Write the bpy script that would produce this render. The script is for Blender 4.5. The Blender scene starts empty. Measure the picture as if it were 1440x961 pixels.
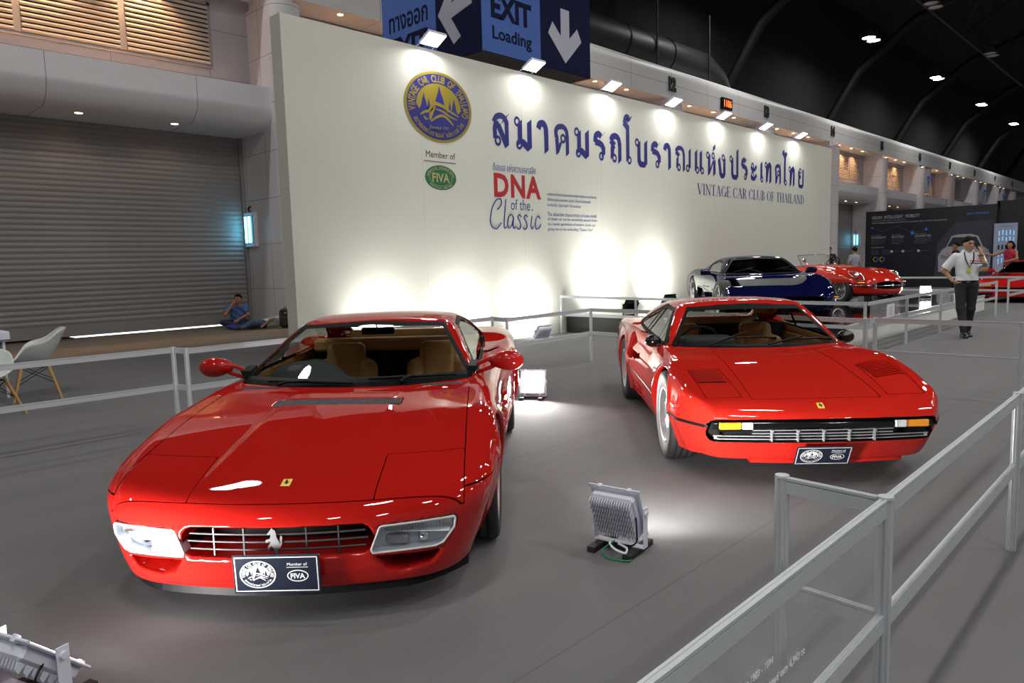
import bpy, math, random
import numpy as np
from mathutils import Matrix, Vector, Euler
PI = math.pi
SC = bpy.context.scene
COL = SC.collection
random.seed(7)

# ------------------------------------------------------------------ objects
def link(o, parent=None):
    COL.objects.link(o)
    if parent is not None:
        o.parent = parent
    return o

def tag(o, label=None, cat=None, group=None, kind=None):
    if label: o['label'] = label
    if cat: o['category'] = cat
    if group: o['group'] = group
    if kind: o['kind'] = kind
    return o

def empty(name, loc=(0, 0, 0), rz=0.0, label=None, cat=None, group=None, parent=None):
    o = bpy.data.objects.new(name, None)
    o.empty_display_size = 0.1
    o.location = loc
    o.rotation_euler = (0, 0, rz)
    link(o, parent)
    return tag(o, label, cat, group)

def kids(o):
    return [c for c in bpy.data.objects if c.parent == o]

def copy_tree(o, parent=None):
    c = o.copy()
    COL.objects.link(c)
    c.parent = parent
    for ch in KIDS.get(o.name, []) or kids(o):
        copy_tree(ch, c)
    return c
KIDS = {}

def mesh_obj(name, V, F, mat, parent=None, smooth=False, mats=None, midx=None, loc=None, rot=None, N=None):
    me = bpy.data.meshes.new(name)
    V = np.asarray(V, dtype=float).reshape(-1, 3)
    me.from_pydata(V.tolist(), [], [list(map(int, f)) for f in F] if not isinstance(F, np.ndarray) else F.tolist())
    for m in (mats if mats else [mat]):
        me.materials.append(m)
    if midx is not None:
        me.polygons.foreach_set('material_index', np.asarray(midx, dtype=np.int32))
    if smooth or N is not None:
        me.polygons.foreach_set('use_smooth', np.ones(len(me.polygons), dtype=bool))
    me.update()
    if N is not None:
        me.normals_split_custom_set_from_vertices(np.asarray(N, dtype=float).tolist())
    o = bpy.data.objects.new(name, me)
    if loc is not None: o.location = loc
    if rot is not None: o.rotation_euler = rot
    return link(o, parent)

class MB:
    """collects primitive shapes into one mesh"""
    def __init__(s):
        s.V = []; s.F = []; s.S = []; s.M = []; s.mi = 0
        s.T = Matrix.Identity(4)
    def add(s, V, F, smooth=False):
        n = len(s.V)
        for v in V:
            s.V.append(tuple(s.T @ Vector(v)))
        for f in F:
            s.F.append([i + n for i in f]); s.S.append(smooth); s.M.append(s.mi)
        return s
    def box(s, a, b, bev=0.0):
        x0, y0, z0 = [min(a[i], b[i]) for i in range(3)]
        x1, y1, z1 = [max(a[i], b[i]) for i in range(3)]
        if bev <= 0:
            V = [(x0,y0,z0),(x1,y0,z0),(x1,y1,z0),(x0,y1,z0),(x0,y0,z1),(x1,y0,z1),(x1,y1,z1),(x0,y1,z1)]
            return s.add(V, [(3,2,1,0),(4,5,6,7),(0,1,5,4),(1,2,6,5),(2,3,7,6),(3,0,4,7)])
        bev = min(bev, (x1-x0)*.49, (y1-y0)*.49, (z1-z0)*.49)
        V = []; F = []
        def vid(i, j, k, ax):
            return ((i*2+j)*2+k)*3+ax
        X = (x0, x1); Y = (y0, y1); Z = (z0, z1)
        for i in (0,1):
            for j in (0,1):
                for k in (0,1):
                    c = [X[i], Y[j], Z[k]]; d = [bev*(1-2*i), bev*(1-2*j), bev*(1-2*k)]
                    for ax in range(3):
                        p = [c[q] + (d[q] if q != ax else 0) for q in range(3)]
                        V.append(p)
        for ax in range(3):
            u, v = (ax+1) % 3, (ax+2) % 3
            for sd in (0,1):
                q = []
                for a2, b2 in ((0,0),(1,0),(1,1),(0,1)):
                    ijk = [0,0,0]; ijk[ax] = sd; ijk[u] = a2; ijk[v] = b2
                    q.append(vid(*ijk, ax))
                F.append(q if sd else q[::-1])
        for ax in range(3):          # edges along ax
            u, v = (ax+1) % 3, (ax+2) % 3
            for a2 in (0,1):
                for b2 in (0,1):
                    p = []
                    for e in (0,1):
                        ijk = [0,0,0]; ijk[ax] = e; ijk[u] = a2; ijk[v] = b2
                        p.append((vid(*ijk, u), vid(*ijk, v)))
                    q = [p[0][0], p[1][0], p[1][1], p[0][1]]
                    F.append(q if (a2 != b2) else q[::-1])
        for i in (0,1):
            for j in (0,1):
                for k in (0,1):
                    q = [vid(i,j,k,0), vid(i,j,k,1), vid(i,j,k,2)]
                    F.append(q if (i+j+k) % 2 == 1 else q[::-1])
        return s.add(V, F)
    def prism(s, poly, h, axis='z', base=0.0):
        """poly list of 2D points; extruded along axis from base to base+h. axis z:(x,y) y:(x,z) x:(y,z)"""
        n = len(poly)
        def P(u, v, w):
            return {'z': (u, v, w), 'y': (u, w, v), 'x': (w, u, v)}[axis]
        V = [P(u, v, base) for u, v in poly] + [P(u, v, base+h) for u, v in poly]
        F = [list(range(n))[::-1], [n+i for i in range(n)]] + [[i, (i+1) % n, n+(i+1) % n, n+i] for i in range(n)]
        area = sum(poly[i][0]*poly[(i+1) % n][1]-poly[(i+1) % n][0]*poly[i][1] for i in range(n))
        flip = (area < 0) ^ (h < 0) ^ (axis == 'y')
        if flip: F = [f[::-1] for f in F]
        return s.add(V, F)
    def tube(s, pts, r, n=8, cap=True, smooth=True):
        pts = [Vector(p) for p in pts]
        rs = r if isinstance(r, (list, tuple)) else [r]*len(pts)
        V = []; F = []
        t0 = (pts[1]-pts[0]).normalized()
        up = Vector((0,0,1)) if abs(t0.z) < .9 else Vector((1,0,0))
        a = t0.cross(up).normalized()
        for i, p in enumerate(pts):
            if i == 0: t = t0
            elif i == len(pts)-1: t = (pts[-1]-pts[-2]).normalized()
            else: t = ((pts[i+1]-p).normalized()+(p-pts[i-1]).normalized()).normalized()
            a = (a - t*a.dot(t)).normalized(); b = t.cross(a)
            for k in range(n):
                w = 2*PI*k/n
                V.append(p + (a*math.cos(w)+b*math.sin(w))*rs[i])
        m = len(pts)
        for i in range(m-1):
            for k in range(n):
                F.append([i*n+k, i*n+(k+1) % n, (i+1)*n+(k+1) % n, (i+1)*n+k])
        s.add(V, F, smooth)
        if cap:
            s.add([V[k] for k in range(n)], [list(range(n))[::-1]])
            s.add([V[(m-1)*n+k] for k in range(n)], [list(range(n))])
        return s
    def lathe(s, prof, n=32, axis='z', c=(0,0,0), smooth=True, closed=False):
        """prof list of (r, h)"""
        V = []; F = []
        for r, h in prof:
            for k in range(n):
                w = 2*PI*k/n; u, v = r*math.cos(w), r*math.sin(w)
                p = {'z': (u, v, h), 'y': (u, h, v), 'x': (h, u, v)}[axis]
                V.append((p[0]+c[0], p[1]+c[1], p[2]+c[2]))
        m = len(prof)
        for i in range(m if closed else m-1):
            i2 = (i+1) % m
            for k in range(n):
                q = [i*n+k, i*n+(k+1) % n, i2*n+(k+1) % n, i2*n+k]
                F.append(q if axis != 'y' else q[::-1])
        return s.add(V, F, smooth)
    def sphere(s, c, r, n=12, m=8, sc=(1,1,1)):
        V = []; F = []
        for i in range(m+1):
            a = PI*i/m
            for k in range(n):
                w = 2*PI*k/n
                V.append((c[0]+r*sc[0]*math.sin(a)*math.cos(w), c[1]+r*sc[1]*math.sin(a)*math.sin(w), c[2]+r*sc[2]*math.cos(a)))
        for i in range(m):
            for k in range(n):
                F.append([i*n+k, (i+1)*n+k, (i+1)*n+(k+1) % n, i*n+(k+1) % n])
        return s.add(V, F, True)
    def build(s, name, mat, parent=None, mats=None, loc=None, rot=None):
        me = bpy.data.meshes.new(name)
        me.from_pydata([tuple(v) for v in s.V], [], s.F)
        for m in (mats if mats else [mat]): me.materials.append(m)
        me.polygons.foreach_set('use_smooth', np.array(s.S, dtype=bool))
        me.polygons.foreach_set('material_index', np.array(s.M, dtype=np.int32))
        me.update()
        o = bpy.data.objects.new(name, me)
        if loc is not None: o.location = loc
        if rot is not None: o.rotation_euler = rot
        return link(o, parent)

# ------------------------------------------------------------------ materials
def nt(m):
    m.use_nodes = True
    return m.node_tree, m.node_tree.nodes.get('Principled BSDF')
def mat(name, col, rough=.5, metal=0., coat=0., spec=.5, emit=None, es=1.0, bump=None, noise=None, coat_rough=.03, alpha=1.0, trans=0.0, sheen=0.):
    m = bpy.data.materials.new(name)
    t, p = nt(m)
    p.inputs['Base Color'].default_value = (*col, 1)
    p.inputs['Roughness'].default_value = rough
    p.inputs['Metallic'].default_value = metal
    p.inputs['Coat Weight'].default_value = coat
    p.inputs['Coat Roughness'].default_value = coat_rough
    p.inputs['Specular IOR Level'].default_value = spec
    p.inputs['Transmission Weight'].default_value = trans
    p.inputs['Sheen Weight'].default_value = sheen
    if emit:
        p.inputs['Emission Color'].default_value = (*emit, 1)
        p.inputs['Emission Strength'].default_value = es
    if noise:   # (scale, amount) colour variation of the surface itself
        sc, am = noise
        tc = t.nodes.new('ShaderNodeTexCoord'); n = t.nodes.new('ShaderNodeTexNoise')
        n.inputs['Scale'].default_value = sc; n.inputs['Detail'].default_value = 5
        mx = t.nodes.new('ShaderNodeMix'); mx.data_type = 'RGBA'
        mx.inputs['A'].default_value = (*[c*(1-am) for c in col], 1)
        mx.inputs['B'].default_value = (*[min(1, c*(1+am)) for c in col], 1)
        t.links.new(tc.outputs['Object'], n.inputs['Vector'])
        t.links.new(n.outputs['Fac'], mx.inputs['Factor'])
        t.links.new(mx.outputs['Result'], p.inputs['Base Color'])
    if bump:
        sc, st = bump
        tc = t.nodes.new('ShaderNodeTexCoord'); n = t.nodes.new('ShaderNodeTexNoise')
        n.inputs['Scale'].default_value = sc; n.inputs['Detail'].default_value = 4
        b = t.nodes.new('ShaderNodeBump'); b.inputs['Strength'].default_value = st; b.inputs['Distance'].default_value = .01
        t.links.new(tc.outputs['Object'], n.inputs['Vector'])
        t.links.new(n.outputs['Fac'], b.inputs['Height'])
        t.links.new(b.outputs['Normal'], p.inputs['Normal'])
    return m
def emat(name, col, s):
    m = bpy.data.materials.new(name)
    t, p = nt(m)
    p.inputs['Base Color'].default_value = (*[min(1, c) for c in col], 1)
    p.inputs['Emission Color'].default_value = (*col, 1)
    p.inputs['Emission Strength'].default_value = s
    return m
def glassmat(name, tint=(1, 1, 1), refl=1.0, rough=0.0, ior=1.5, haze=0.0, hazecol=(.8, .8, .8)):
    m = bpy.data.materials.new(name)
    m.use_nodes = True
    t = m.node_tree
    t.nodes.clear()
    o = t.nodes.new('ShaderNodeOutputMaterial'); mx = t.nodes.new('ShaderNodeMixShader')
    tr = t.nodes.new('ShaderNodeBsdfTransparent'); gl = t.nodes.new('ShaderNodeBsdfGlossy'); gm = t.nodes.new('ShaderNodeNewGeometry')
    dt = t.nodes.new('ShaderNodeVectorMath'); dt.operation = 'DOT_PRODUCT'
    t.links.new(gm.outputs['Incoming'], dt.inputs[0]); t.links.new(gm.outputs['Normal'], dt.inputs[1])
    def mth(op, a, b=None):
        n = t.nodes.new('ShaderNodeMath'); n.operation = op
        for i, v in enumerate((a, b)):
            if v is None: continue
            if isinstance(v, (int, float)): n.inputs[i].default_value = v
            else: t.links.new(v, n.inputs[i])
        return n.outputs[0]
    sch = mth('ADD', mth('MULTIPLY', mth('POWER', mth('SUBTRACT', 1.0, mth('ABSOLUTE', dt.outputs['Value'])), 5.0), .93), .06)
    tr.inputs['Color'].default_value = (*tint, 1); gl.inputs['Roughness'].default_value = rough
    gl.inputs['Color'].default_value = (refl, refl, refl, 1)
    t.links.new(sch, mx.inputs[0]); t.links.new(gl.outputs[0], mx.inputs[2])
    if haze > 0:
        df = t.nodes.new('ShaderNodeBsdfDiffuse'); df.inputs['Color'].default_value = (*hazecol, 1)
        m2 = t.nodes.new('ShaderNodeMixShader'); m2.inputs[0].default_value = haze
        t.links.new(tr.outputs[0], m2.inputs[1]); t.links.new(df.outputs[0], m2.inputs[2])
        t.links.new(m2.outputs[0], mx.inputs[1])
    else:
        t.links.new(tr.outputs[0], mx.inputs[1])
    t.links.new(mx.outputs[0], o.inputs['Surface'])
    return m

# ------------------------------------------------------------------ implicit surfaces
def smax(a, b, r):
    if r <= 0: return np.maximum(a, b)
    h = np.maximum(r-np.abs(a-b), 0.)
    return np.maximum(a, b)+h*h/(4*r)
def smin(a, b, r):
    return -smax(-a, -b, r)
def herm(xs, v, X):
    """monotone cubic through (xs, v), clamped at the ends"""
    xs = np.asarray(xs, float); v = np.asarray(v, float)
    h = np.diff(xs); d = np.diff(v)/h
    m = np.zeros_like(v)
    if len(xs) > 2:
        w1 = 2*h[1:]+h[:-1]; w2 = h[1:]+2*h[:-1]
        ok = d[:-1]*d[1:] > 0
        with np.errstate(all='ignore'):
            mm = (w1+w2)/(w1/d[:-1]+w2/d[1:])
        m[1:-1] = np.where(ok, mm, 0)
    m[0] = d[0]; m[-1] = d[-1]
    X = np.clip(X, xs[0], xs[-1])
    i = np.clip(np.searchsorted(xs, X)-1, 0, len(xs)-2)
    t = (X-xs[i])/h[i]; hh = h[i]
    t2 = t*t; t3 = t2*t
    return (2*t3-3*t2+1)*v[i]+(t3-2*t2+t)*hh*m[i]+(-2*t3+3*t2)*v[i+1]+(t3-t2)*hh*m[i+1]
def tab2(xs, ys, V):
    V = np.asarray(V, float); ys = np.asarray(ys, float)
    def f(X, Y):
        C = [herm(xs, V[:, j], X) for j in range(len(ys))]
        n = len(ys)
        S = []
        for j in range(n):
            if j == 0: s = 0*C[0]
            elif j == n-1: s = (C[j]-C[j-1])/(ys[j]-ys[j-1])
            else:
                a = (C[j]-C[j-1])/(ys[j]-ys[j-1]); b = (C[j+1]-C[j])/(ys[j+1]-ys[j])
                s = (a+b)/2
            S.append(s)
        Yc = np.clip(Y, ys[0], ys[-1])
        out = None
        for j in range(n-1):
            h = ys[j+1]-ys[j]; t = (Yc-ys[j])/h
            tt = np.clip(t, 0, 1); t2 = tt*tt; t3 = t2*tt
            v = (2*t3-3*t2+1)*C[j]+(t3-2*t2+tt)*h*S[j]+(-2*t3+3*t2)*C[j+1]+(t3-t2)*h*S[j+1]
            out = v if out is None else np.where(t >= 0, v, out)
        return out
    return f
def sdpoly(px, py, P):
    """signed distance to a polygon (negative inside)"""
    P = [np.array(p, float) for p in P]
    n = len(P)
    px, py = np.broadcast_arrays(px, py)
    d = np.full(px.shape, 1e9); s = np.ones(px.shape)
    for i in range(n):
        a = P[i]; b = P[i-1]
        ex, ey = b-a; wx = px-a[0]; wy = py-a[1]
        t = np.clip((wx*ex+wy*ey)/max(ex*ex+ey*ey, 1e-12), 0, 1)
        qx = wx-ex*t; qy = wy-ey*t
        d = np.minimum(d, qx*qx+qy*qy)
        c1 = py >= a[1]; c2 = py < b[1]; c3 = ex*wy > ey*wx
        flip = (c1 & c2 & c3) | (~c1 & ~c2 & ~c3)
        s = np.where(flip, -s, s)
    return s*np.sqrt(d)
def rrect(u, v, cu, cv, hu, hv, r):
    qx = np.abs(u-cu)-hu+r; qy = np.abs(v-cv)-hv+r
    return np.sqrt(np.maximum(qx, 0)**2+np.maximum(qy, 0)**2)+np.minimum(np.maximum(qx, qy), 0)-r
def capsule(X, Y, Z, a, b, ra, rb):
    a = np.array(a, float); b = np.array(b, float); e = b-a
    L = max(float(e@e), 1e-12)
    t = np.clip(((X-a[0])*e[0]+(Y-a[1])*e[1]+(Z-a[2])*e[2])/L, 0, 1)
    dx = X-a[0]-e[0]*t; dy = Y-a[1]-e[1]*t; dz = Z-a[2]-e[2]*t
    return np.sqrt(dx*dx+dy*dy+dz*dz)-(ra+(rb-ra)*t)
def ellip(X, Y, Z, c, r):
    k = np.sqrt(((X-c[0])/r[0])**2+((Y-c[1])/r[1])**2+((Z-c[2])/r[2])**2)
    return (k-1)*min(r)

def grad(f, P, e=.002):
    x, y, z = P[:, 0], P[:, 1], P[:, 2]
    g = np.stack([f(x+e, y, z)-f(x-e, y, z), f(x, y+e, z)-f(x, y-e, z), f(x, y, z+e)-f(x, y, z-e)], 1)/(2*e)
    return g
def surface(f, lo, hi, h, newton=4, eps=.002):
    """surface nets of f=0 -> V, T(tris), N"""
    lo = np.array(lo, float); hi = np.array(hi, float)
    n = np.ceil((hi-lo)/h).astype(int)+1
    ax = [lo[i]+h*np.arange(n[i]) for i in range(3)]
    F = f(ax[0][:, None, None], ax[1][None, :, None], ax[2][None, None, :]).astype(np.float32)
    F = np.broadcast_to(F, tuple(n))
    I = F < 0
    c = sum(I[a:n[0]-1+a, b:n[1]-1+b, d:n[2]-1+d].astype(np.int8) for a in (0,1) for b in (0,1) for d in (0,1))
    act = (c > 0) & (c < 8)
    ids = np.full(act.shape, -1, dtype=np.int64)
    ci = np.argwhere(act); ids[act] = np.arange(len(ci))
    cor = [(a, b, d) for a in (0,1) for b in (0,1) for d in (0,1)]
    val = {q: F[ci[:, 0]+q[0], ci[:, 1]+q[1], ci[:, 2]+q[2]] for q in cor}
    acc = np.zeros((len(ci), 3)); cnt = np.zeros(len(ci))
    for q in cor:
        for a in range(3):
            if q[a] == 0:
                w = list(q); w[a] = 1; w = tuple(w)
                A = val[q]; B = val[w]
                m = (A < 0) != (B < 0)
                t = np.where(m, A/np.where(m, A-B, 1), 0)
                p = np.tile(np.array(q, float), (len(ci), 1)); p[:, a] += t
                acc += p*m[:, None]; cnt += m
    V = lo+(ci+acc/np.maximum(cnt, 1)[:, None])*h
    Q = []
    for a in range(3):
        u, v = (a+1) % 3, (a+2) % 3
        s0 = [slice(None)]*3; s1 = [slice(None)]*3
        s0[a] = slice(0, n[a]-1); s1[a] = slice(1, n[a])
        A = I[tuple(s0)]; B = I[tuple(s1)]
        m = A != B
        e = np.argwhere(m)
        ok = (e[:, u] > 0) & (e[:, v] > 0) & (e[:, u] < n[u]-1) & (e[:, v] < n[v]-1)
        e = e[ok]
        def cid(du, dv):
            w = e.copy(); w[:, u] -= du; w[:, v] -= dv
            return ids[w[:, 0], w[:, 1], w[:, 2]]
        q = np.stack([cid(1, 1), cid(0, 1), cid(0, 0), cid(1, 0)], 1)
        ins = A[e[:, 0], e[:, 1], e[:, 2]]
        q[~ins] = q[~ins][:, ::-1]
        Q.append(q)
    Q = np.concatenate(Q)
    for _ in range(newton):
        fv = f(V[:, 0], V[:, 1], V[:, 2]); g = grad(f, V, eps)
        st = fv[:, None]*g/np.maximum((g*g).sum(1), .05)[:, None]
        L = np.linalg.norm(st, axis=1, keepdims=True)
        V = V-st*np.minimum(1, h*.6/np.maximum(L, 1e-9))
    # split quads along the shorter diagonal
    d1 = np.linalg.norm(V[Q[:, 0]]-V[Q[:, 2]], axis=1); d2 = np.linalg.norm(V[Q[:, 1]]-V[Q[:, 3]], axis=1)
    s = d1 <= d2
    T = np.concatenate([Q[s][:, [0, 1, 2]], Q[s][:, [0, 2, 3]], Q[~s][:, [0, 1, 3]], Q[~s][:, [1, 2, 3]]])
    g = grad(f, V, eps); N = g/np.maximum(np.linalg.norm(g, axis=1, keepdims=True), 1e-9)
    return V, T, N
def compact(V, T, N):
    u, inv = np.unique(T, return_inverse=True)
    return V[u], inv.reshape(T.shape), N[u]
def clip(M, phi):
    """part of the mesh where phi < 0; phi is an array per vertex"""
    V, T, N = M
    if len(T) == 0: return M
    s = phi < 0
    k = s[T].sum(1)
    keep = [T[k == 3]]
    newV = []; newN = []; off = len(V)
    for kk in (1, 2):
        t = T[k == kk]
        if len(t) == 0: continue
        ss = s[t]
        lone = np.argmax(ss, 1) if kk == 1 else np.argmin(ss, 1)
        r = np.arange(len(t))
        a = t[r, lone]; b = t[r, (lone+1) % 3]; c = t[r, (lone+2) % 3]
        def cut(p, q):
            tt = (phi[p]/(phi[p]-phi[q]))[:, None]
            return V[p]+(V[q]-V[p])*tt, N[p]+(N[q]-N[p])*tt
        v1, n1 = cut(a, b); v2, n2 = cut(a, c)
        i1 = off+np.arange(len(t)); i2 = i1+len(t); off += 2*len(t)
        newV += [v1, v2]; newN += [n1, n2]
        if kk == 1: keep.append(np.stack([a, i1, i2], 1))
        else:
            keep.append(np.stack([i1, b, c], 1)); keep.append(np.stack([i1, c, i2], 1))
    T2 = np.concatenate(keep)
    V2 = np.concatenate([V]+newV); N2 = np.concatenate([N]+newN)
    if len(T2) == 0: return V2[:0], T2, N2[:0]
    V2, T2, N2 = compact(V2, T2, N2)
    # weld cut vertices
    key = np.round(V2*2e4).astype(np.int64)
    _, first, inv = np.unique(key, axis=0, return_index=True, return_inverse=True)
    inv = inv.reshape(-1)
    T2 = inv[T2]; V2 = V2[first]; N2 = N2[first]
    T2 = T2[(T2[:, 0] != T2[:, 1]) & (T2[:, 1] != T2[:, 2]) & (T2[:, 0] != T2[:, 2])]
    N2 = N2/np.maximum(np.linalg.norm(N2, axis=1, keepdims=True), 1e-9)
    return V2, T2, N2
def skirt(M, depth):
    """turn every open boundary inwards by depth, so that a panel has an edge"""
    V, T, N = M
    E = np.concatenate([T[:, [0, 1]], T[:, [1, 2]], T[:, [2, 0]]])
    key = np.sort(E, 1); k = key[:, 0].astype(np.int64)*len(V)+key[:, 1]
    u, idx, cnt = np.unique(k, return_index=True, return_counts=True)
    B = E[idx[cnt == 1]]
    if len(B) == 0: return M
    a, b = B[:, 0], B[:, 1]
    n = len(V); m = len(B)
    Va, Vb = V[a], V[b]
    Vc, Vd = V[b]-N[b]*depth, V[a]-N[a]*depth
    fn = np.cross(Vb-Va, N[a]); fn = fn/np.maximum(np.linalg.norm(fn, axis=1, keepdims=True), 1e-9)
    V2 = np.concatenate([V, Va, Vb, Vc, Vd]); N2 = np.concatenate([N, fn, fn, fn, fn])
    r = np.arange(m)
    T2 = np.concatenate([T, np.stack([n+m+r, n+r, n+3*m+r], 1), np.stack([n+m+r, n+3*m+r, n+2*m+r], 1)])
    return V2, T2, N2
def emit_mesh(name, M, mat_, parent, sk=0.0):
    if sk: M = skirt(M, sk)
    V, T, N = M
    return mesh_obj(name, V, T, mat_, parent, N=N)
def clipf(M, fn):
    V = M[0]
    return clip(M, fn(V[:, 0], V[:, 1], V[:, 2]))
def take(M, phi, gap=.003):
    """split a mesh in (inside, rest) with a gap around the line phi=0"""
    V = M[0]; p = phi(V[:, 0], V[:, 1], V[:, 2])
    return clip(M, p+gap), clip(M, gap-p)

# ------------------------------------------------------------------ text
def text_mesh(s, size=1.0, ext=.002, bold=0.0, align='LEFT', sx=1.0, spacing=1.0, shear=0.0, font=None):
    cu = bpy.data.curves.new('t', 'FONT')
    cu.body = s; cu.size = size; cu.extrude = ext; cu.offset = bold; cu.align_x = align
    cu.space_character = spacing; cu.shear = shear; cu.resolution_u = 3
    if font: cu.font = font
    o = bpy.data.objects.new('t', cu); COL.objects.link(o)
    dg = bpy.context.evaluated_depsgraph_get(); dg.update()
    me = bpy.data.meshes.new_from_object(o.evaluated_get(dg))
    V = np.array([v.co[:] for v in me.vertices]).reshape(-1, 3)
    F = [list(p.vertices) for p in me.polygons]
    bpy.data.objects.remove(o); bpy.data.curves.remove(cu); bpy.data.meshes.remove(me)
    V[:, 0] *= sx
    return V, F
def place_text(s, mat_, name, parent, origin, U, W, width=None, height=None, align='LEFT', bold=0.0, ext=.0015, shear=0.0, spacing=1.0, size=1.0, font=None):
    """text whose x runs along U and y along W; scaled so that its ink box is width x height"""
    V, F = text_mesh(s, size, 0.0, bold, 'LEFT', shear=shear, spacing=spacing, font=font)
    x0, x1 = V[:, 0].min(), V[:, 0].max(); y0, y1 = V[:, 1].min(), V[:, 1].max()
    kx = (width/(x1-x0)) if width else None; ky = (height/(y1-y0)) if height else None
    if kx is None: kx = ky
    if ky is None: ky = kx
    X = (V[:, 0]-x0)*kx; Y = (V[:, 1]-y0)*ky
    if align == 'CENTER': X = X-(x1-x0)*kx/2
    if align == 'RIGHT': X = X-(x1-x0)*kx
    U = np.array(U, float); W = np.array(W, float); Nn = np.cross(U, W)
    P = np.array(origin, float)+X[:, None]*U+Y[:, None]*W
    m = len(P)
    V2 = np.concatenate([P+Nn*ext, P])
    # side walls along the boundary edges
    from collections import Counter
    cnt = Counter()
    for f in F:
        for i in range(len(f)):
            cnt[(f[i], f[(i+1) % len(f)])] += 1
    F2 = [list(f) for f in F]
    for (a, b) in cnt:
        if (b, a) not in cnt: F2.append([a, a+m, b+m, b])
    return mesh_obj(name, V2, F2, mat_, parent)
# ------------------------------------------------------------------ camera (frame 1440 x 961)
def make_camera():
    p, r, yw, Hc, f = .1083, -.0273, .8026, 1.45, 1020.
    cy, sy = math.cos(yw), math.sin(yw)
    F = Vector((sy, cy, 0)); Rt = Vector((cy, -sy, 0)); U = Vector((0, 0, 1))
    F2 = F*math.cos(p)-U*math.sin(p); U2 = U*math.cos(p)+F*math.sin(p)
    Rr = Rt*math.cos(r)+U2*math.sin(r); Ur = U2*math.cos(r)-Rt*math.sin(r)
    cam = bpy.data.cameras.new('camera'); o = bpy.data.objects.new('camera', cam); COL.objects.link(o)
    cam.sensor_width = 36; cam.lens = 36*f/1440; cam.clip_start = .05; cam.clip_end = 400
    M = Matrix((( Rr.x, Ur.x, -F2.x, 0), (Rr.y, Ur.y, -F2.y, 0), (Rr.z, Ur.z, -F2.z, Hc), (0, 0, 0, 1)))
    o.matrix_world = M
    SC.camera = o
    return o
make_camera()
vs = SC.view_settings
vs.view_transform = 'Standard'; vs.look = 'None'; vs.gamma = 1.0; vs.use_curve_mapping = False
vs.exposure = 0.0
# ------------------------------------------------------------------ shared materials
M = {}
def paint(name, col, metal=0.0, rough=.32):
    m = mat(name, col, rough=rough, metal=metal, coat=1.0, coat_rough=.012, spec=.0)
    return m
M['red'] = paint('red_paint', (.41, .011, .008))
M['red308'] = paint('orange_red_paint', (.54, .018, .011))
M['blue'] = mat('blue_paint', (.003, .004, .034), rough=.5, spec=.0, coat=.6, coat_rough=.015)
M['redE'] = paint('old_red_paint', (.50, .022, .012))
M['black'] = mat('black_plastic', (.005, .005, .006), rough=.5, spec=.2)
M['blackgloss'] = mat('gloss_black', (.004, .004, .005), rough=.12, coat=.6, spec=.3)
M['rubber'] = mat('tyre_rubber', (.022, .022, .023), rough=.62, bump=(60, .12))
M['dark'] = mat('dark_void', (.004, .004, .004), rough=.9)
M['alloy'] = mat('silver_alloy', (.62, .63, .65), rough=.28, metal=.75)
M['chrome'] = mat('chrome', (.82, .83, .85), rough=.06, metal=1.0)
M['steel'] = mat('steel', (.5, .5, .52), rough=.3, metal=.9)
M['alu'] = mat('anodised_aluminium', (.60, .63, .66), rough=.36, metal=.25)
M['tan'] = mat('tan_leather', (.54, .29, .11), rough=.55, noise=(9, .14))
M['dash'] = mat('dashboard_vinyl', (.030, .031, .034), rough=.72, bump=(120, .2))
M['carpetblack'] = mat('black_carpet', (.012, .012, .012), rough=.95)
M['yellow'] = mat('yellow_enamel', (.85, .56, .03), rough=.3, coat=.5)
M['white'] = mat('white_print', (.85, .86, .88), rough=.45)
M['navy'] = mat('navy_plate', (.012, .017, .035), rough=.3, coat=.3)
M['amber'] = mat('amber_lens', (.95, .33, .02), rough=.12, coat=1.0)
M['clear'] = mat('ribbed_clear_lens', (.78, .80, .82), rough=.12, coat=1.0)
M['glass'] = glassmat('car_glass', (.80, .86, .82), refl=.9)
M['glassdark'] = glassmat('tinted_glass', (.10, .12, .13), refl=1.0)
M['lens'] = glassmat('lamp_lens', (.93, .95, .97), refl=1.0)
M['mirrorglass'] = mat('mirror_glass', (.9, .9, .9), rough=.02, metal=1)
M['seal'] = mat('window_rubber', (.003, .003, .003), rough=.6, spec=.12)
M['whitepowder'] = mat('white_powder_coat', (.72, .74, .84), rough=.42)
M['goldfin'] = mat('gold', (.7, .5, .1), rough=.4)
M['emb_gold'] = mat('emblem_gold', (.26, .20, .010), rough=.5)
M['emb_blue'] = mat('emblem_blue', (.012, .013, .18), rough=.5)
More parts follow.
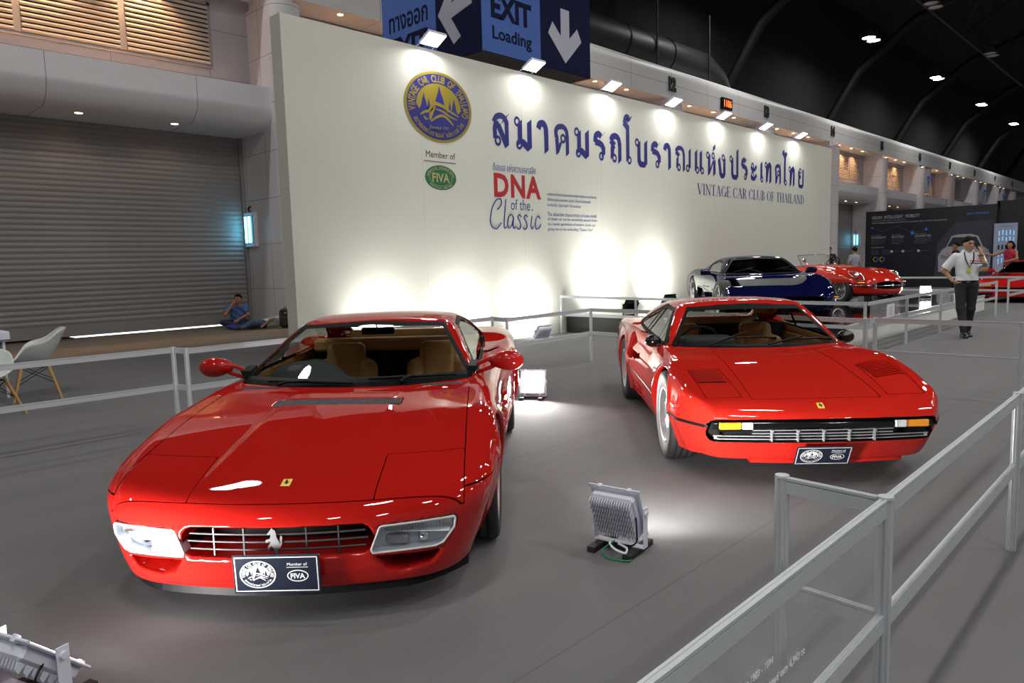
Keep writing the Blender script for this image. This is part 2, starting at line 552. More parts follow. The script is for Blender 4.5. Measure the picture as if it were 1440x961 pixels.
# ------------------------------------------------------------------ generic car kit
def wheel(parent, x, y, side, R, wid, rimR, style, rz=0.0, name='wheel', cap=None):
    """side +1 outer face towards +y"""
    w = empty(name, (x, y, R), 0, parent=parent)
    s = side
    t = MB()
    h = wid/2
    prof = [(rimR-.012, -h*.80), (rimR+.012, -h*.92), (R-.035, -h), (R-.012, -h*.93), (R, -h*.78), (R, -h*.6)]
    # tread with grooves
    for g in (-.42, 0, .42):
        prof += [(R, (g-.06)*h), (R-.008, (g-.05)*h), (R-.008, (g+.05)*h), (R, (g+.06)*h)]
    prof += [(R, h*.6), (R, h*.78), (R-.012, h*.93), (R-.035, h), (rimR+.012, h*.92), (rimR-.012, h*.80)]
    t.lathe([(r, v*s) for r, v in prof][::s], 56, 'y', closed=False)
    t.build('tyre', M['rubber'], w)
    r = MB()
    d = s*h
    prof = [(rimR-.02, -h*.8*s), (rimR, -h*.86*s), (rimR-.025, -h*.7*s), (rimR-.045, d*.2), (rimR-.035, d*.55), (rimR-.012, d*.80), (rimR+.006, d*.88), (rimR+.004, d*.93), (rimR-.010, d*.90), (rimR-.022, d*.72)]
    r.lathe(prof[::s], 48, 'y')
    if style == 'star5':         # five broad spokes
        for k in range(5):
            a = 2*PI*k/5+.3
            c, sn = math.cos(a), math.sin(a)
            for (r0, r1, w0, w1, y0, y1) in ((.035, rimR-.02, .060, .034, d*.30, d*.62),):
                V = []
                for (rr, ww, yy) in ((r0, w0, y0+s*.012), ((r0+r1)/2, (w0+w1)/2*.95, (y0+y1)/2+s*.018), (r1, w1, y1)):
                    for q in (-1, 1):
                        for dy in (0, -s*.028):
                            px, pz = rr*c-q*ww*sn, rr*sn+q*ww*c
                            V.append((px, yy+dy, pz))
                F = []
                for i in (0, 4):
                    F += [(i, i+2, i+6, i+4), (i+1, i+5, i+7, i+3), (i, i+4, i+5, i+1), (i+2, i+3, i+7, i+6)]
                F = [f if s < 0 else f[::-1] for f in F]
                r.add(V, F)
        hub = [(.001, d*.38), (.055, d*.36), (.075, d*.26), (.075, d*.05)]
    elif style == 'wire':
        for k in range(36):
            a = 2*PI*k/36; b = a+(.35 if k % 2 else -.35)
            r.tube([(.035*math.cos(b), d*(.75 if k % 4 < 2 else .2), .035*math.sin(b)), ((rimR-.03)*math.cos(a), d*.35, (rimR-.03)*math.sin(a))], .0028, 4, cap=False)
        hub = [(.001, d*.98), (.03, d*.95), (.045, d*.8), (.045, d*.1)]
    else:                        # multi: disc with slots
        nsp = 10
        for k in range(nsp):
            a = 2*PI*k/nsp; c, sn = math.cos(a), math.sin(a)
            V = []
            for (rr, ww, yy) in ((.05, .022, d*.45), (rimR-.02, .026, d*.66)):
                for q in (-1, 1):
                    for dy in (0, -s*.03):
                        V.append((rr*c-q*ww*sn, yy+dy, rr*sn+q*ww*c))
            F = [(0, 2, 6, 4), (1, 5, 7, 3), (0, 4, 5, 1), (2, 3, 7, 6)]
            r.add(V, [f if s < 0 else f[::-1] for f in F])
        hub = [(.001, d*.55), (.05, d*.52), (.065, d*.4), (.065, d*.1)]
    r.lathe(hub[::s], 24, 'y')
    rim = r.build('rim', M['chrome'] if style == 'wire' else M['alloy'], w)
    b = MB()
    b.lathe([(.0005, -d*.15), (rimR-.05, -d*.15), (rimR-.05, -d*.3)][::s], 32, 'y')
    b.build('brake_disc', M['steel'] if style != 'star5' else M['steel'], w)
    if cap:
        k = MB(); k.lathe([(.0005, d*.40+s*.006), (.026, d*.40+s*.004), (.030, d*.36)][::s], 20, 'y')
        k.build('centre_cap', cap, w)
    return w

def seat(parent, x, y, mat_, h=.62, name='seat'):
    def f(X, Y, Z):
        cush = rrect(X-.0, Y, .22, 0, .25, .24, .10)
        c = smax(cush, np.abs(Z-.30)-.08, .05)
        # backrest leaning back
        u = X+.10+(Z-.35)*.30
        bk = smax(rrect(Y, Z, 0, .53, .235, .24, .11), np.abs(u)-.055, .06)
        for s in (-1, 1):
            bk = smin(bk, capsule(X, Y, Z, (-.05, s*.20, .36), (-.17, s*.19, .70), .055, .045), .05)
        hr = smax(rrect(Y, Z, 0, .80, .150, .085, .05), np.abs(X+.215+(Z-.80)*.25)-.040, .04)
        r = smin(smin(c, bk, .04), hr, .015)
        # seams
        g = np.maximum(np.minimum(np.abs(np.abs(Y)-.12), np.minimum(np.abs(Z-.55), np.abs(Z-.42)))-.004, 0)
        return r+.004*np.exp(-(g/.006)**2)
    Mm = surface(f, (-.40, -.32, .16), (.55, .32, .93), .022, 3)
    o = emit_mesh(name, Mm, mat_, parent)
    o.location = (x, y, h-.62)
    return o

def prism_f(ax, poly, r=.0):
    """signed distance to a polygon in the plane ax ('xz','yz','xy') using |y|"""
    def f(X, Y, Z):
        u, v = {'xz': (X, Z), 'yz': (np.abs(Y), Z), 'xy': (X, np.abs(Y)), 'yzs': (Y, Z), 'xys': (X, Y)}[ax]
        return sdpoly(u, v, poly)-r
    return f

def ribbon(parent, name, mat_, pts, w, t=.004):
    """narrow band: pts list of (point, side direction)"""
    b = MB()
    V = []
    for p, d, n in pts:
        p = Vector(p); d = Vector(d).normalized(); n = Vector(n).normalized()
        V += [p-d*w/2, p+d*w/2, p+d*w/2+n*t, p-d*w/2+n*t]
    F = []
    m = len(pts)
    for i in range(m-1):
        for k in range(4):
            F.append([i*4+k, i*4+(k+1) % 4, (i+1)*4+(k+1) % 4, (i+1)*4+k])
    F += [[0, 1, 2, 3][::-1], [4*(m-1)+k for k in range(4)]]
    b.add(V, F)
    return b.build(name, mat_, parent)

def project(f, P, n=8):
    P = np.array(P, float).reshape(-1, 3)
    for _ in range(n):
        v = f(P[:, 0], P[:, 1], P[:, 2]); g = grad(f, P)
        P = P-v[:, None]*g/np.maximum((g*g).sum(1), .05)[:, None]
    g = grad(f, P)
    return P, g/np.linalg.norm(g, axis=1, keepdims=True)

def band_on(f, parent, name, mat_, pts, w, t=.006, off=0.0, n=40):
    """rail following the body surface along a polyline"""
    pts = np.array(pts, float)
    s = np.r_[0, np.cumsum(np.linalg.norm(np.diff(pts, axis=0), axis=1))]
    q = np.linspace(0, s[-1], n)
    P = np.stack([np.interp(q, s, pts[:, i]) for i in range(3)], 1)
    P, N = project(f, P)
    Tn = np.gradient(P, axis=0); D = np.cross(Tn, N)
    P = P+N*off
    return ribbon(parent, name, mat_, [(P[i], D[i], N[i]) for i in range(n)], w, t)

def plate(parent, name, loc, rot, w=.44, h=.19):
    p = empty(name, loc, 0, parent=parent); p.rotation_euler = rot
    # plate lies in local y (width) / z (height), facing +x
    b = MB(); b.box((-.006, -w/2, -h/2), (0, w/2, h/2), .002); b.build('board', M['navy'], p)
    f = MB(); t = .004; ins = .008
    def ring(y0, z0, y1, z1, t):
        for a, c in (((0, y0, z0), (.0012, y1, z0+t)), ((0, y0, z1-t), (.0012, y1, z1)), ((0, y0, z0), (.0012, y0+t, z1)), ((0, y1-t, z0), (.0012, y1, z1))):
            f.box(a, c)
    ring(-w/2+ins, -h/2+ins, w/2-ins, h/2-ins, t); f.build('border', M['white'], p)
    emblem(p, (.0015, -.075*w/.35, 0), h*.36, (0, 1, 0), (0, 0, 1), mono=True, sx=1.25)
    Y, Z = (0, 1, 0), (0, 0, 1)
    place_text('Member of', M['white'], 'lettering', p, (.0005, .085, .035), Y, Z, width=.08, align='CENTER', ext=.001)
    l = MB(); l.box((0, .042, .027), (.0012, .128, .029))
    # oval badge
    n = 28
    for (ra, rb, x) in ((.043, .025, .0012),):
        outer = [(.085+ra*math.cos(2*PI*i/n), -.008+rb*math.sin(2*PI*i/n)) for i in range(n)]
        inner = [(.085+(ra-.004)*math.cos(2*PI*i/n), -.008+(rb-.004)*math.sin(2*PI*i/n)) for i in range(n)]
        V = [(x, y, z) for y, z in outer]+[(x, y, z) for y, z in inner]
        l.add(V, [[i, (i+1) % n, n+(i+1) % n, n+i] for i in range(n)])
    l.build('oval_badge', M['white'], p)
    place_text('FIVA', M['white'], 'lettering', p, (.0005, .085, -.020), Y, Z, width=.058, height=.022, align='CENTER', bold=.03, ext=.001)
    return p

def horse(parent, loc, s, mat_, name='horse_emblem', ry=0.0, t=.006):
    """rearing horse, facing the -y side, in local y/z plane"""
    P = [(.10,-.50),(.02,-.47),(.03,-.40),(-.02,-.30),(-.04,-.20),(-.12,-.14),(-.22,-.20),(-.24,-.30),(-.32,-.30),(-.30,-.14),(-.20,-.05),(-.14,.02),(-.24,.04),(-.36,-.02),(-.42,.05),(-.36,.10),(-.22,.12),(-.16,.20),(-.16,.30),(-.26,.26),(-.32,.30),(-.24,.38),(-.16,.44),(-.08,.52),(-.04,.46),(.05,.44),(.10,.34),(.12,.20),(.18,.08),(.24,.0),(.26,-.10),(.30,.0),(.28,.12),(.32,.24),(.40,.20),(.38,.06),(.36,-.08),(.30,-.18),(.24,-.24),(.16,-.30),(.10,-.38),(.16,-.46)]
    from mathutils.geometry import tessellate_polygon
    tt = tessellate_polygon([[Vector((u, v, 0)) for u, v in P]]); n = len(P)
    b = MB(); b.add([(t, y*s*.74, z*s) for y, z in P], [list(q) for q in tt])
    b.add([(0, y*s*.74, z*s) for y, z in P]+[(t, y*s*.74, z*s) for y, z in P], [[i, (i+1) % n, n+(i+1) % n, n+i] for i in range(n)])
    o = b.build(name, mat_, parent, loc=loc)
    o.rotation_euler = (0, ry, 0)
    return o

def emblem(parent, c, R, U, W, mono=False, sx=.86, name='round_emblem'):
    """club emblem: ring with lettering, temple spires and a car silhouette. U right, W up"""
    U = np.array(U, float)*sx; W = np.array(W, float); N = np.cross(U, W); N = N/np.linalg.norm(N)
    c = np.array(c, float)
    if mono: ringm, fieldm, skym, spirem, inkm = M['white'], M['navy'], M['white'], M['navy'], M['white']
    else: ringm, fieldm, skym, spirem, inkm = M['emb_gold'], M['emb_blue'], M['emb_gold'], M['emb_blue'], M['emb_gold']
    e = R*.003 if not mono else .0006
    def P(u, v, k): return c+R*u*U+R*v*W+N*e*k
    def disc(r0, r1, k, m, nm, a0=0, a1=2*PI, n=56):
        b = MB(); V = []; 
        for i in range(n+1):
            a = a0+(a1-a0)*i/n
            V += [P(r0*math.cos(a), r0*math.sin(a), k), P(r1*math.cos(a), r1*math.sin(a), k)]
        b.add(V, [[2*i, 2*i+1, 2*i+3, 2*i+2] for i in range(n)])
        return b.build(nm, m, parent)
    disc(.925, 1.0, 1.0, ringm, name)
    disc(0.0, .93, .5, fieldm, 'emblem_field')
    # sky segment
    disc(0.0, .66, 1.0, skym, 'emblem_sky')
    def poly(pts, k, m, nm):
        b = MB(); b.add([P(u, v, k) for u, v in pts], [list(range(len(pts)))]); return b.build(nm, m, parent)
    def spire(x, w, y0, y1):
        return [(x-w, y0), (x-w*.55, y0+(y1-y0)*.25), (x-w*.42, y0+(y1-y0)*.5), (x-w*.16, y0+(y1-y0)*.75), (x, y1), (x+w*.16, y0+(y1-y0)*.75), (x+w*.42, y0+(y1-y0)*.5), (x+w*.55, y0+(y1-y0)*.25), (x+w, y0)]
    low = [(.66*math.cos(a), .66*math.sin(a)) for a in [PI+.0+ (PI)*i/24 for i in range(25)]]
    pts = [(-.665, .0)]+spire(-.44, .14, -.12, .36)+spire(-.30, .07, -.12, .22)+spire(.02, .27, -.18, .62)+spire(.32, .07, -.12, .24)+spire(.45, .12, -.12, .32)+[(.665, .0)]+[(-u, v) for u, v in low][:0]
    full = pts+[(.66*math.cos(a), .66*math.sin(a)) for a in [-PI*i/24 for i in range(1, 24)]]
    b = MB(); n = len(full)
    from mathutils.geometry import tessellate_polygon
    tt = tessellate_polygon([[Vector((u, v, 0)) for u, v in full]])
    b.add([P(u, v, 1.4) for u, v in full], [list(t) for t in tt]); b.build('emblem_spires', spirem, parent)
    # car outline strokes
    def stroke(pts, w, k=1.9):
        b = MB(); V = []
        m = len(pts)
        for i, (u, v) in enumerate(pts):
            a = pts[max(0, i-1)]; d = pts[min(m-1, i+1)]
            dx, dy = d[0]-a[0], d[1]-a[1]; L = math.hypot(dx, dy) or 1
            ww = w*(.35+.65*math.sin(PI*min(1, max(0, i/(m-1)))))
            V += [P(u-dy/L*ww, v+dx/L*ww, k), P(u+dy/L*ww, v-dx/L*ww, k)]
        return V, [[2*i, 2*i+2, 2*i+3, 2*i+1] for i in range(m-1)]
    def curve(ps, n=14):
        ps = np.array(ps, float); t = np.linspace(0, len(ps)-1, n)
        k = np.arange(len(ps))
        return [(float(herm(k, ps[:, 0], x)), float(herm(k, ps[:, 1], x))) for x in t]
    sb = MB()
    for ps, w in (([(-.55, -.28), (-.42, -.18), (-.28, -.14), (-.14, .10), (.08, .06), (.34, -.08), (.58, -.18)], .05),
                  ([(-.28, -.40), (-.24, -.20), (-.12, .02)], .05), ([(-.26, -.44), (-.10, -.30), (.10, -.22), (.30, -.34), (.42, -.46)], .04),
                  ([(-.10, -.06), (.10, -.10), (.32, -.22), (.54, -.28)], .03), ([(-.46, -.30), (-.40, -.38), (-.34, -.36)], .03)):
        V, F = stroke(curve(ps), w); sb.add(V, F)
    sb.build('emblem_car', inkm, parent)
    # lettering on the ring
    def arc_text(s, r, a_mid, span, h, top=True, k=1.4, font_w=.62):
        V, F = [], []
        n = len(s)
        for i, ch in enumerate(s):
            if ch == ' ': continue
            fr = (i-(n-1)/2)/(n-1)
            a = a_mid-fr*span if top else a_mid+fr*span
            v, f = text_mesh(ch, 1.0, 0, .03)
            if len(v) == 0: continue
            x0, x1 = v[:, 0].min(), v[:, 0].max()
            v[:, 0] = (v[:, 0]-(x0+x1)/2)*h*font_w/.7; v[:, 1] *= h/.7
            up = np.array([math.cos(a), math.sin(a)]); rt = np.array([math.sin(a), -math.cos(a)])
            if not top: up, rt = -up, -rt
            base = r if top else r+h
            off = len(V)
            for q in v:
                pt = np.array([math.cos(a), math.sin(a)])*base+rt*q[0]+up*q[1]
                V.append(P(pt[0], pt[1], k))
            F += [[j+off for j in ff] for ff in f]
        b = MB(); b.add(V, F); b.build('ring_lettering', inkm if not mono else M['white'], parent)
    arc_text('VINTAGE CAR CLUB OF THAILAND', .70, PI/2, 3.5, .19)
    arc_text('สมาคมรถโบราณแห่งประเทศไทย', .72, -PI/2, 2.1, .13, top=False)

def wiper(parent, a, b, c, name='wiper'):
    """a pivot, b blade start, c blade end (arm goes to blade middle)"""
    w = empty(name, (0, 0, 0), 0, parent=parent)
    a, b, c = Vector(a), Vector(b), Vector(c); mid = (b+c)/2
    t = MB(); t.tube([a, a+(mid-a)*.25+Vector((0, 0, .01)), mid+Vector((0, 0, .006))], [.011, .009, .006], 6); t.sphere(a, .014); t.build('arm', M['black'], w)
    t = MB(); t.tube([b, mid, c], [.007, .010, .007], 6); t.build('blade', M['black'], w)
    return w
# ------------------------------------------------------------------ setting
def math_node(t, op, a, b=None, c=None):
    n = t.nodes.new('ShaderNodeMath'); n.operation = op
    for i, v in enumerate((a, b, c)):
        if v is None: continue
        if isinstance(v, (int, float)): n.inputs[i].default_value = v
        else: t.links.new(v, n.inputs[i])
    return n.outputs[0]
def panel_mat(name, col, dx=2.265, x0=0., dz=1.15, z0=0., w=.012, rough=.45, noise=.05, swap=False):
    """cladding panels with thin dark joints along x and z"""
    m = mat(name, col, rough=rough)
    t, p = nt(m)
    g = t.nodes.new('ShaderNodeNewGeometry'); s = t.nodes.new('ShaderNodeSeparateXYZ')
    t.links.new(g.outputs['Position'], s.inputs[0])
    def line(o, d, o0):
        u = math_node(t, 'DIVIDE', math_node(t, 'SUBTRACT', o, o0), d)
        f = math_node(t, 'ABSOLUTE', math_node(t, 'SUBTRACT', math_node(t, 'FRACT', u), .5))
        return math_node(t, 'GREATER_THAN', f, .5-w/d/2*1.0)
    l = math_node(t, 'MAXIMUM', line(s.outputs['Y' if swap else 'X'], dx, x0), line(s.outputs['Z'], dz, z0))
    n = t.nodes.new('ShaderNodeTexNoise'); n.inputs['Scale'].default_value = .9; n.inputs['Detail'].default_value = 6
    t.links.new(g.outputs['Position'], n.inputs['Vector'])
    mx = t.nodes.new('ShaderNodeMix'); mx.data_type = 'RGBA'
    mx.inputs['A'].default_value = (*[c*(1-noise) for c in col], 1); mx.inputs['B'].default_value = (*[c*(1+noise) for c in col], 1)
    t.links.new(n.outputs['Fac'], mx.inputs['Factor'])
    m2 = t.nodes.new('ShaderNodeMix'); m2.data_type = 'RGBA'; m2.inputs['B'].default_value = (*[c*.28 for c in col], 1)
    t.links.new(l, m2.inputs['Factor']); t.links.new(mx.outputs['Result'], m2.inputs['A'])
    t.links.new(m2.outputs['Result'], p.inputs['Base Color'])
    return m
def carpet_mat():
    m = mat('grey_carpet', (.17, .17, .175), rough=.96, spec=.15)
    t, p = nt(m)
    g = t.nodes.new('ShaderNodeNewGeometry')
    mp = t.nodes.new('ShaderNodeMapping'); mp.inputs['Scale'].default_value = (.25, 2.6, 1)
    t.links.new(g.outputs['Position'], mp.inputs['Vector'])
    n1 = t.nodes.new('ShaderNodeTexNoise'); n1.inputs['Scale'].default_value = 1.0; n1.inputs['Detail'].default_value = 6
    t.links.new(mp.outputs[0], n1.inputs['Vector'])
    n2 = t.nodes.new('ShaderNodeTexNoise'); n2.inputs['Scale'].default_value = 220; n2.inputs['Detail'].default_value = 2
    t.links.new(g.outputs['Position'], n2.inputs['Vector'])
    n3 = t.nodes.new('ShaderNodeTexNoise'); n3.inputs['Scale'].default_value = .7; n3.inputs['Detail'].default_value = 4
    t.links.new(g.outputs['Position'], n3.inputs['Vector'])
    a = math_node(t, 'MULTIPLY', n1.outputs['Fac'], .40); b = math_node(t, 'MULTIPLY', n2.outputs['Fac'], .35); c = math_node(t, 'MULTIPLY', n3.outputs['Fac'], .35)
    f = math_node(t, 'ADD', math_node(t, 'ADD', a, b), c)
    # seams between carpet strips, 2 m wide, and thin drag marks
    s = t.nodes.new('ShaderNodeSeparateXYZ'); t.links.new(g.outputs['Position'], s.inputs[0])
    u = math_node(t, 'ABSOLUTE', math_node(t, 'SUBTRACT', math_node(t, 'FRACT', math_node(t, 'DIVIDE', math_node(t, 'ADD', s.outputs['Y'], .33), 2.0)), .5))
    seam = math_node(t, 'GREATER_THAN', u, .4975)
    f = math_node(t, 'SUBTRACT', f, math_node(t, 'MULTIPLY', seam, .22))
    mx = t.nodes.new('ShaderNodeMix'); mx.data_type = 'RGBA'
    mx.inputs['A'].default_value = (.086, .085, .087, 1); mx.inputs['B'].default_value = (.210, .208, .214, 1)
    t.links.new(f, mx.inputs['Factor']); t.links.new(mx.outputs['Result'], p.inputs['Base Color'])
    bp = t.nodes.new('ShaderNodeBump'); bp.inputs['Strength'].default_value = .35; bp.inputs['Distance'].default_value = .006
    t.links.new(n2.outputs['Fac'], bp.inputs['Height']); t.links.new(bp.outputs['Normal'], p.inputs['Normal'])
    return m
def concrete_mat():
    return mat('polished_concrete', (.20, .155, .11), rough=.42, noise=(1.2, .35), spec=.4)
def struct(o): o['kind'] = 'structure'; return o
def quad(name, pts, m, kind='structure'):
    o = mesh_obj(name, pts, [list(range(len(pts)))], m)
    if kind: o['kind'] = kind
    return o

E_Z = 18.5
quad('floor', [(-22, -26, 0), (130, -26, 0), (130, 13.42, 0), (-22, 13.42, 0)], carpet_mat())
quad('floor', [(-22, 13.42, -.004), (130, 13.42, -.004), (130, 24, -.004), (-22, 24, -.004)], concrete_mat())
b = MB(); b.box((-22, -26, E_Z), (130, 20, E_Z+.2)); struct(b.build('ceiling', mat('dark_roof', (.004, .004, .006), rough=.9)))

clad = panel_mat('wall_cladding', (.46, .44, .48), 2.25, 1.5, 1.15, 6.18)
clad2 = panel_mat('beam_cladding', (.80, .79, .80), 3.02, .63, .62, 8.78, w=.016)
cladp = panel_mat('pillar_cladding', (.72, .69, .72), 1.1, 17.45, 1.15, .95, w=.012, swap=True)
ledgem = panel_mat('ledge_cladding', (.82, .80, .84), 3.02, 1.40, 50, 40, w=.014)
soffm = mat('soffit_paint', (.50, .46, .44), rough=.6)
PX = [.63+9.06*i for i in range(-1, 12)]
warm = emat('downlight_glow', (1.0, .62, .30), 14)
shm = mat('grey_shutter_steel', (.30, .285, .285), rough=.5, metal=.2, noise=(.6, .12))
louvm = mat('louvre_blades', (.50, .44, .38), rough=.5)
framem = mat('louvre_frame', (.28, .27, .28), rough=.5)
b = MB(); b.box((-22, 18.03, 5.0), (130, 18.3, 8.4)); b.box((-22, 19.3, 0), (130, 19.35, .03)) if 0 else None
struct(b.build('wall_back', clad))
# beam along the hall
prof = [(17.0, 8.2), (17.0, 9.12)]+[(17.0+.42*(1-math.cos(a)), 9.12+.46*math.sin(a)) for a in [PI/2*i/20 for i in range(1, 21)]]+[(20.5, 9.60), (20.5, 8.2)]
b = MB(); b.prism(prof, 152, 'x', -22); o = b.build('trim_1', clad2); struct(o)
tr = 1
for k, x in enumerate(PX):
    # fin-shaped pillar with a rounded front edge
    tr += 1
    n = 24
    f = [(x-.42, 19.1), (x-.42, 16.95)]+[(x-.42*math.cos(PI*i/n), 16.95-.36*math.sin(PI*i/n)) for i in range(1, n)]+[(x+.42, 16.95), (x+.42, 19.1)]
    b = MB(); b.prism(f, 7.93, 'z', 0)
    f2 = [(x-.33, 19.1), (x-.33, 17.03), (x+.33, 17.03), (x+.33, 19.1)]
    b.prism(f2, .28, 'z', 7.93); struct(b.build('trim_%d' % tr, cladp))
for k, x in enumerate(PX[:-1]):
    xa, xb = x+.42, x+9.06-.42
    tr += 1
    prof = [(19.1, 5.9), (17.0, 5.9), (17.0, 5.42)]+[(17.0+.55*(1-math.cos(a)), 5.42-.52*math.sin(a)) for a in [PI/2*i/28 for i in range(1, 29)]]+[(19.1, 4.90)]
    b = MB(); b.prism(prof, xb-xa, 'x', xa); struct(b.build('trim_%d' % tr, ledgem))
    # roller shutter
    V = []; F = []
    zz = [.30]; yy = [19.15]
    z = .30; pts = []
    while z < 4.96:
        for q in range(6):
            a = q/6
            pts.append((18.76-.022*math.sin(PI*a)**.8-.0*a, z+.125*a))
        z += .125
    pts.append((18.76, z))
    for (y_, z_) in pts: V += [(xa, y_, z_), (xb, y_, z_)]
    F = [[2*i, 2*i+1, 2*i+3, 2*i+2] for i in range(len(pts)-1)]
    gap = .012 if k == 1 else .0
    d = MB(); d.add(V, F, True); d.box((xa, 18.72, .03+gap), (xb, 18.80, .16)); d.box((xa, 18.74, .16), (xb, 18.79, .31))
    d.box((xa, 18.66, 0), (xa+.10, 18.82, 4.95)); d.box((xb-.10, 18.66, 0), (xb, 18.82, 4.95))
    struct(d.build('door_%d' % (k+1), shm))
    # louvre bank: three modules
    tr += 1
    w = empty('window_%d' % (k+1), (0, 0, 0)); w['kind'] = 'structure'
    x2 = x+7.67
    for m_ in range(3):
        a, c = x2-2.03*(m_+1), x2-2.03*m_
        fr = MB()
        fr.box((a, 17.95, 6.43), (a+.07, 18.03, 7.93)); fr.box((c-.07, 17.95, 6.43), (c, 18.03, 7.93)); fr.box((a, 17.95, 6.38), (c, 18.03, 6.45)); fr.box((a, 17.95, 7.86), (c, 18.03, 7.93))
        fr.build('louvre_frame', framem, w)
        lv = MB()
        for i in range(13):
            z0 = 6.46+i*.108
            P = [(17.975-.040*math.sin(PI*q/6)-.03*(1-q/6), z0+.090*q/6) for q in range(7)]
            V = [(xx, y_, z_) for y_, z_ in P for xx in (a+.07, c-.07)]
            lv.add(V, [[2*q, 2*q+1, 2*q+3, 2*q+2] for q in range(6)], True)
        lv.build('louvre_blades', louvm, w)
        bk = MB(); bk.box((a+.05, 18.0, 6.45), (c-.05, 18.025, 7.9)); bk.build('louvre_backing', M['dark'], w)
b = MB(); b.box((-22, 19.6, -.03), (130, 24, -.02)); b.box((5.0, 18.84, -.0035), (9.26, 19.6, -.001)); struct(b.build('exterior', emat('daylit_ground', (.95, .97, 1.0), 2.2)))  # glowing ground stands in for daylight showing under the shutter
b = MB(); b.box((-22, 23.9, -.1), (130, 24.1, 18.6)); b.box((-22, 19.25, 8.4), (130, 19.35, 18.6)); struct(b.build('wall_far', mat('dark_upper_wall', (.006, .006, .007), rough=.9)))
# small boxed rain pipe beside the nearest pillar
b = MB(); b.prism([(10.12, 18.2), (10.12, 17.62)]+[(10.34-.22*math.cos(PI*i/8), 17.62-.2*math.sin(PI*i/8)) for i in range(1, 8)]+[(10.56, 17.62), (10.56, 18.2)], 7.66, 'z', 0); struct(b.build('trim_60', cladp))

def downlight(x, y, z, on, label, grp, power=0):
    o = empty('downlight', (x, y, z), 0, label, 'downlight', grp)
    b = MB(); b.lathe([(.075, .002), (.10, -.006), (.115, 0)], 20, 'z'); b.build('trim_ring', M['whitepowder'], o)
    b = MB(); b.add([(.078*math.cos(2*PI*i/20), .078*math.sin(2*PI*i/20), -.003) for i in range(20)], [list(range(20))[::-1]]); b.build('lens', warm, o)
    if power:
        l = bpy.data.lights.new('downlight_beam', 'SPOT'); l.energy = power; l.color = (1, .56, .28); l.spot_size = 1.75; l.spot_blend = .7; l.shadow_soft_size = .06
        lo = bpy.data.objects.new('downlight_beam', l); link(lo, o); lo.location = (0, 0, -.02); lo.rotation_euler = (.42, 0, 0)
for k, x in enumerate(PX[1:-1]):
    for j, off in enumerate((1.9, 4.05, 6.1)):
        downlight(x+off, 17.28, 8.2, True, 'warm round downlight set into the underside of the high numbered beam', 'downlights under the high beam', 330 if k < 8 else 0)
    for off in (2.5, 4.54, 6.55):
        downlight(x+off, 17.75, 4.90, True, 'warm round downlight in the soffit just above a roller shutter', 'downlights above the shutters', 6 if k < 4 else 0)

# ------------------------------------------------------------------ display wall
wallm = mat('white_display_board', (.63, .635, .565), rough=.55, noise=(.8, .02))
W = empty('display_wall', (15.5, 9.6, 0), 0, 'long white free-standing display wall with blue Thai title and round emblem', 'display wall')
def at_wall(o):          # parts are modelled in world coordinates
    return o
W.location = (0, 0, 0)
b = MB(); b.box((5.383, 9.5, 0), (25.62, 9.78, 4.985)); b.build('board', wallm, W)
b = MB()
for i in range(1, 9): b.box((5.383+2.44*i-.002, 9.4988, 0), (5.383+2.44*i+.002, 9.5, 4.98))
b.build('board_joints', mat('joint_line', (.56, .565, .51), rough=.7), W)
blue = mat('title_blue', (.010, .011, .17), rough=.5); navy = mat('caption_navy', (.05, .065, .26), rough=.5); redm = mat('title_red', (.42, .014, .024), rough=.5)
inkm = mat('caption_ink', (.05, .05, .055), rough=.5)
UX, UZ = (1, 0, 0), (0, 0, 1)
def T(s, m, x, z, w=None, h=None, **k): return place_text(s, m, 'lettering', W, (x, k.pop('y', 9.499), z), UX, UZ, width=w, height=h, **k)
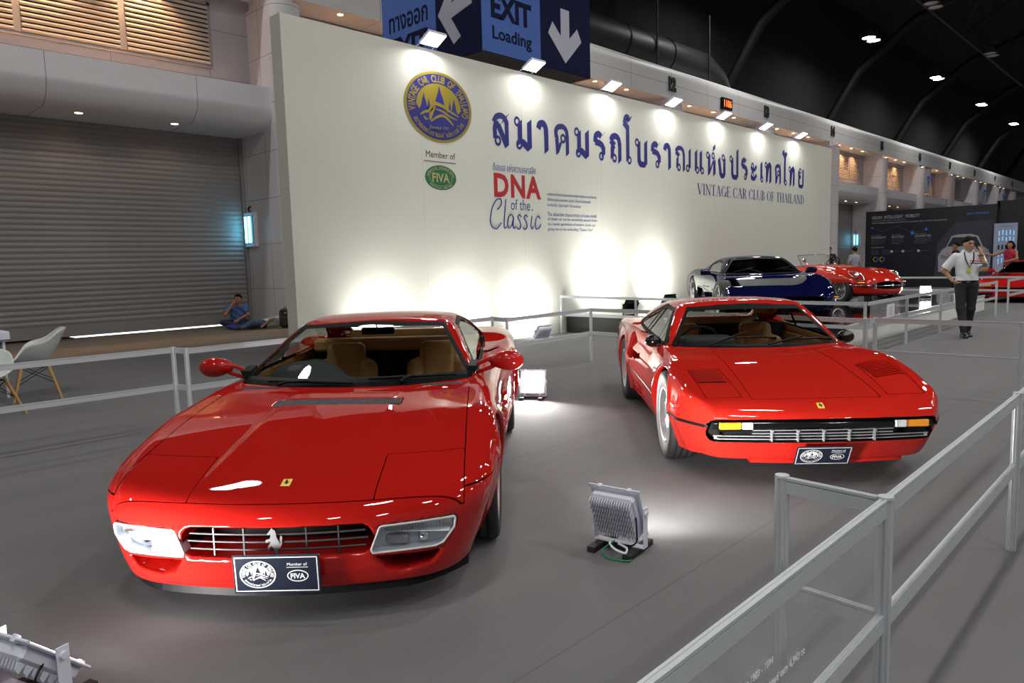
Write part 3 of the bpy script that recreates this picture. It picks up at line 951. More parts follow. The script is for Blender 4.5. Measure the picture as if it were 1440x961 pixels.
# the big title, brush-drawn letters: (c)urve or (s)traight strokes in a unit box, (r)ings for the loops
TG = {'so': [('c', [(.10, .22), (.08, .50), (.16, .68), (.36, .70)]), ('s', [(.30, .68), (.86, .0)]), ('s', [(.86, .0), (.86, .80)]), ('c', [(.02, .74), (.22, .93), (.50, .98), (.78, .88), (.88, .70)]), ('s', [(.58, .76), (.94, 1.04)]), ('r', .26, .16)],
 'mo': [('r', .14, .88), ('s', [(.30, .90), (.30, .16)]), ('r', .24, .13), ('s', [(.36, .27), (.90, .02)]), ('s', [(.90, .0), (.90, .96)])],
 'aa': [('c', [(.05, .76), (.22, .93), (.55, .97), (.84, .78), (.86, .50)]), ('s', [(.86, .62), (.86, .0)])],
 'kho': [('s', [(.16, .0), (.10, .58)]), ('c', [(.08, .56), (.04, .78), (.25, .95), (.55, .98), (.84, .82), (.88, .55)]), ('s', [(.88, .62), (.88, .0)]), ('s', [(.18, .05), (.42, .46)]), ('r', .56, .56)],
 'ro': [('c', [(.10, .62), (.14, .84), (.42, .95), (.66, .86)]), ('s', [(.62, .84), (.96, 1.02)]), ('c', [(.08, .64), (.40, .62), (.74, .54), (.86, .40)]), ('s', [(.87, .44), (.87, .16)]), ('r', .66, .13)],
 'tho': [('c', [(.05, .78), (.20, .93), (.50, .98), (.80, .88), (.90, .62)]), ('s', [(.90, .68), (.90, .0)]), ('s', [(.06, .78), (.38, .62)]), ('c', [(.36, .63), (.20, .50), (.18, .32)]), ('s', [(.18, .38), (.18, .14)]), ('r', .38, .13)],
 'o': [('r', .66, .13), ('s', [(.46, .12), (.46, 1.42)]), ('s', [(.48, 1.38), (.02, 1.56)]), ('c', [(.06, 1.54), (.22, 1.76), (.46, 1.80), (.62, 1.64)]), ('s', [(.58, 1.62), (.86, 1.84)])],
 'bo': [('r', .14, .88), ('s', [(.30, .90), (.30, .16)]), ('c', [(.30, .22), (.40, .05), (.62, .03), (.86, .05)]), ('s', [(.90, .0), (.90, .97)])],
 'no': [('c', [(.03, .78), (.14, .93), (.32, .97), (.50, .88), (.56, .62)]), ('s', [(.56, .68), (.56, .0)]), ('s', [(.04, .78), (.24, .62)]), ('s', [(.14, .56), (.11, .14)]), ('r', .23, .13), ('s', [(.56, .04), (.78, .22)]), ('r', .82, .14), ('s', [(.95, .14), (.95, .97)])],
 'ae': [('s', [(.12, .12), (.12, .97)]), ('r', .28, .12), ('s', [(.68, .12), (.68, .97)]), ('r', .86, .12)],
 'ho': [('r', .13, .87), ('s', [(.28, .88), (.28, .0)]), ('s', [(.30, .05), (.80, .72)]), ('r', .72, .88), ('s', [(.86, .66), (.86, .0)]), ('s', [(.82, 1.14), (.82, 1.36)])],
 'ngo': [('s', [(.05, .80), (.30, .12)]), ('c', [(.28, .14), (.44, .02), (.66, .02), (.86, .16), (.86, .40)]), ('s', [(.86, .34), (.86, .80)]), ('r', .68, .87)],
 'po': [('r', .14, .88), ('s', [(.30, .90), (.30, .16)]), ('c', [(.30, .22), (.40, .05), (.62, .03), (.86, .05)]), ('s', [(.90, .0), (.90, 1.36)])],
 'a': [('r', .26, .72), ('c', [(.06, .70), (.14, .56), (.50, .52), (.96, .74)]), ('r', .26, .28), ('c', [(.06, .26), (.14, .12), (.50, .08), (.96, .30)])],
 'e': [('s', [(.20, .12), (.20, .97)]), ('r', .58, .12)],
 'tto': [('r', .14, .88), ('s', [(.30, .90), (.30, .0)]), ('c', [(.30, .28), (.50, .76), (.70, .94), (.86, .82)]), ('s', [(.87, .86), (.87, .0)])],
 'sso': [('s', [(.16, .0), (.10, .58)]), ('c', [(.08, .56), (.04, .78), (.25, .92), (.55, .95), (.82, .82), (.88, .55)]), ('s', [(.88, .62), (.88, .0)]), ('s', [(.18, .05), (.42, .46)]), ('r', .56, .56), ('s', [(.66, .86), (1.04, 1.12)])],
 'ai': [('r', .76, .12), ('s', [(.54, .12), (.54, 1.34)]), ('c', [(.54, 1.28), (.62, 1.52), (.80, 1.64), (.98, 1.56)]), ('s', [(.60, 1.46), (.34, 1.60)]), ('s', [(.40, 1.58), (.02, 1.70)]), ('s', [(.08, 1.80), (.28, 1.62)])],
 'yo': [('r', .36, .88), ('c', [(.20, .88), (.10, .72), (.18, .58), (.50, .54)]), ('c', [(.44, .56), (.16, .46), (.14, .20)]), ('c', [(.14, .26), (.22, .05), (.60, .02), (.88, .06)]), ('s', [(.90, .0), (.90, .97)])]}
TW = [('so', 9.45, 9.95), ('mo', 10.0, 10.57), ('aa', 10.64, 11.05), ('kho', 11.17, 11.69), ('mo', 11.77, 12.34), ('ro', 12.41, 12.91), ('tho', 12.98, 13.49), ('o', 13.49, 13.92), ('bo', 13.93, 14.51), ('ro', 14.58, 15.08), ('aa', 15.12, 15.52),
      ('no', 15.63, 16.43), ('ae', 16.54, 17.09), ('ho', 17.12, 17.72), ('ngo', 17.75, 18.24), ('po', 18.36, 18.97), ('ro', 19.05, 19.52), ('a', 19.63, 20.08), ('e', 20.24, 20.48), ('tto', 20.5, 21.04), ('sso', 21.21, 21.69), ('ai', 21.69, 22.11), ('tto', 22.15, 22.69), ('yo', 22.85, 23.36)]
def title(z0=3.575, h=.555, t0=.128):
    b = MB()
    for g, xa, xb in TW:
        w = xb-xa; lay = 0; t = t0*(.80 if g in ('so', 'kho', 'sso', 'a', 'no', 'yo') else 1)
        def pt(u, v): return (xa+t/2+u*(w-t), z0+v*h)
        for st in TG[g]:
            lay += 1; y = 9.4985-.0004*lay
            if st[0] == 'r':
                c = pt(st[1], st[2]); R2, R1 = .094, .044; V = []
                for i in range(24):
                    a = 2*PI*i/24; V += [(c[0]+R1*.9*math.cos(a), y, c[1]+R1*math.sin(a)), (c[0]+R2*.9*math.cos(a), y, c[1]+R2*math.sin(a))]
                b.add(V, [[2*i, 2*((i+1) % 24), 2*((i+1) % 24)+1, 2*i+1] for i in range(24)])
                continue
            P = np.array([pt(u, v) for u, v in st[1]])
            if st[0] == 'c':
                k = np.arange(len(P)); q = np.linspace(0, len(P)-1, 16); P = np.stack([herm(k, P[:, 0], q), herm(k, P[:, 1], q)], 1)
            D = np.gradient(P, axis=0); D = D/np.linalg.norm(D, axis=1, keepdims=True)
            V = []
            for p, d in zip(P, D):
                # broad-nib pen: terminals cut on a slant
                nib = np.array([.83, .56])*t*.60 if (st[0] == 's' and abs(d[1]) > .5) else np.array([d[1], -d[0]])*t*.52
                V += [(p[0]-nib[0], y, p[1]-nib[1]), (p[0]+nib[0], y, p[1]+nib[1])]
            F = []
            for i in range(len(P)-1):
                f = [2*i, 2*i+1, 2*i+3, 2*i+2]
                a = sum(V[f[j]][0]*V[f[(j+1) % 4]][2]-V[f[(j+1) % 4]][0]*V[f[j]][2] for j in range(4))
                F.append(f if a > 0 else f[::-1])
            b.add(V, F)
    return b.build('title_lettering', blue, W)
title()
# serif line, letters drawn as thick and thin strokes
def serif_text(parent, m, s, x0, y, z0, width, h):
    S = .13; t_ = .035    # thick, thin stroke
    G = {'V': ('l', .68, [((.06, 1), (.34, 0), S), ((.62, 1), (.34, 0), t_)], [(0, 1, .22), (.48, 1, .2)]),
         'I': ('l', .30, [((.15, 0), (.15, 1), S)], [(.02, 0, .26), (.02, 1, .26)]),
         'N': ('l', .74, [((.12, 0), (.12, 1), t_), ((.12, 1), (.62, 0), S), ((.62, 0), (.62, 1), t_)], [(0, 0, .24), (0, 1, .2), (.50, 1, .24)]),
         'T': ('l', .60, [((.30, 0), (.30, 1), S), ((.02, .98), (.58, .98), t_), ((.03, 1), (.03, .80), t_), ((.57, 1), (.57, .80), t_)], [(.17, 0, .26)]),
         'A': ('l', .70, [((.08, 0), (.34, 1), t_), ((.36, 1), (.62, 0), S), ((.18, .34), (.52, .34), t_)], [(0, 0, .2), (.48, 0, .24)]),
         'G': ('c', .72, [((.64, .0), (.64, .40), S)], [(.52, .42, .24)]), 'C': ('c', .66, [((.60, .95), (.60, .74), t_)], []),
         'E': ('l', .58, [((.15, 0), (.15, 1), S), ((.15, .98), (.54, .98), t_), ((.15, .02), (.55, .02), t_), ((.15, .5), (.42, .5), t_), ((.54, 1), (.54, .8), t_), ((.55, .22), (.55, 0), t_), ((.42, .42), (.42, .6), t_)], [(.02, 0, .24), (.02, 1, .24)]),
         'R': ('p', .64, [((.15, 0), (.15, 1), S), ((.32, .5), (.58, 0), S)], [(.02, 0, .26), (.52, 0, .14), (.02, 1, .2)]),
         'L': ('l', .56, [((.15, 0), (.15, 1), S), ((.15, .02), (.54, .02), t_), ((.54, .24), (.54, 0), t_)], [(.02, 0, .24), (.02, 1, .26)]),
         'U': ('u', .70, [((.14, .26), (.14, 1), S), ((.58, .26), (.58, 1), t_)], [(.01, 1, .26), (.48, 1, .2)]),
         'B': ('b', .60, [((.15, 0), (.15, 1), S)], [(.02, 0, .2), (.02, 1, .2)]),
         'O': ('o', .72, [], []), 'F': ('l', .54, [((.15, 0), (.15, 1), S), ((.15, .98), (.52, .98), t_), ((.15, .5), (.40, .5), t_), ((.52, 1), (.52, .8), t_), ((.40, .42), (.40, .6), t_)], [(.02, 0, .26), (.02, 1, .24)]),
         'H': ('l', .74, [((.14, 0), (.14, 1), S), ((.60, 0), (.60, 1), S), ((.14, .5), (.60, .5), t_)], [(.01, 0, .26), (.01, 1, .26), (.47, 0, .26), (.47, 1, .26)]),
         'D': ('d', .70, [((.15, 0), (.15, 1), S)], [(.02, 0, .24), (.02, 1, .24)])}
    quads = []; x = 0
    def st(a, b_, w):
        dx, dy = b_[0]-a[0], b_[1]-a[1]
        if abs(dy) > .05:      # mostly upright: offset sideways
            quads.append([(x+a[0]-w/2, a[1]), (x+a[0]+w/2, a[1]), (x+b_[0]+w/2, b_[1]), (x+b_[0]-w/2, b_[1])])
        else:
            quads.append([(x+a[0], a[1]-w/2), (x+b_[0], b_[1]-w/2), (x+b_[0], b_[1]+w/2), (x+a[0], a[1]+w/2)])
    def bowl(cx, cy, rx, ry, a0, a1, thick):
        n = 14
        for i in range(n):
            p = []
            for a in (a0+(a1-a0)*i/n, a0+(a1-a0)*(i+1)/n):
                w = t_+(thick-t_)*abs(math.cos(a))
                p.append(((x+cx+rx*math.cos(a), cy+ry*math.sin(a)), (x+cx+(rx-w)*math.cos(a), cy+(ry-t_)*math.sin(a))))
            quads.append([p[0][0], p[1][0], p[1][1], p[0][1]])
    for ch in s:
        if ch == ' ': x += .32; continue
        k, adv, strokes, serifs = G[ch]
        for a, b_, w in strokes: st(a, b_, w)
        for sx, sy, sw in serifs: quads.append([(x+sx, sy-(t_ if sy > .9 else 0)), (x+sx+sw, sy-(t_ if sy > .9 else 0)), (x+sx+sw, sy+(0 if sy > .9 else t_)), (x+sx, sy+(0 if sy > .9 else t_))])
        if k == 'c': bowl(.36, .5, .33, .51, .62, 2*PI-.62, S)
        if k == 'o': bowl(.36, .5, .34, .51, 0, 2*PI, S)
        if k == 'd': bowl(.20, .5, .46, .5, -PI/2, PI/2, S)
        if k == 'p': bowl(.20, .745, .36, .255, -PI/2, PI/2, S)
        if k == 'b': bowl(.20, .755, .30, .245, -PI/2, PI/2, S); bowl(.20, .26, .36, .26, -PI/2, PI/2, S)
        if k == 'u': bowl(.36, .28, .265, .29, PI, 2*PI, S*.7)
        x += adv+.05
    kx = width/x
    V = []; F = []
    for q in quads:
        n = len(V); V += [(x0+u*kx, y, z0+v*h) for u, v in q]
        ar = sum(q[i][0]*q[(i+1) % 4][1]-q[(i+1) % 4][0]*q[i][1] for i in range(4))
        F.append([n, n+1, n+2, n+3] if ar > 0 else [n+3, n+2, n+1, n])
    return mesh_obj('serif_lettering', V, F, m, parent)
serif_text(W, navy, 'VINTAGE CAR CLUB OF THAILAND', 16.72, 9.495, 3.045, 6.68, .275)
emblem(W, (8.225, 9.496, 4.07), .578, UX, UZ, sx=1.28)
T('Founded 1971', M['emb_gold'], 7.98, 3.70, .42, .055, shear=.3, y=9.47)
T('Member of', inkm, 7.90, 3.235, .65, .105)
b = MB(); b.box((7.855, 9.496, 3.165), (8.555, 9.4995, 3.175)); b.build('rule', inkm, W)
grn = mat('badge_green', (.015, .135, .045), rough=.5); gld = mat('badge_gold', (.45, .40, .20), rough=.5)
b = MB(); b.prism([(8.21+.345*math.cos(2*PI*i/48), 2.91+.205*math.sin(2*PI*i/48)) for i in range(48)], .003, 'y', 9.4965); b.build('oval_badge', grn, W)
b = MB(); V = []
for i in range(48):
    a = 2*PI*i/48; V += [(8.21+.25*math.cos(a), 9.4955, 2.91+.135*math.sin(a)), (8.21+.258*math.cos(a), 9.4955, 2.91+.141*math.sin(a))]
b.add(V, [[2*i, 2*((i+1) % 48), 2*((i+1) % 48)+1, 2*i+1] for i in range(48)]); b.build('oval_ring', gld, W)
T('FIVA', gld, 8.02, 2.835, .38, .15, bold=.02, y=9.4955)
def arc(s, cx, cz, rx, rz, a0, a1, h, m, top=True):
    n = len(s)
    V = []; F = []
    for i, ch in enumerate(s):
        if ch == ' ': continue
        a = a0+(a1-a0)*i/(n-1)
        v, f = text_mesh(ch, 1, 0, .02)
        if not len(v): continue
        v[:, 0] = (v[:, 0]-(v[:, 0].min()+v[:, 0].max())/2)*h; v[:, 1] *= h
        t = math.atan2(math.cos(a)*rz, -math.sin(a)*rx)+(PI if top else 0)
        c_, s_ = math.cos(t), math.sin(t); off = len(V)
        for q in v: V.append((cx+rx*math.cos(a)+q[0]*c_-q[1]*s_, 9.495, cz+rz*math.sin(a)+q[0]*s_+q[1]*c_))
        F += [[j+off for j in ff] for ff in f]
    mesh_obj('ring_lettering', V, F, m, W)
arc('FEDERATION INTERNATIONALE', 8.21, 2.91, .275, .152, PI-.15, .15, .045, gld)
arc('VEHICULES ANCIENS', 8.21, 2.91, .315, .186, PI+.7, 2*PI-.7, .045, gld, False)
T('ดีเอนเอ แห่งความคลาสสิค', navy, 9.455, 3.125, 1.16, .155)
T('DNA', redm, 9.47, 2.655, 1.28, .43, bold=.034, ext=.003, spacing=1.12)
T('of the', navy, 9.90, 2.43, .53, .20)
# 'Classic' in a thin slanted script
def script(parent, m, strokes, ox, oz, k, w=.011):
    b = MB()
    for st in strokes:
        st = np.array(st, float); kk = np.arange(len(st)); q = np.linspace(0, len(st)-1, 6*len(st))
        P = [(ox+float(herm(kk, st[:, 0], v))*k, 9.494, oz+float(herm(kk, st[:, 1], v))*k) for v in q]
        b.tube(P, w, 5)
    return b.build('script_lettering', m, parent)
script(W, blue, [
    [(.42, .72), (.56, .82), (.66, .98), (.62, 1.12), (.48, 1.12), (.26, .94), (.10, .62), (.04, .30), (.14, .05), (.34, .0), (.62, .22)],
    [(.90, 1.12), (.82, .60), (.76, .14), (.82, .02), (.90, .10)],
    [(1.30, .42), (1.18, .56), (1.02, .44), (.96, .18), (1.02, .03), (1.16, .10), (1.30, .44), (1.26, .14), (1.32, .02), (1.42, .12)],
    [(1.74, .48), (1.64, .56), (1.54, .46), (1.64, .30), (1.70, .14), (1.60, .0), (1.46, .06)],
    [(2.10, .48), (2.00, .56), (1.90, .46), (2.00, .30), (2.06, .14), (1.96, .0), (1.82, .06)],
    [(2.36, .52), (2.28, .16), (2.34, .02), (2.44, .12)], [(2.38, .74), (2.40, .78)],
    [(2.84, .44), (2.74, .54), (2.60, .42), (2.54, .18), (2.60, .02), (2.76, .06), (2.88, .20)]], 9.33, 2.075, .485)
for i, s in enumerate(('เอกลักษณ์อันโดดเด่นของรถคลาสสิคบางรุ่นสามารถถ่ายทอด', 'ไปยังรถรุ่นใหม่คลาสสิค รุ่นต่อๆ ได้อย่างน่าอัศจรรย์', 'จนเกิดเป็น "คู่คลาสสิค" ที่น่าหลงใหล')):
    T(s, navy, 10.94, 2.725-i*.105, (1.58, 1.38, 1.04)[i], .085)
for i, s in enumerate(('The distinctive characteristics of some model', 'of classic car can be remarkably passed down', 'to a newer generation of modern classic car,', 'giving rise to the enthralling "Classic Duo".')):
    T(s, navy, 10.94, 2.345-i*.100, (1.58, 1.59, 1.54, 1.47)[i], .078)

# ------------------------------------------------------------------ flood lamps
facem = emat('flood_led_face', (1.0, 1.0, .97), 16)
def smooth_path(P, n=5):
    P = np.array(P, float); k = np.arange(len(P)); q = np.linspace(0, len(P)-1, n*len(P))
    return [tuple(float(herm(k, P[:, i], v)) for i in range(3)) for v in q]
def flood(name, loc, az, tilt, label, group=None, power=60, face_on=True, body=None, size=(.30, .26), spread=120, base=True, zc=.20, color=(1, .98, .94), size_l=None, cable=True, face=None):
    """az: direction the lamp looks (radians in plan), tilt: elevation of the beam"""
    body = body or M['whitepowder']
    r = empty(name, loc, az, label, 'floodlight', group)
    w, h = size
    head = empty('lamp_head', (0, 0, zc), 0, parent=r); head.rotation_euler = (0, -tilt, 0)
    # looks along +x
    b = MB(); b.box((-.012, -w/2-.012, -h/2-.012), (.0, w/2+.012, h/2+.012), .006)
    b.box((-.060, -w/2+.006, -h/2+.006), (-.012, w/2-.006, h/2-.006), .012)
    b.build('housing', body, head)
    fn = MB()
    n = 17
    for i in range(n):
        y = -w/2+.014+i*(w-.028)/(n-1)
        for j in range(7):
            z = -h/2+.012+j*(h-.024)/7
            fn.add([(-.06, y-.003, z), (-.06, y+.003, z), (-.06, y+.003, z+h/7*.82), (-.06, y-.003, z+h/7*.82), (-.092, y-.002, z+.004), (-.092, y+.002, z+.004), (-.084, y+.002, z+h/7*.62), (-.084, y-.002, z+h/7*.62)],
                   [(0, 3, 7, 4), (1, 5, 6, 2), (4, 7, 6, 5), (3, 2, 6, 7), (0, 4, 5, 1)])
    fn.build('cooling_fins', body, head)
    f = MB(); f.add([(.0015, -w/2+.008, -h/2+.008), (.0015, w/2-.008, -h/2+.008), (.0015, w/2-.008, h/2-.008), (.0015, -w/2+.008, h/2-.008)], [(0, 1, 2, 3)])
    f.build('light_face', face or facem, head)
    for s in (-1, 1):
        for z0 in (h/2-.002, -h/2-.020):
            c = MB(); c.box((-.016, s*w*.33-.010, z0), (.010, s*w*.33+.010, z0+.022), .003); c.build('clip', body, head)
    c = MB(); c.tube([(-.003, -w/2-.018, h/2+.012), (-.003, w/2+.018, h/2+.012)], .006, 6); c.build('top_bar', body, head)
    y = MB(); g = zc-.045
    for s in (-1, 1):
        y.box((-.022, s*(w/2+.016)-.002, .030 if base else .0), (.022, s*(w/2+.016)+.002, zc+.03))
        y.tube([(0, s*(w/2+.012), zc), (0, s*(w/2+.028), zc)], .013, 10)
    y.box((-.022, -w/2-.018, .030 if base else .0), (.022, w/2+.018, .034 if base else .004))
    y.build('yoke', body, r)
    if base:
        q = MB()
        for s in (-1, 1): q.box((-.13, s*w*.40-.022, 0), (.13, s*w*.40+.022, .03), .003)
        q.box((-.025, -w*.40, .004), (.025, w*.40, .029)); q.build('stand', mat('black_timber', (.012, .011, .011), rough=.7), r)
    if cable:
        q = MB(); q.tube(smooth_path([(-.05, -w/2+.01, zc-.01), (-.095, -w/2-.015, zc-.04), (-.08, -w/2-.01, .10), (-.06, -w/2+.04, .05), (-.05, .02, .045)]), .0045, 6); q.build('cable', M['black'], r)
        q = MB(); q.tube(smooth_path([(-.06, .02, .05), (-.11, .0, .06), (-.14, -.05, .05), (-.12, -.09, .035), (-.07, -.07, .04), (-.06, -.02, .05)]), .006, 6); q.build('plug_lead', M['white'], r)
        q = MB(); q.tube(smooth_path([(-.06, .0, .06), (-.13, .03, .03), (-.16, -.03, .01), (-.13, -.12, .008), (-.06, -.10, .012)]), .004, 6); q.build('earth_wire', mat('green_wire', (.0, .25, .12), rough=.4), r)
    if power:
        l = bpy.data.lights.new('flood_beam', 'AREA'); l.shape = 'RECTANGLE'; l.size = h-.02; l.size_y = w-.02; l.energy = power; l.color = color; l.spread = math.radians(spread)
        lo = bpy.data.objects.new('flood_beam', l); link(lo, head); lo.location = (.004, 0, 0); lo.rotation_euler = (0, -PI/2, 0)
    return r
R_ = math.radians
flood('floodlight', (2.90, 2.08, 0), R_(8), R_(24), 'white finned floodlight on black blocks, seen from behind between the two red coupes', None, 34, zc=.205, spread=125, size=(.245, .25))
flood('floodlight', (5.64, 5.16, 0), R_(180+30), R_(20), 'dazzling white floodlight facing the viewer on the carpet between the two coupes', None, 55, zc=.18, spread=150, size=(.255, .235))
flood('floodlight', (.53, 2.83, 0), R_(20), R_(46), 'white floodlight cut off by the lower left corner of the photo, by the wedge coupe', None, 30, zc=.20, spread=140)
for i, (x, lab) in enumerate(((6.75, 'white floodlight against the display wall foot behind the wedge coupe'), (8.45, 'white floodlight aimed up the display wall, behind the wedge coupe, nearer the barrier corner'), (10.15, 'white floodlight standing at the foot of the display wall just before the black-sided podium'))):
    flood('floodlight', (x, 9.02, 0), R_(78), R_(38), lab, None, 30, zc=.16, spread=125, base=False, cable=False)
for i, (x, lab) in enumerate(((12.35, 'black floodlight on the podium, nearest the podium corner'), (14.45, 'black floodlight on the podium beside the dark blue supercar'))):
    flood('floodlight', (x, 8.55+.4*i, .362), R_(68), R_(38), lab, None, 42, zc=.16, spread=125, base=False, body=M['black'], cable=False)
flood('floodlight', (18.7, 4.75, .362), R_(207), R_(8), 'glaring floodlight on the podium beside the round-nosed open red roadster', None, 25, zc=.18, size=(.22, .2), base=False, cable=False, face=emat('flood_led_bright', (1, 1, 1), 60))
for i in range(7):
    x = 7.96+2.43*i
    lab = 'white floodlight on top of the display wall, %s from the emblem end' % ('first', 'second', 'third', 'fourth', 'fifth', 'sixth', 'seventh', 'eighth')[i]
    r = empty('wall_lamp', (x, 9.30, 5.0), 0, lab, 'floodlight', 'floodlights along the top of the display wall')
    hd = empty('lamp_head', (0, -.03, .06), 0, parent=r); hd.rotation_euler = (R_(-26), 0, 0)
    b = MB(); b.box((-.19, -.15, 0), (.19, .15, .05), .012); b.build('housing', M['whitepowder'], hd)
    b = MB(); b.add([(-.175, -.135, -.002), (.175, -.135, -.002), (.175, .135, -.002), (-.175, .135, -.002)], [(3, 2, 1, 0)]); b.build('light_face', facem, hd)
    b = MB(); 
    for s in (-1, 1): b.tube([(s*.16, .22, -.10), (s*.16, .22, -.02), (s*.16, .06, .04)], .009, 6)
    b.box((-.17, .196, -.10), (.17, .204, -.06)); b.build('bracket', M['whitepowder'], r)
    l = bpy.data.lights.new('wall_lamp_beam', 'AREA'); l.shape = 'RECTANGLE'; l.size = .34; l.size_y = .26; l.energy = 23; l.spread = R_(172); l.color = (1, .99, .95)
    lo = bpy.data.objects.new('wall_lamp_beam', l); link(lo, hd); lo.location = (0, 0, -.006)

# ------------------------------------------------------------------ podium
b = MB(); p = empty('podium', (0, 0, 0), 0, 'low podium with gloss black deck, black end and white front under the supercar and roadster', 'podium')
b.box((11.42, 3.96, 0), (20.5, 9.46, .34)); b.build('plinth', mat('podium_black', (.010, .010, .011), rough=.5), p)
b = MB(); b.box((11.40, 3.93, .34), (20.52, 9.46, .36)); b.build('deck', mat('gloss_deck', (.012, .012, .014), rough=.07, coat=.8), p)
b = MB(); b.box((11.40, 3.925, .005), (20.5, 3.955, .335)); b.build('front_skirting', mat('podium_white', (.78, .78, .74), rough=.5), p)
b = MB(); b.box((11.385, 3.92, .335), (11.42, 9.46, .365)); b.box((11.385, 3.915, .335), (20.52, 3.95, .365)); b.build('edge_trim', M['alu'], p)

# ------------------------------------------------------------------ aluminium barriers
def post(parent, x, y, h=.775):
    b = MB(); r = .0215
    pr = []
    for k in range(8):
        a = PI/4*k
        pr += [(x+r*math.cos(a-.27), y+r*math.sin(a-.27)), (x+r*.80*math.cos(a-.06), y+r*.80*math.sin(a-.06)), (x+r*.80*math.cos(a+.06), y+r*.80*math.sin(a+.06)), (x+r*math.cos(a+.27), y+r*math.sin(a+.27))]
    b.prism(pr, h-.006, 'z', 0); b.lathe([(.0005, h), (r*.98, h), (r*1.02, h-.007)], 16, 'z', c=(x, y, 0), smooth=False)
    return b.build('post', M['alu'], parent)
def rail(parent, a, c, z1, hh=.050, name='rail'):
    a = Vector((a[0], a[1], 0)); c = Vector((c[0], c[1], 0)); d = (c-a).normalized(); n = Vector((-d.y, d.x, 0))
    a = a+d*.018; c = c-d*.018; t = .010
    pr = [(-t, -hh), (t, -hh), (t, -.012), (t*.55, -.012), (t*.55, -.008), (t, -.008), (t, 0), (.003, 0), (.003, -.003), (-.003, -.003), (-.003, 0), (-t, 0), (-t, -.008), (-t*.55, -.008), (-t*.55, -.012), (-t, -.012)]
    V = [tuple(a+n*u+Vector((0, 0, z1+v))) for u, v in pr]+[tuple(c+n*u+Vector((0, 0, z1+v))) for u, v in pr]
    m = len(pr)
    F = [[i, i+m, (i+1) % m+m, (i+1) % m] for i in range(m)]+[list(range(m)), [m+i for i in range(m)][::-1]]
    b = MB(); b.add(V, F); return b.build(name, M['alu'], parent)
def barrier(label, pts, posts=None, group=None):
    r = empty('barrier', (0, 0, 0), 0, label, 'barrier', group)
    for i, q in enumerate(pts):
        if posts is None or i in posts: post(r, *q)
    for a, c in zip(pts[:-1], pts[1:]):
        rail(r, a, c, .770); rail(r, a, c, .435)
    return r
fb = barrier('aluminium barrier in the foreground with a clear info panel, nearest the viewer', [(.16, .625), (2.125, .621), (4.09, .63), (6.06, .635)], posts=(0, 1, 2, 3))
b = MB()
fb2 = barrier('stub of aluminium barrier ending in a lone post, in front of the louvred coupe', [(2.144, .925), (2.126, .624)], posts=(0,))
acr = glassmat('acrylic_sheet', (.985, .985, .99), refl=1.0, haze=.07, hazecol=(.9, .9, .95))
ip = empty('info_panel', (0, 0, 0), 0, 'clear acrylic info sheet with faint white text in the foreground barrier', 'info panel')
b = MB(); b.box((.20, .618, .437), (2.10, .622, .719)); b.build('sheet', acr, ip)
for i, s in enumerate(('year 1989 - 1994', 'twin overhead cam 4,943 cc')):
    place_text(s, M['white'], 'lettering', ip, (1.395+.165*i, .6165, .600-.047*i), UX, UZ, height=.020, align='RIGHT')
barrier('aluminium barrier behind the white chairs ending in a double post', [(-1.4, 6.76), (.58, 6.76), (2.568, 6.76)])
barrier('long aluminium barrier behind the wedge coupe, from the double post to the floodlit corner', [(2.568, 6.74), (2.60, 6.55), (4.55, 6.56), (6.47, 6.585)], posts=(1, 2, 3))
barrier('aluminium barrier with a corner post between the two red coupes', [(6.47, 6.57), (6.41, 6.27), (8.28, 6.41), (8.20, 4.45), (7.98, 2.575)], posts=(1, 2, 3, 4))
barrier('aluminium barrier running right from behind the louvred coupe', [(7.98, 2.555), (8.085, 2.515), (8.10, 1.235), (8.12, -.9)], posts=(1, 2, 3))
barrier('aluminium barrier along the black end of the podium', [(11.20, 9.42), (10.94, 7.45), (10.78, 5.42), (10.65, 3.45)])
barrier('aluminium barrier with info sheets along the white podium front', [(10.70, 3.43), (12.50, 3.43), (14.40, 3.41), (16.45, 3.39), (18.62, 3.35)], posts=(1, 2, 3, 4))
barrier('distant aluminium barrier in front of the far red car', [(21.95, 6.6), (21.95, 4.6), (21.95, 2.6), (21.95, .6), (21.95, -1.4)])
barrier('short distant aluminium barrier beyond the roadster, near the black booth', [(19.6, 3.30), (21.8, 3.25)])
for (xa, xb, lab) in ((10.70, 12.46, 'clear acrylic sheet with a white paper in the podium barrier, beside the supercar'), (14.44, 16.41, 'clear acrylic sheet in the podium barrier behind the walking man')):
    r = empty('info_panel', (0, 0, 0), 0, lab, 'info panel')
    b = MB(); b.box((xa, 3.40, .437), (xb, 3.404, .719)); b.build('sheet', acr, r)
    b = MB(); b.box(((xa+xb)/2-.15, 3.394, .50), ((xa+xb)/2+.18, 3.398, .69)); b.build('paper', M['white'], r)
    b = MB()
    for i in range(5): b.box(((xa+xb)/2-.10, 3.392, .53+i*.028), ((xa+xb)/2+.12-.03*(i % 2), 3.3935, .536+i*.028))
    b.build('print', mat('paper_print', (.45, .25, .28), rough=.7), r)
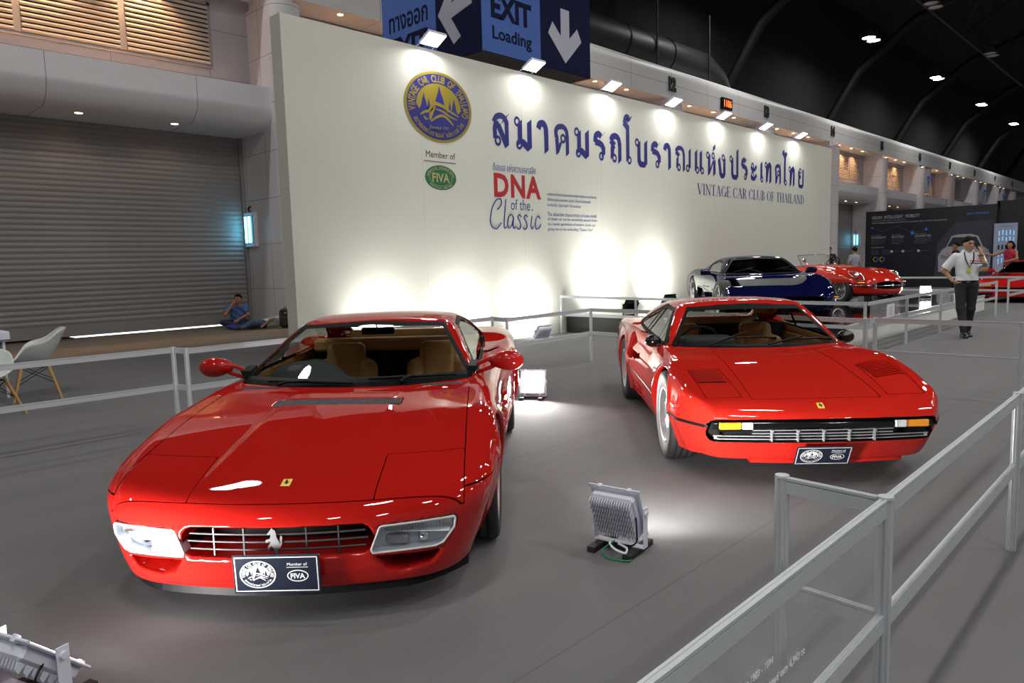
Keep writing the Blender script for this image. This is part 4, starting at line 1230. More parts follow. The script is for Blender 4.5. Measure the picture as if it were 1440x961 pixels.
# ------------------------------------------------------------------ hanging exit sign
sg = empty('exit_sign', (0, 0, 0), 0, 'dark blue hanging box sign reading EXIT Loading with white arrows above the display wall', 'sign')
sx0, sx1, sy0, sy1, sz0, sz1 = 11.24, 14.99, 11.5, 14.97, 5.98, 8.10
navys = mat('sign_navy', (.010, .014, .055), rough=.7, spec=.1); lblue = mat('sign_light_blue', (.10, .19, .56), rough=.7, spec=.1); arrm = mat('sign_white', (.50, .50, .62), rough=.4); dkt = mat('sign_text', (.010, .014, .05), rough=.7, spec=.1)
b = MB(); b.box((sx0, sy0, sz0), (sx1, sy1, sz1)); b.build('case', navys, sg)
b = MB(); b.box((sx0+.02, sy0+.02, sz0-.012), (sx1-.02, sy1-.02, sz0)); b.build('underside', mat('sign_underside', (.13, .12, .13), rough=.6), sg)
b = MB(); b.box((sx0+.0, sy0-.004, sz0+.005), (13.12, sy0, sz1-.005)); b.build('blue_panel', lblue, sg)
b = MB(); b.box((sx0-.004, 12.98, sz0+.005), (sx0, sy1, sz1-.005)); b.build('blue_panel', lblue, sg)
def ST(s, x, z, w, h, **k): return place_text(s, dkt, 'lettering', sg, (x, sy0-.004, z), UX, UZ, width=w, height=h, ext=.003, **k)
ST('EXIT', 11.52, 6.72, 1.30, .52, bold=.045); ST('Loading', 11.55, 6.20, 1.26, .36, bold=.025); ST('ทางออก', 11.53, 7.36, 1.27, .36, bold=.02)
def SL(s, y, z, w, h, **k): return place_text(s, dkt, 'lettering', sg, (sx0-.004, y, z), (0, -1, 0), UZ, width=w, height=h, ext=.003, **k)
SL('ทางออก', 14.70, 7.02, 1.45, .36, bold=.02); SL('EXIT', 14.70, 6.36, 1.42, .52, bold=.045); SL('Loading', 14.70, 6.05, 1.30, .24)
def arrow(pts, axis, base):
    b = MB(); b.prism(pts, -.004, axis, base); b.build('arrow', arrm, sg)
cx, cz = 14.02, 6.80    # down arrow
arrow([(cx-.16, cz+.62), (cx+.16, cz+.62), (cx+.16, cz-.02), (cx+.46, cz+.26), (cx+.62, cz-.02), (cx, cz-.62), (cx-.62, cz-.02), (cx-.46, cz+.26), (cx-.16, cz-.02)], 'y', sy0)
cy, cz = 12.28, 7.02
arrow([(cy+.62, cz), (cy+.10, cz+.66), (cy-.14, cz+.50), (cy+.18, cz+.15), (cy-.42, cz+.42), (cy-.50, cz-.0), (cy+.18, cz-.15), (cy-.12, cz-.60), (cy+.12, cz-.72)], 'x', sx0)
b = MB()
for p in ((sx0+.1, sy1-.1), (sx1-.05, sy0+.15), (sx0+.1, sy0+.1), (sx1-.1, sy1-.1)): b.tube([(p[0], p[1], sz1), (p[0]+.25, p[1]+.1, E_Z)], .012, 5)
b.build('hanging_wires', M['steel'], sg)
# ------------------------------------------------------------------ numbers, clock, traps on the hall wall
numm = mat('black_numeral', (.012, .012, .012), rough=.5)
for i, n in enumerate(range(11, 21)):
    x = .63+9.06*(n-9)
    t = place_text(str(n), numm, 'bay_number', None, (x, 16.995, 8.50), UX, UZ, height=.60, width=.56, align='CENTER', bold=.07, ext=.04)
    tag(t, 'black bay number %d on the white beam' % n, 'bay number', 'bay numbers')
ck = empty('digital_clock', (0, 0, 0), 0, 'black digital clock with red figures 1106 on the white beam', 'clock')
b = MB(); b.box((32.02, 16.86, 8.33), (32.98, 17.0, 8.86), .02); b.build('case', M['black'], ck)
place_text('1106', emat('clock_digits', (1.0, .13, .02), 4.5), 'digits', ck, (32.16, 16.857, 8.44), UX, UZ, width=.70, height=.32)
tubem = emat('insect_tube', (.16, .72, 1.0), 9)
def trap(x, y, z, lab):
    r = empty('insect_trap', (x, y, z), 0, lab, 'insect trap lamp')
    b = MB(); b.box((-.10, -.30, -.45), (0, .30, .45), .01); b.build('housing', M['whitepowder'], r)
    b = MB(); b.box((-.115, -.22, -.36), (-.10, .22, .36)); b.build('back_plate', mat('trap_back', (.25, .40, .45), rough=.4), r)
    for s in (-.10, .10):
        b = MB(); b.tube([(-.135, s, -.34), (-.135, s, .34)], .030, 10); b.build('tube', tubem, r)
    b = MB(); b.tube([(-.02, .05, .45), (-.06, .06, .55), (-.02, .0, .62)], .02, 6); b.build('lead', M['black'], r)
trap(9.27, 18.40, 2.50, 'glowing blue insect trap on the pillar beside the near roller shutter')
trap(54.56, 18.38, 2.40, 'small far blue insect trap glowing on a pillar left of the black booth')
for k, (x, y, z) in enumerate(((66.9, 17.3, 7.15), (87.0, 17.3, 7.1), (96.0, 17.3, 7.1))):
    r = empty('hanging_sign', (x, y, z), 0, 'pale hanging board with blue figures beside a far pillar', 'sign', 'pale boards by the far pillars')
    b = MB(); b.prism([(-1.2+2.4*i/8, -.35*math.sin(PI*i/8)) for i in range(9)]+[(1.2, .1), (-1.2, .1)], 1.9, 'z', -.95); b.build('board', mat('pale_board', (.62, .62, .72), rough=.4), r)
    for s in (-.45, .45):
        b = MB(); b.box((s-.11, -.37, -.35), (s+.11, -.355, .12)); b.sphere((s, -.36, .25), .10); b.build('blue_figure', lblue, r)

# ------------------------------------------------------------------ roof frame
tm = mat('dark_truss_steel', (.022, .022, .025), rough=.55)
fr = MB()
nodes = [12.0+7.1*i for i in range(-2, 13)]
for Y in (12.3, 3.0, -7.0):
    fr.tube([(-20, Y, 15.0), (120, Y, 15.0)], .09, 6)
    fr.tube([(-20, Y+2.3, 17.6), (120, Y+2.3, 17.6)], .07, 6)
    for i, x in enumerate(nodes):
        for dx, dy, dz in ((3.5, 2.3, 2.6), (-3.5, 2.3, 2.6), (3.5, -2.3, 2.6), (-3.5, -2.3, 2.6)):
            fr.tube([(x, Y, 15.0), (x+dx, Y+dy, 15.0+dz)], .055, 5, cap=False)
struct(fr.build('trim_70', tm))
g = MB()
for x in [8+14.2*i for i in range(-1, 8)]:
    arch = [(x, 19.0, 10.2), (x+.2, 17.2, 13.2), (x+.2, 14.0, 15.6), (x+.2, 9.0, 17.2), (x, 0.0, 18.0), (x, -20, 18.2)]
    for a, c in zip(arch[:-1], arch[1:]):
        a, c = Vector(a), Vector(c)
        g.tube([a, c], .30, 4, cap=False); 
struct(g.build('trim_71', mat('roof_girder', (.007, .007, .008), rough=.7)))
dm = mat('round_duct', (.03, .03, .033), rough=.5, metal=.3)
for x0, x1, nm in ((20, 33.5, 'thick round air duct above the beam near bay 12'),):
    d = empty('air_duct', (0, 0, 0), 0, nm, 'air duct')
    b = MB(); b.tube([(x0, 18.9, 10.75), (x1, 18.9, 10.75), (x1+1.2, 18.9, 10.3), (x1+1.8, 18.9, 9.6)], .78, 18); b.build('pipe', dm, d)
    for x in (23, 26.5, 30): b = MB(); b.tube([(x, 18.9, 10.75), (x+.06, 18.9, 10.75)], .82, 18); b.build('collar', dm, d)
    b = MB()
    for x in (22, 28.4, 33): b.tube([(x, 18.1, 9.5), (x, 18.1, 13)], .05, 6)
    b.build('hangers', tm, d)
# ------------------------------------------------------------------ high-bay lamps
hbf = emat('highbay_glow', (1.0, .98, .92), 60)
def highbay(x, y, z, lab, grp, on=True, power=160):
    r = empty('high_bay_lamp', (x, y, z), 0, lab, 'ceiling lamp', grp)
    for s in (-.42, .42):
        b = MB(); b.lathe([(.36, 0), (.34, .10), (.20, .36), (.13, .55), (.0005, .58)], 20, 'z', c=(s, 0, 0)); b.build('reflector_dome', M['steel'], r)
        b = MB(); b.add([(s+.33*math.cos(2*PI*i/20), .33*math.sin(2*PI*i/20), .02) for i in range(20)], [list(range(20))[::-1]]); b.build('lamp_glass', hbf if on else M['steel'], r)
    b = MB(); b.tube([(-.42, 0, .56), (.42, 0, .56)], .03, 6); b.tube([(0, 0, .56), (0, 0, E_Z-z)], .02, 5); b.build('hanger', tm, r)
    if on:
        l = bpy.data.lights.new('highbay_beam', 'AREA'); l.shape = 'ELLIPSE'; l.size = 1.4; l.size_y = .6; l.energy = power; l.spread = R_(165); l.color = (1, .985, .95)
        lo = bpy.data.objects.new('highbay_beam', l); link(lo, r); lo.location = (0, 0, -.01)
for i in range(-1, 7):  # first lamp, out of view, is added to light the display wall's end face
    highbay(4.5+14.2*i, 15.3, 14, 'twin high-bay lamp shining under the dark roof, in the row along the hall wall', 'lit high-bay lamps by the wall')
for j, Y in enumerate((1.1, -6.0, -13.1)):
    for i in range(7):
        highbay(-9.7+9.5*i, Y, 14, 'twin high-bay lamp above the middle of the hall', 'lit high-bay lamps over the hall', power=190)
for x in (43.3, 56.9): highbay(x, 11.1, 14, 'switched-off high-bay lamp hanging under the dark roof', 'unlit high-bay lamps', on=False)

# ------------------------------------------------------------------ black booth with posters
bo = empty('exhibition_booth', (0, 0, 0), 0, 'black booth wall with white heading, blue dots and printed pale car behind the walking man', 'booth')
bk_ = mat('booth_black', (.012, .012, .020), rough=.35)
b = MB(); b.box((33.0, 6.04, 0), (33.3, 10.75, 3.18)); b.build('wall_board', bk_, bo)
b = MB(); b.box((33.3, -8, 0), (33.6, 6.06, 3.30)); b.box((33.3, 6.0, 3.0), (36.5, 6.1, 3.30)); b.build('side_board', mat('booth_side', (.018, .016, .022), rough=.5), bo)
wt = mat('booth_print_white', (.52, .54, .60), rough=.5); gy = mat('booth_print_grey', (.24, .25, .29), rough=.5); bl = mat('booth_blue', (.03, .16, .75), rough=.5); yl = mat('booth_yellow', (.5, .45, .04), rough=.5)
def BT(s, y, z, w, h, m=wt, **k): return place_text(s, m, 'lettering', bo, (32.995, y, z), (0, -1, 0), UZ, width=w, height=h, **k)
BT('NISSAN  INTELLIGENT  MOBILITY', 10.51, 2.85, 1.82, .13)
BT('เทคโนโลยี เพื่อการขับเคลื่อนอัจฉริยะ', 10.51, 2.745, 1.34, .085, m=gy)
BT('Nissan Intelligent Mobility transforms the way people drive and the way people live', 10.51, 2.645, 2.81, .07)
BT('zero emission', 7.04, 2.83, .75, .10, m=lblue, bold=.02)
dots = [(10.49, 2.49, .045), (10.16, 2.325, .018), (9.55, 2.528, .016), (8.94, 2.222, .075), (8.435, 2.34, .055)]
b = MB()
for y, z, r in dots:
    b.add([(32.990, y+r*math.cos(2*PI*i/16), z+r*math.sin(2*PI*i/16)) for i in range(16)], [list(range(16))[::-1]])
b.build('dots', bl, bo)
b = MB()
for a, c in zip(dots[:-1], dots[1:]):
    b.tube([(32.993, a[0], a[1]), (32.993, c[0], c[1])], .006, 4)
b.build('dot_line', mat('booth_line', (.03, .08, .25), rough=.5), bo)
for s, y, w in (('CONFIDENT', 10.52, .58), ('EXCITED', 9.71, .46), ('CONNECTED', 8.85, .60)):
    BT(s, y, 2.04, w, .085); BT('FEEL MORE', y, 2.15, w*.7, .045, m=gy)
    for i in range(4): BT(('intelligent power for every drive', 'designed around the people inside', 'smart systems that help you', 'and a cleaner world for all')[i], y, 1.965-i*.058, w*(1.0, .95, .98, .7)[i], .038, m=gy)
BT('AUTONOMOUS DRIVE', 10.51, 1.64, .50, .05, m=wt)
for i, y in enumerate((10.51, 10.08)):
    for j in range(3): BT(('sensing road', 'helping hands', 'one touch')[j], y, 1.53-j*.075, .30, .04, m=gy)
for y in (9.70, 9.27, 8.69):
    b = MB(); b.add([(32.992, y+.055*math.cos(2*PI*i/16), 1.485+.055*math.sin(2*PI*i/16)) for i in range(16)], [list(range(16))[::-1]]); b.build('white_dot', wt, bo)
    BT('power  driving  link', y-.10, 1.465, .27, .04, m=gy)
for y, m1 in ((10.32, yl), (10.07, lblue)):
    for a0, a1, m_ in ((.5*PI, 1.6*PI, yl), (-.4*PI, .5*PI, lblue)):
        b = MB(); V = []
        for i in range(13):
            a = a0+(a1-a0)*i/12; V += [(32.992, y-.075*math.cos(a), 1.17+.075*math.sin(a)), (32.992, y-.105*math.cos(a), 1.17+.105*math.sin(a))]
        b.add(V, [[2*i, 2*i+2, 2*i+3, 2*i+1][::-1] for i in range(12)]); b.build('ring', m_, bo)
# printed picture of a pale hatchback seen from the front
ph = mat('poster_glow', (.045, .045, .075), rough=.5)
b = MB(); b.add([(32.997, 8.1, .35), (32.997, 6.15, .35), (32.997, 6.15, 2.60), (32.997, 7.4, 2.55), (32.997, 8.0, 1.8)], [(0, 1, 2, 3, 4)][:1]); b.build('poster_ground', ph, bo)
def PP(pts, m, x, nm):
    b = MB(); b.add([(x, y, z) for y, z in pts], [list(range(len(pts)))]); b.build(nm, m, bo)
pc = mat('poster_car_white', (.42, .43, .47), rough=.5); pd = mat('poster_car_dark', (.02, .02, .03), rough=.5)
PP([(7.95, .62), (7.98, 1.25), (7.86, 1.48), (7.70, 1.60), (7.52, 2.02), (7.30, 2.08), (6.85, 2.08), (6.62, 2.00), (6.44, 1.58), (6.26, 1.46), (6.18, 1.20), (6.20, .62)][::-1], pc, 32.994, 'printed_car')
PP([(7.66, 1.62), (7.48, 1.97), (6.68, 1.97), (6.50, 1.60)][::-1], pd, 32.991, 'printed_windscreen')
PP([(7.88, 1.30), (7.60, 1.22), (7.62, 1.12), (7.90, 1.16)][::-1], gy, 32.991, 'printed_lamp')
PP([(6.26, 1.28), (6.56, 1.20), (6.54, 1.10), (6.24, 1.14)], gy, 32.991, 'printed_lamp')
PP([(7.42, 1.34), (7.30, 1.08), (6.86, 1.08), (6.74, 1.34)][::-1], pd, 32.991, 'printed_grille')
PP([(7.80, .92), (7.70, .70), (6.46, .70), (6.36, .92)][::-1], pd, 32.991, 'printed_intake')
# pale display board with lit bottles, right of the booth
db = empty('display_board', (0, 0, 0), 0, 'pale lit display board with rows of blue vials beside the black booth', 'display board')
b = MB(); b.box((32.6, 5.30, 0), (32.68, 6.03, 2.42)); b.build('panel', mat('pale_panel', (.36, .42, .58), rough=.4), db)
b = MB()
for i in range(5):
    for j, (z, h) in enumerate(((2.05, .18), (1.82, .14), (1.25, .14), (1.0, .2))):
        b.tube([(32.59, 5.86-i*.115, z-h/2+(.03 if i % 2 else 0)), (32.59, 5.86-i*.115, z+h/2+(.03 if i % 2 else 0))], .013, 6)
b.build('lit_vials', emat('vial_glow', (.25, .55, .95), .8), db)
b = MB()
for i in range(5): b.box((32.575, 5.84-i*.115, 1.45), (32.6, 5.88-i*.115, 1.62))
b.build('dark_vials', M['black'], db)
place_text('Technology', gy, 'lettering', db, (32.595, 5.88, 2.28), (0, -1, 0), UZ, width=.45, height=.06)
# second small red/white stand at the right edge
b = MB(); b.box((34.5, 3.2, 2.0), (34.6, 4.75, 2.5)); o = b.build('red_fascia', mat('fascia_red', (.5, .03, .06), rough=.4)); tag(o, 'small red fascia panel at the right edge above the woman in red', 'panel')

# ------------------------------------------------------------------ chairs
def shell_chair(loc, rz, label):
    r = empty('armchair', loc, rz, label, 'chair', None)
    # shell: bowl with rising back and arms, facing +x
    nu, nv = 25, 29
    V = []
    for i in range(nu):
        s = i/(nu-1)                       # 0 centre of the seat, 1 rim
        for j in range(nv):
            a = 2*PI*j/(nv-1)
            c_, s_ = math.cos(a), math.sin(a)
            rx = .24 if c_ > 0 else .235; ry = .305
            k = abs(a-PI)/PI               # 0 at the back, 1 at the front
            rim = float(herm([0, .15, .26, .40, .60, .80, 1.0], [.82, .817, .775, .69, .645, .48, .43], k))
            f = s**2.6
            z = .415+(rim-.415)*f+.01*s
            q = s**.78
            lean = -.10*f*(1-k)*(rim-.4)/.4
            V.append((rx*q*c_+lean, ry*q*s_*(1-.10*(k > .8)), z))
    F = []
    for i in range(nu-1):
        for j in range(nv-1):
            F.append([i*nv+j, (i+1)*nv+j, (i+1)*nv+j+1, i*nv+j+1])
    n0 = len(V)
    V2 = [(x*1.0, y, z-.008-.0*z) for x, y, z in V]
    V3 = [(v[0]*1.025, v[1]*1.02, v[2]-.006) for v in V]
    F2 = F+[[n0+q for q in f[::-1]] for f in F]
    for j in range(nv-1): F2.append([(nu-1)*nv+j, n0+(nu-1)*nv+j, n0+(nu-1)*nv+j+1, (nu-1)*nv+j+1])
    mesh_obj('seat_shell', V+V3, F2, mat('white_shell_plastic', (.62, .66, .64), rough=.35, coat=.2), r, smooth=True)
    wood = mat('beech_wood', (.50, .28, .09), rough=.5, noise=(14, .15))
    for sx, sy in ((1, 1), (1, -1), (-1, 1), (-1, -1)):
        b = MB(); b.tube([(sx*.13, sy*.13, .40), (sx*.235, sy*.25, 0)], [.019, .012], 10); b.build('leg', wood, r)
    b = MB()
    T_ = {(sx, sy): Vector((sx*.14, sy*.14, .385)) for sx in (1, -1) for sy in (1, -1)}
    B_ = {(sx, sy): Vector((sx*.185, sy*.195, .19)) for sx in (1, -1) for sy in (1, -1)}
    for a, c in (((1, 1), (1, -1)), ((1, -1), (-1, -1)), ((-1, -1), (-1, 1)), ((-1, 1), (1, 1))):
        b.tube([T_[a], B_[c]], .004, 5); b.tube([T_[c], B_[a]], .004, 5); b.tube([T_[a], T_[c]], .005, 5)
    b.build('wire_brace', M['black'], r)
    return r
shell_chair((2.20, 9.98, 0), R_(168), 'white shell armchair on beech legs fully in view behind the left barrier')
shell_chair((1.52, 9.02, 0), R_(-60), 'white shell armchair cut off by the left edge of the photo')
t = empty('side_table', (1.62, 10.62, 0), 0, 'white-topped table behind the cut-off armchair at the left edge', 'table')
b = MB(); b.box((-.45, -.35, .70), (.42, .35, .80), .01); b.build('tabletop', M['whitepowder'], t)
for sx in (-.38, .36):
    for sy in (-.28, .28):
        b = MB(); b.tube([(sx, sy, 0), (sx, sy, .70)], .018, 8); b.build('leg', M['whitepowder'], t)

# ------------------------------------------------------------------ world
w = bpy.data.worlds.new('world'); SC.world = w; w.use_nodes = True
w.node_tree.nodes['Background'].inputs[0].default_value = (.75, .77, .82, 1)
w.node_tree.nodes['Background'].inputs[1].default_value = .12
# ------------------------------------------------------------------ left car: wedge coupe with side strakes
def build_car_a():
    root = empty('sports_car', (3.852, 4.996, 0), -2.393, 'red wedge-shaped coupe with side strakes and wide slatted grille, standing nearest the chairs', 'car')
    xs = [-.90, -.5, 0, .5, 1.0, 1.5, 1.95, 2.45, 2.9, 3.25, 3.45]
    Tt = tab2(xs, [0, .36, .60, .80, .95], [
        [.83, .83, .83, .81, .78], [.865, .865, .865, .85, .80], [.865, .865, .865, .855, .81], [.84, .84, .835, .82, .77],
        [.80, .80, .80, .785, .74], [.775, .775, .775, .765, .72], [.755, .752, .755, .750, .70], [.700, .697, .703, .712, .66],
        [.615, .612, .610, .608, .56], [.528, .523, .518, .500, .46], [.460, .455, .452, .43, .40]])
    Wt = tab2([-.9, -.4, 0, .45, 1.0, 1.5, 1.95, 2.45, 2.9, 3.3, 3.45], [.12, .30, .50, .68, .82, .95], [
        [.88, .92, .93, .92, .89, .84], [.90, .94, .947, .94, .91, .86], [.90, .94, .947, .94, .91, .86], [.86, .90, .915, .905, .88, .83],
        [.84, .865, .875, .865, .80, .76], [.84, .86, .87, .86, .79, .74], [.85, .87, .885, .865, .80, .74], [.80, .87, .895, .87, .82, .78],
        [.77, .83, .88, .86, .80, .76], [.74, .80, .85, .84, .78, .7], [.72, .78, .83, .82, .76, .7]])
    Rf, Rr = .338, .365
    def Xf(Y, Z):
        y = np.abs(Y)
        return 3.425-.135*(y/.717)**2-.20*np.maximum(Z-.405, 0)-3.5*np.maximum(Z-.44, 0)**2-.25*np.maximum(.22-Z, 0)
    def front_box(X, Y, Z, cy, cz, hy, hz, r, x0, slant=0.0):
        d = rrect(np.abs(Y)-slant*(Z-cz) if cy else Y, Z, cy, cz, hy, hz, r)
        return np.maximum(d, x0-X)
    LAMP = [(.434, .397), (.422, .391), (.386, .302), (.392, .287), (.640, .287), (.672, .298), (.718, .356), (.724, .392), (.716, .402)]
    NL = len(LAMP)
    def body(X, Y, Z):
        y = np.abs(Y)
        rr = np.sqrt((X-2.45)**2+(Z-.315)**2); r2 = np.sqrt(X**2+(Z-.325)**2)
        W = Wt(X, Z)+.014*np.exp(-((rr-Rf-.015)/.05)**2)+.012*np.exp(-((r2-Rr-.015)/.05)**2)
        W = W-.030*np.exp(-((Z-.30)/.05)**4)*(1/(1+np.exp(-(X-.62)/.03)))*(1/(1+np.exp((X-1.95)/.04)))*.6
        side = smax(y-W, (X-Xf(Y, Z)), .22)
        side = smax(side, (-.78-X), .12)
        T = Tt(X, Y)
        # raised centre of the bonnet between the two creases
        cw = .30+.09*np.clip((X-2.35)/.95, 0, 1)
        T = T+.0055/(1+np.exp((y-cw)/.006))*np.clip((X-2.0)/.3, 0, 1)*np.clip((3.36-X)/.25, 0, 1)
        top = (Z-T)*.96
        b = smax(side, top, .085)
        b = smax(b, .145-Z, .03)
        # wheel arches
        a = np.maximum(np.minimum(rr-Rf, r2-Rr), .52-y)
        b = smax(b, -a, .012)
        # grille mouth, lamp pockets, brake ducts
        b = smax(b, -front_box(X, Y, Z, 0, .350, .392, .062, .05, 3.18), .012)
        lamp = np.maximum(sdpoly(y, Z, LAMP)-.004, 3.05-X)
        b = smax(b, -lamp, .008)
        duct = np.maximum(sdpoly(y, Z, [(.40, .268), (.665, .262), (.62, .215), (.50, .200), (.44, .215)]), 3.20-X-.0*Z)
        b = smax(b, -duct, .02)
        # cowl grille
        b = smax(b, -np.maximum(rrect(X, Y, 2.320, 0, .055, .350, .01), .68-Z), .004)
        # door intake
        it = np.maximum(np.maximum(sdpoly(X, Z, [(.42, .62), (1.45, .60), (1.40, .36), (.46, .36)]), .80+.0*y-y+.075*np.clip((1.45-X), 0, 1)*-1+.06), 0)
        return b
    sl = 2.25
    def xw(Y, Z): return 2.075-(Z-.745)*sl-.30*Y*Y
    def gh(X, Y, Z):
        y = np.abs(Y)
        roof = herm([-.9, -.4, .2, .6, .95, 1.25, 1.45], [.80, .885, 1.045, 1.105, 1.115, 1.094, 1.055], X)-.10*Y*Y
        g = smax(Z-roof, (X-xw(Y, Z))/2.4, .05)
        g = smax(g, (y-(.745-(Z-.75)*.68-.03*np.clip((.4-X), 0, 1)))*.84, .07)
        g = smax(g, -.72-X, .03)
        # open bay behind the vertical rear window
        bay = np.maximum(np.maximum(y-.50+.1*(Z-.9), X-.22-(.0)), .885-Z)
        g = smax(g, -bay, .03)
        return np.maximum(g, .60-Z)
    def cabin(X, Y, Z):
        y = np.abs(Y)
        lower = np.maximum(np.maximum(y-.72, np.maximum(X-1.98, .30-X)), np.maximum(.26-Z, Z-.80+.36*np.clip(X-1.60, 0, .5)))
        return np.minimum(np.maximum(np.maximum(gh(X, Y, Z)+.030, .22+.02-X), .72-Z), lower)
    ws = [(-.01, .765), (.690, .778), (.478, 1.045), (-.01, 1.066)]
    sw = [(1.66, .792), (1.10, 1.028), (.74, 1.052), (.42, 1.005), (.04, .868), (.08, .825)]
    rw = [(-.01, .925), (.46, .925), (.42, 1.058), (-.01, 1.066)]
    def wsf(X, Y, Z): return np.maximum(sdpoly(np.abs(Y), Z, ws)-.006, 1.05-X)
    def swf(X, Y, Z): return np.maximum(sdpoly(X, Z, sw)-.004, .42-np.abs(Y))
    def rwf(X, Y, Z): return np.maximum(np.maximum(sdpoly(np.abs(Y), Z, rw), X-.45), .0-X)
    def full(X, Y, Z):
        f = smin(body(X, Y, Z), gh(X, Y, Z), .018)
        f = np.maximum(f, -cabin(X, Y, Z))
        f = np.maximum(f, -np.minimum(np.minimum(wsf(X, Y, Z), swf(X, Y, Z)), rwf(X, Y, Z)))
        return f
    Mm = surface(full, (-.84, -1.0, .09), (3.48, 1.0, 1.17), .0135)
    # --- separate the cabin lining from the painted skin
    V = Mm[0]; cb = cabin(V[:, 0], V[:, 1], V[:, 2])
    skin = clip(Mm, .012-np.abs(cb)*1.0-0*cb) if False else Mm
    inner = clip(Mm, cb-.006); skin = clip(Mm, .006-cb)
    emit_mesh('cabin_lining', inner, M['tan'], root)
    # black lining of the openings in the nose and the wheel houses
    def nose(X, Y, Z):
        return np.minimum(np.minimum(np.maximum(rrect(Y, Z, 0, .350, .385, .055, .045), (X-Xf(Y, Z))+.014), np.maximum(sdpoly(np.abs(Y), Z, LAMP), X-Xf(Y, Z)+.03+.9*np.maximum(np.abs(Y)-.6, 0)**2*6)),
                          np.maximum(rrect(X, Y, 2.320, 0, .056, .351, .01), Z-Tt(X, Y)+.001))
    def arch(X, Y, Z):
        return np.maximum(np.minimum(np.sqrt((X-2.45)**2+(Z-.315)**2)-Rf+.004, np.sqrt(X**2+(Z-.325)**2)-Rr+.004), np.abs(Y)-.83)
    dk = lambda X, Y, Z: np.minimum(nose(X, Y, Z), arch(X, Y, Z)-.006)
    _, skin2 = clipf(skin, lambda X, Y, Z: dk(X, Y, Z)), clipf(skin, lambda X, Y, Z: -dk(X, Y, Z))
    emit_mesh('wheel_arch_lining', _, M['black'], root)
    skin = skin2
    # --- panels
    up = lambda X, Y, Z: .42-Z
    hood_o = [(3.50, -.395), (3.50, .395), (2.02, .395), (2.02, -.395)]
    nosex = lambda Y: 3.350-.095*(np.abs(Y)/.717)**2
    split_x = lambda X, Y, Z: X-nosex(Y)                    # line between bonnet and bumper
    fen = [(2.02, .700), (3.5, .775)]
    def lid(X, Y, Z):                                        # full front lid
        y = np.abs(Y); edge = .700+(X-2.02)*.048
        return np.maximum(np.maximum(np.maximum(y-edge, split_x(X, Y, Z)), 1.98-X+.22*y*y+.0), .44-Z)
    def lampcover(X, Y, Z):
        y = np.abs(Y)
        return np.maximum(np.maximum(np.maximum(np.maximum(.392-y, y-(.700+(X-2.02)*.048)), split_x(X, Y, Z)), 2.985-X-.12*(y-.39)), .44-Z)
    g = .0026
    fc, rest = take(skin, lampcover, g)
    l1 = clipf(fc, lambda X, Y, Z: -Y); l2 = clipf(fc, lambda X, Y, Z: Y)
    emit_mesh('headlight_cover', l1, M['red'], root, .02); emit_mesh('headlight_cover', l2, M['red'], root, .02)
    hd, rest = take(rest, lambda X, Y, Z: np.maximum(lid(X, Y, Z), -lampcover(X, Y, Z)+.0), g)
    emit_mesh('bonnet', hd, M['red'], root, .02)
    # bumper below the line, wrapping to the wheel arch
    def bump(X, Y, Z):
        ln = .520-.10*np.clip((3.25-X), 0, 1)*0
        return np.maximum(np.maximum(2.45+.30-X, Z-(.515+.02*np.clip(3.3-X, 0, 1))), -(X-2.70))
    def bump2(X, Y, Z):
        y = np.abs(Y)
        return np.maximum(2.72-X, np.minimum(-split_x(X, Y, Z)*1.0, Z-.535+.0*X))
    def bump3(X, Y, Z):
        return np.maximum(2.70-X, np.minimum(-split_x(X, Y, Z), Z-(.50+.02*(3.2-X))))
    bp, rest = take(rest, bump3, .003)
    emit_mesh('front_bumper', bp, M['red'], root, .02)
    door = [(1.86, .20), (1.92, .55), (1.84, .785), (.62, .815), (.50, .60), (.56, .20)]
    df = lambda X, Y, Z: np.maximum(np.maximum(sdpoly(X, Z, door), .60-np.abs(Y)), Z-.800)
    dr, rest = take(rest, df, .003)
    emit_mesh('door', clipf(dr, lambda X, Y, Z: -Y), M['red'], root, .02)
    emit_mesh('door', clipf(dr, lambda X, Y, Z: Y), M['red'], root, .02)
    emit_mesh('body_shell', rest, M['red'], root)
    # --- strakes over the side intake
    for sgn in (1, -1):
        bx = MB()
        V = []
        b = MB()
        for k in range(5):
            z0 = .345+k*.058
            pts = []
            q = np.linspace(.50, 1.72-.05*k, 24)
            P = np.stack([q, np.full(24, sgn*.9), np.full(24, z0)+.03*(1.7-q)*k/5], 1)
            P, N = project(body, P)
            D = np.cross(np.gradient(P, axis=0), N)
            wd = .019
            Vv = []
            for i in range(24):
                p = Vector(P[i]); n = Vector(N[i]); d = Vector(D[i]).normalized()
                if d.z < 0: d = -d
                gr = min(1, i/4, (23-i)/3)
                Vv += [p-d*wd, p-d*wd*.7+n*.034*gr, p+d*wd*.7+n*.034*gr, p+d*wd]
            F = []
            for i in range(23):
                for a in range(3):
                    f = [i*4+a, i*4+a+1, (i+1)*4+a+1, (i+1)*4+a]
                    F.append(f if sgn < 0 else f[::-1])
            b.add(Vv, F)
        b.build('side_strakes', M['red'], root)
        # flat black sheet on the skin, painted shade of the intake behind them
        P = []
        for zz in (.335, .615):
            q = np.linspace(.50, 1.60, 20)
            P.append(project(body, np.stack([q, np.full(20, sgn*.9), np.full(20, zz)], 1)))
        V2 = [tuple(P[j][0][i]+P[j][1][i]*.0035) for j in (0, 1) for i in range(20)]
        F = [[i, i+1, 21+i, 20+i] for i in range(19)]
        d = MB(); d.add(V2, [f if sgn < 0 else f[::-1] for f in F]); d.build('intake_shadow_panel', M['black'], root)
    # --- glass and seals from the greenhouse surface
    G = surface(lambda X, Y, Z: gh(X, Y, Z)+.010, (-.3, -.86, .62), (2.12, .86, 1.16), .024)
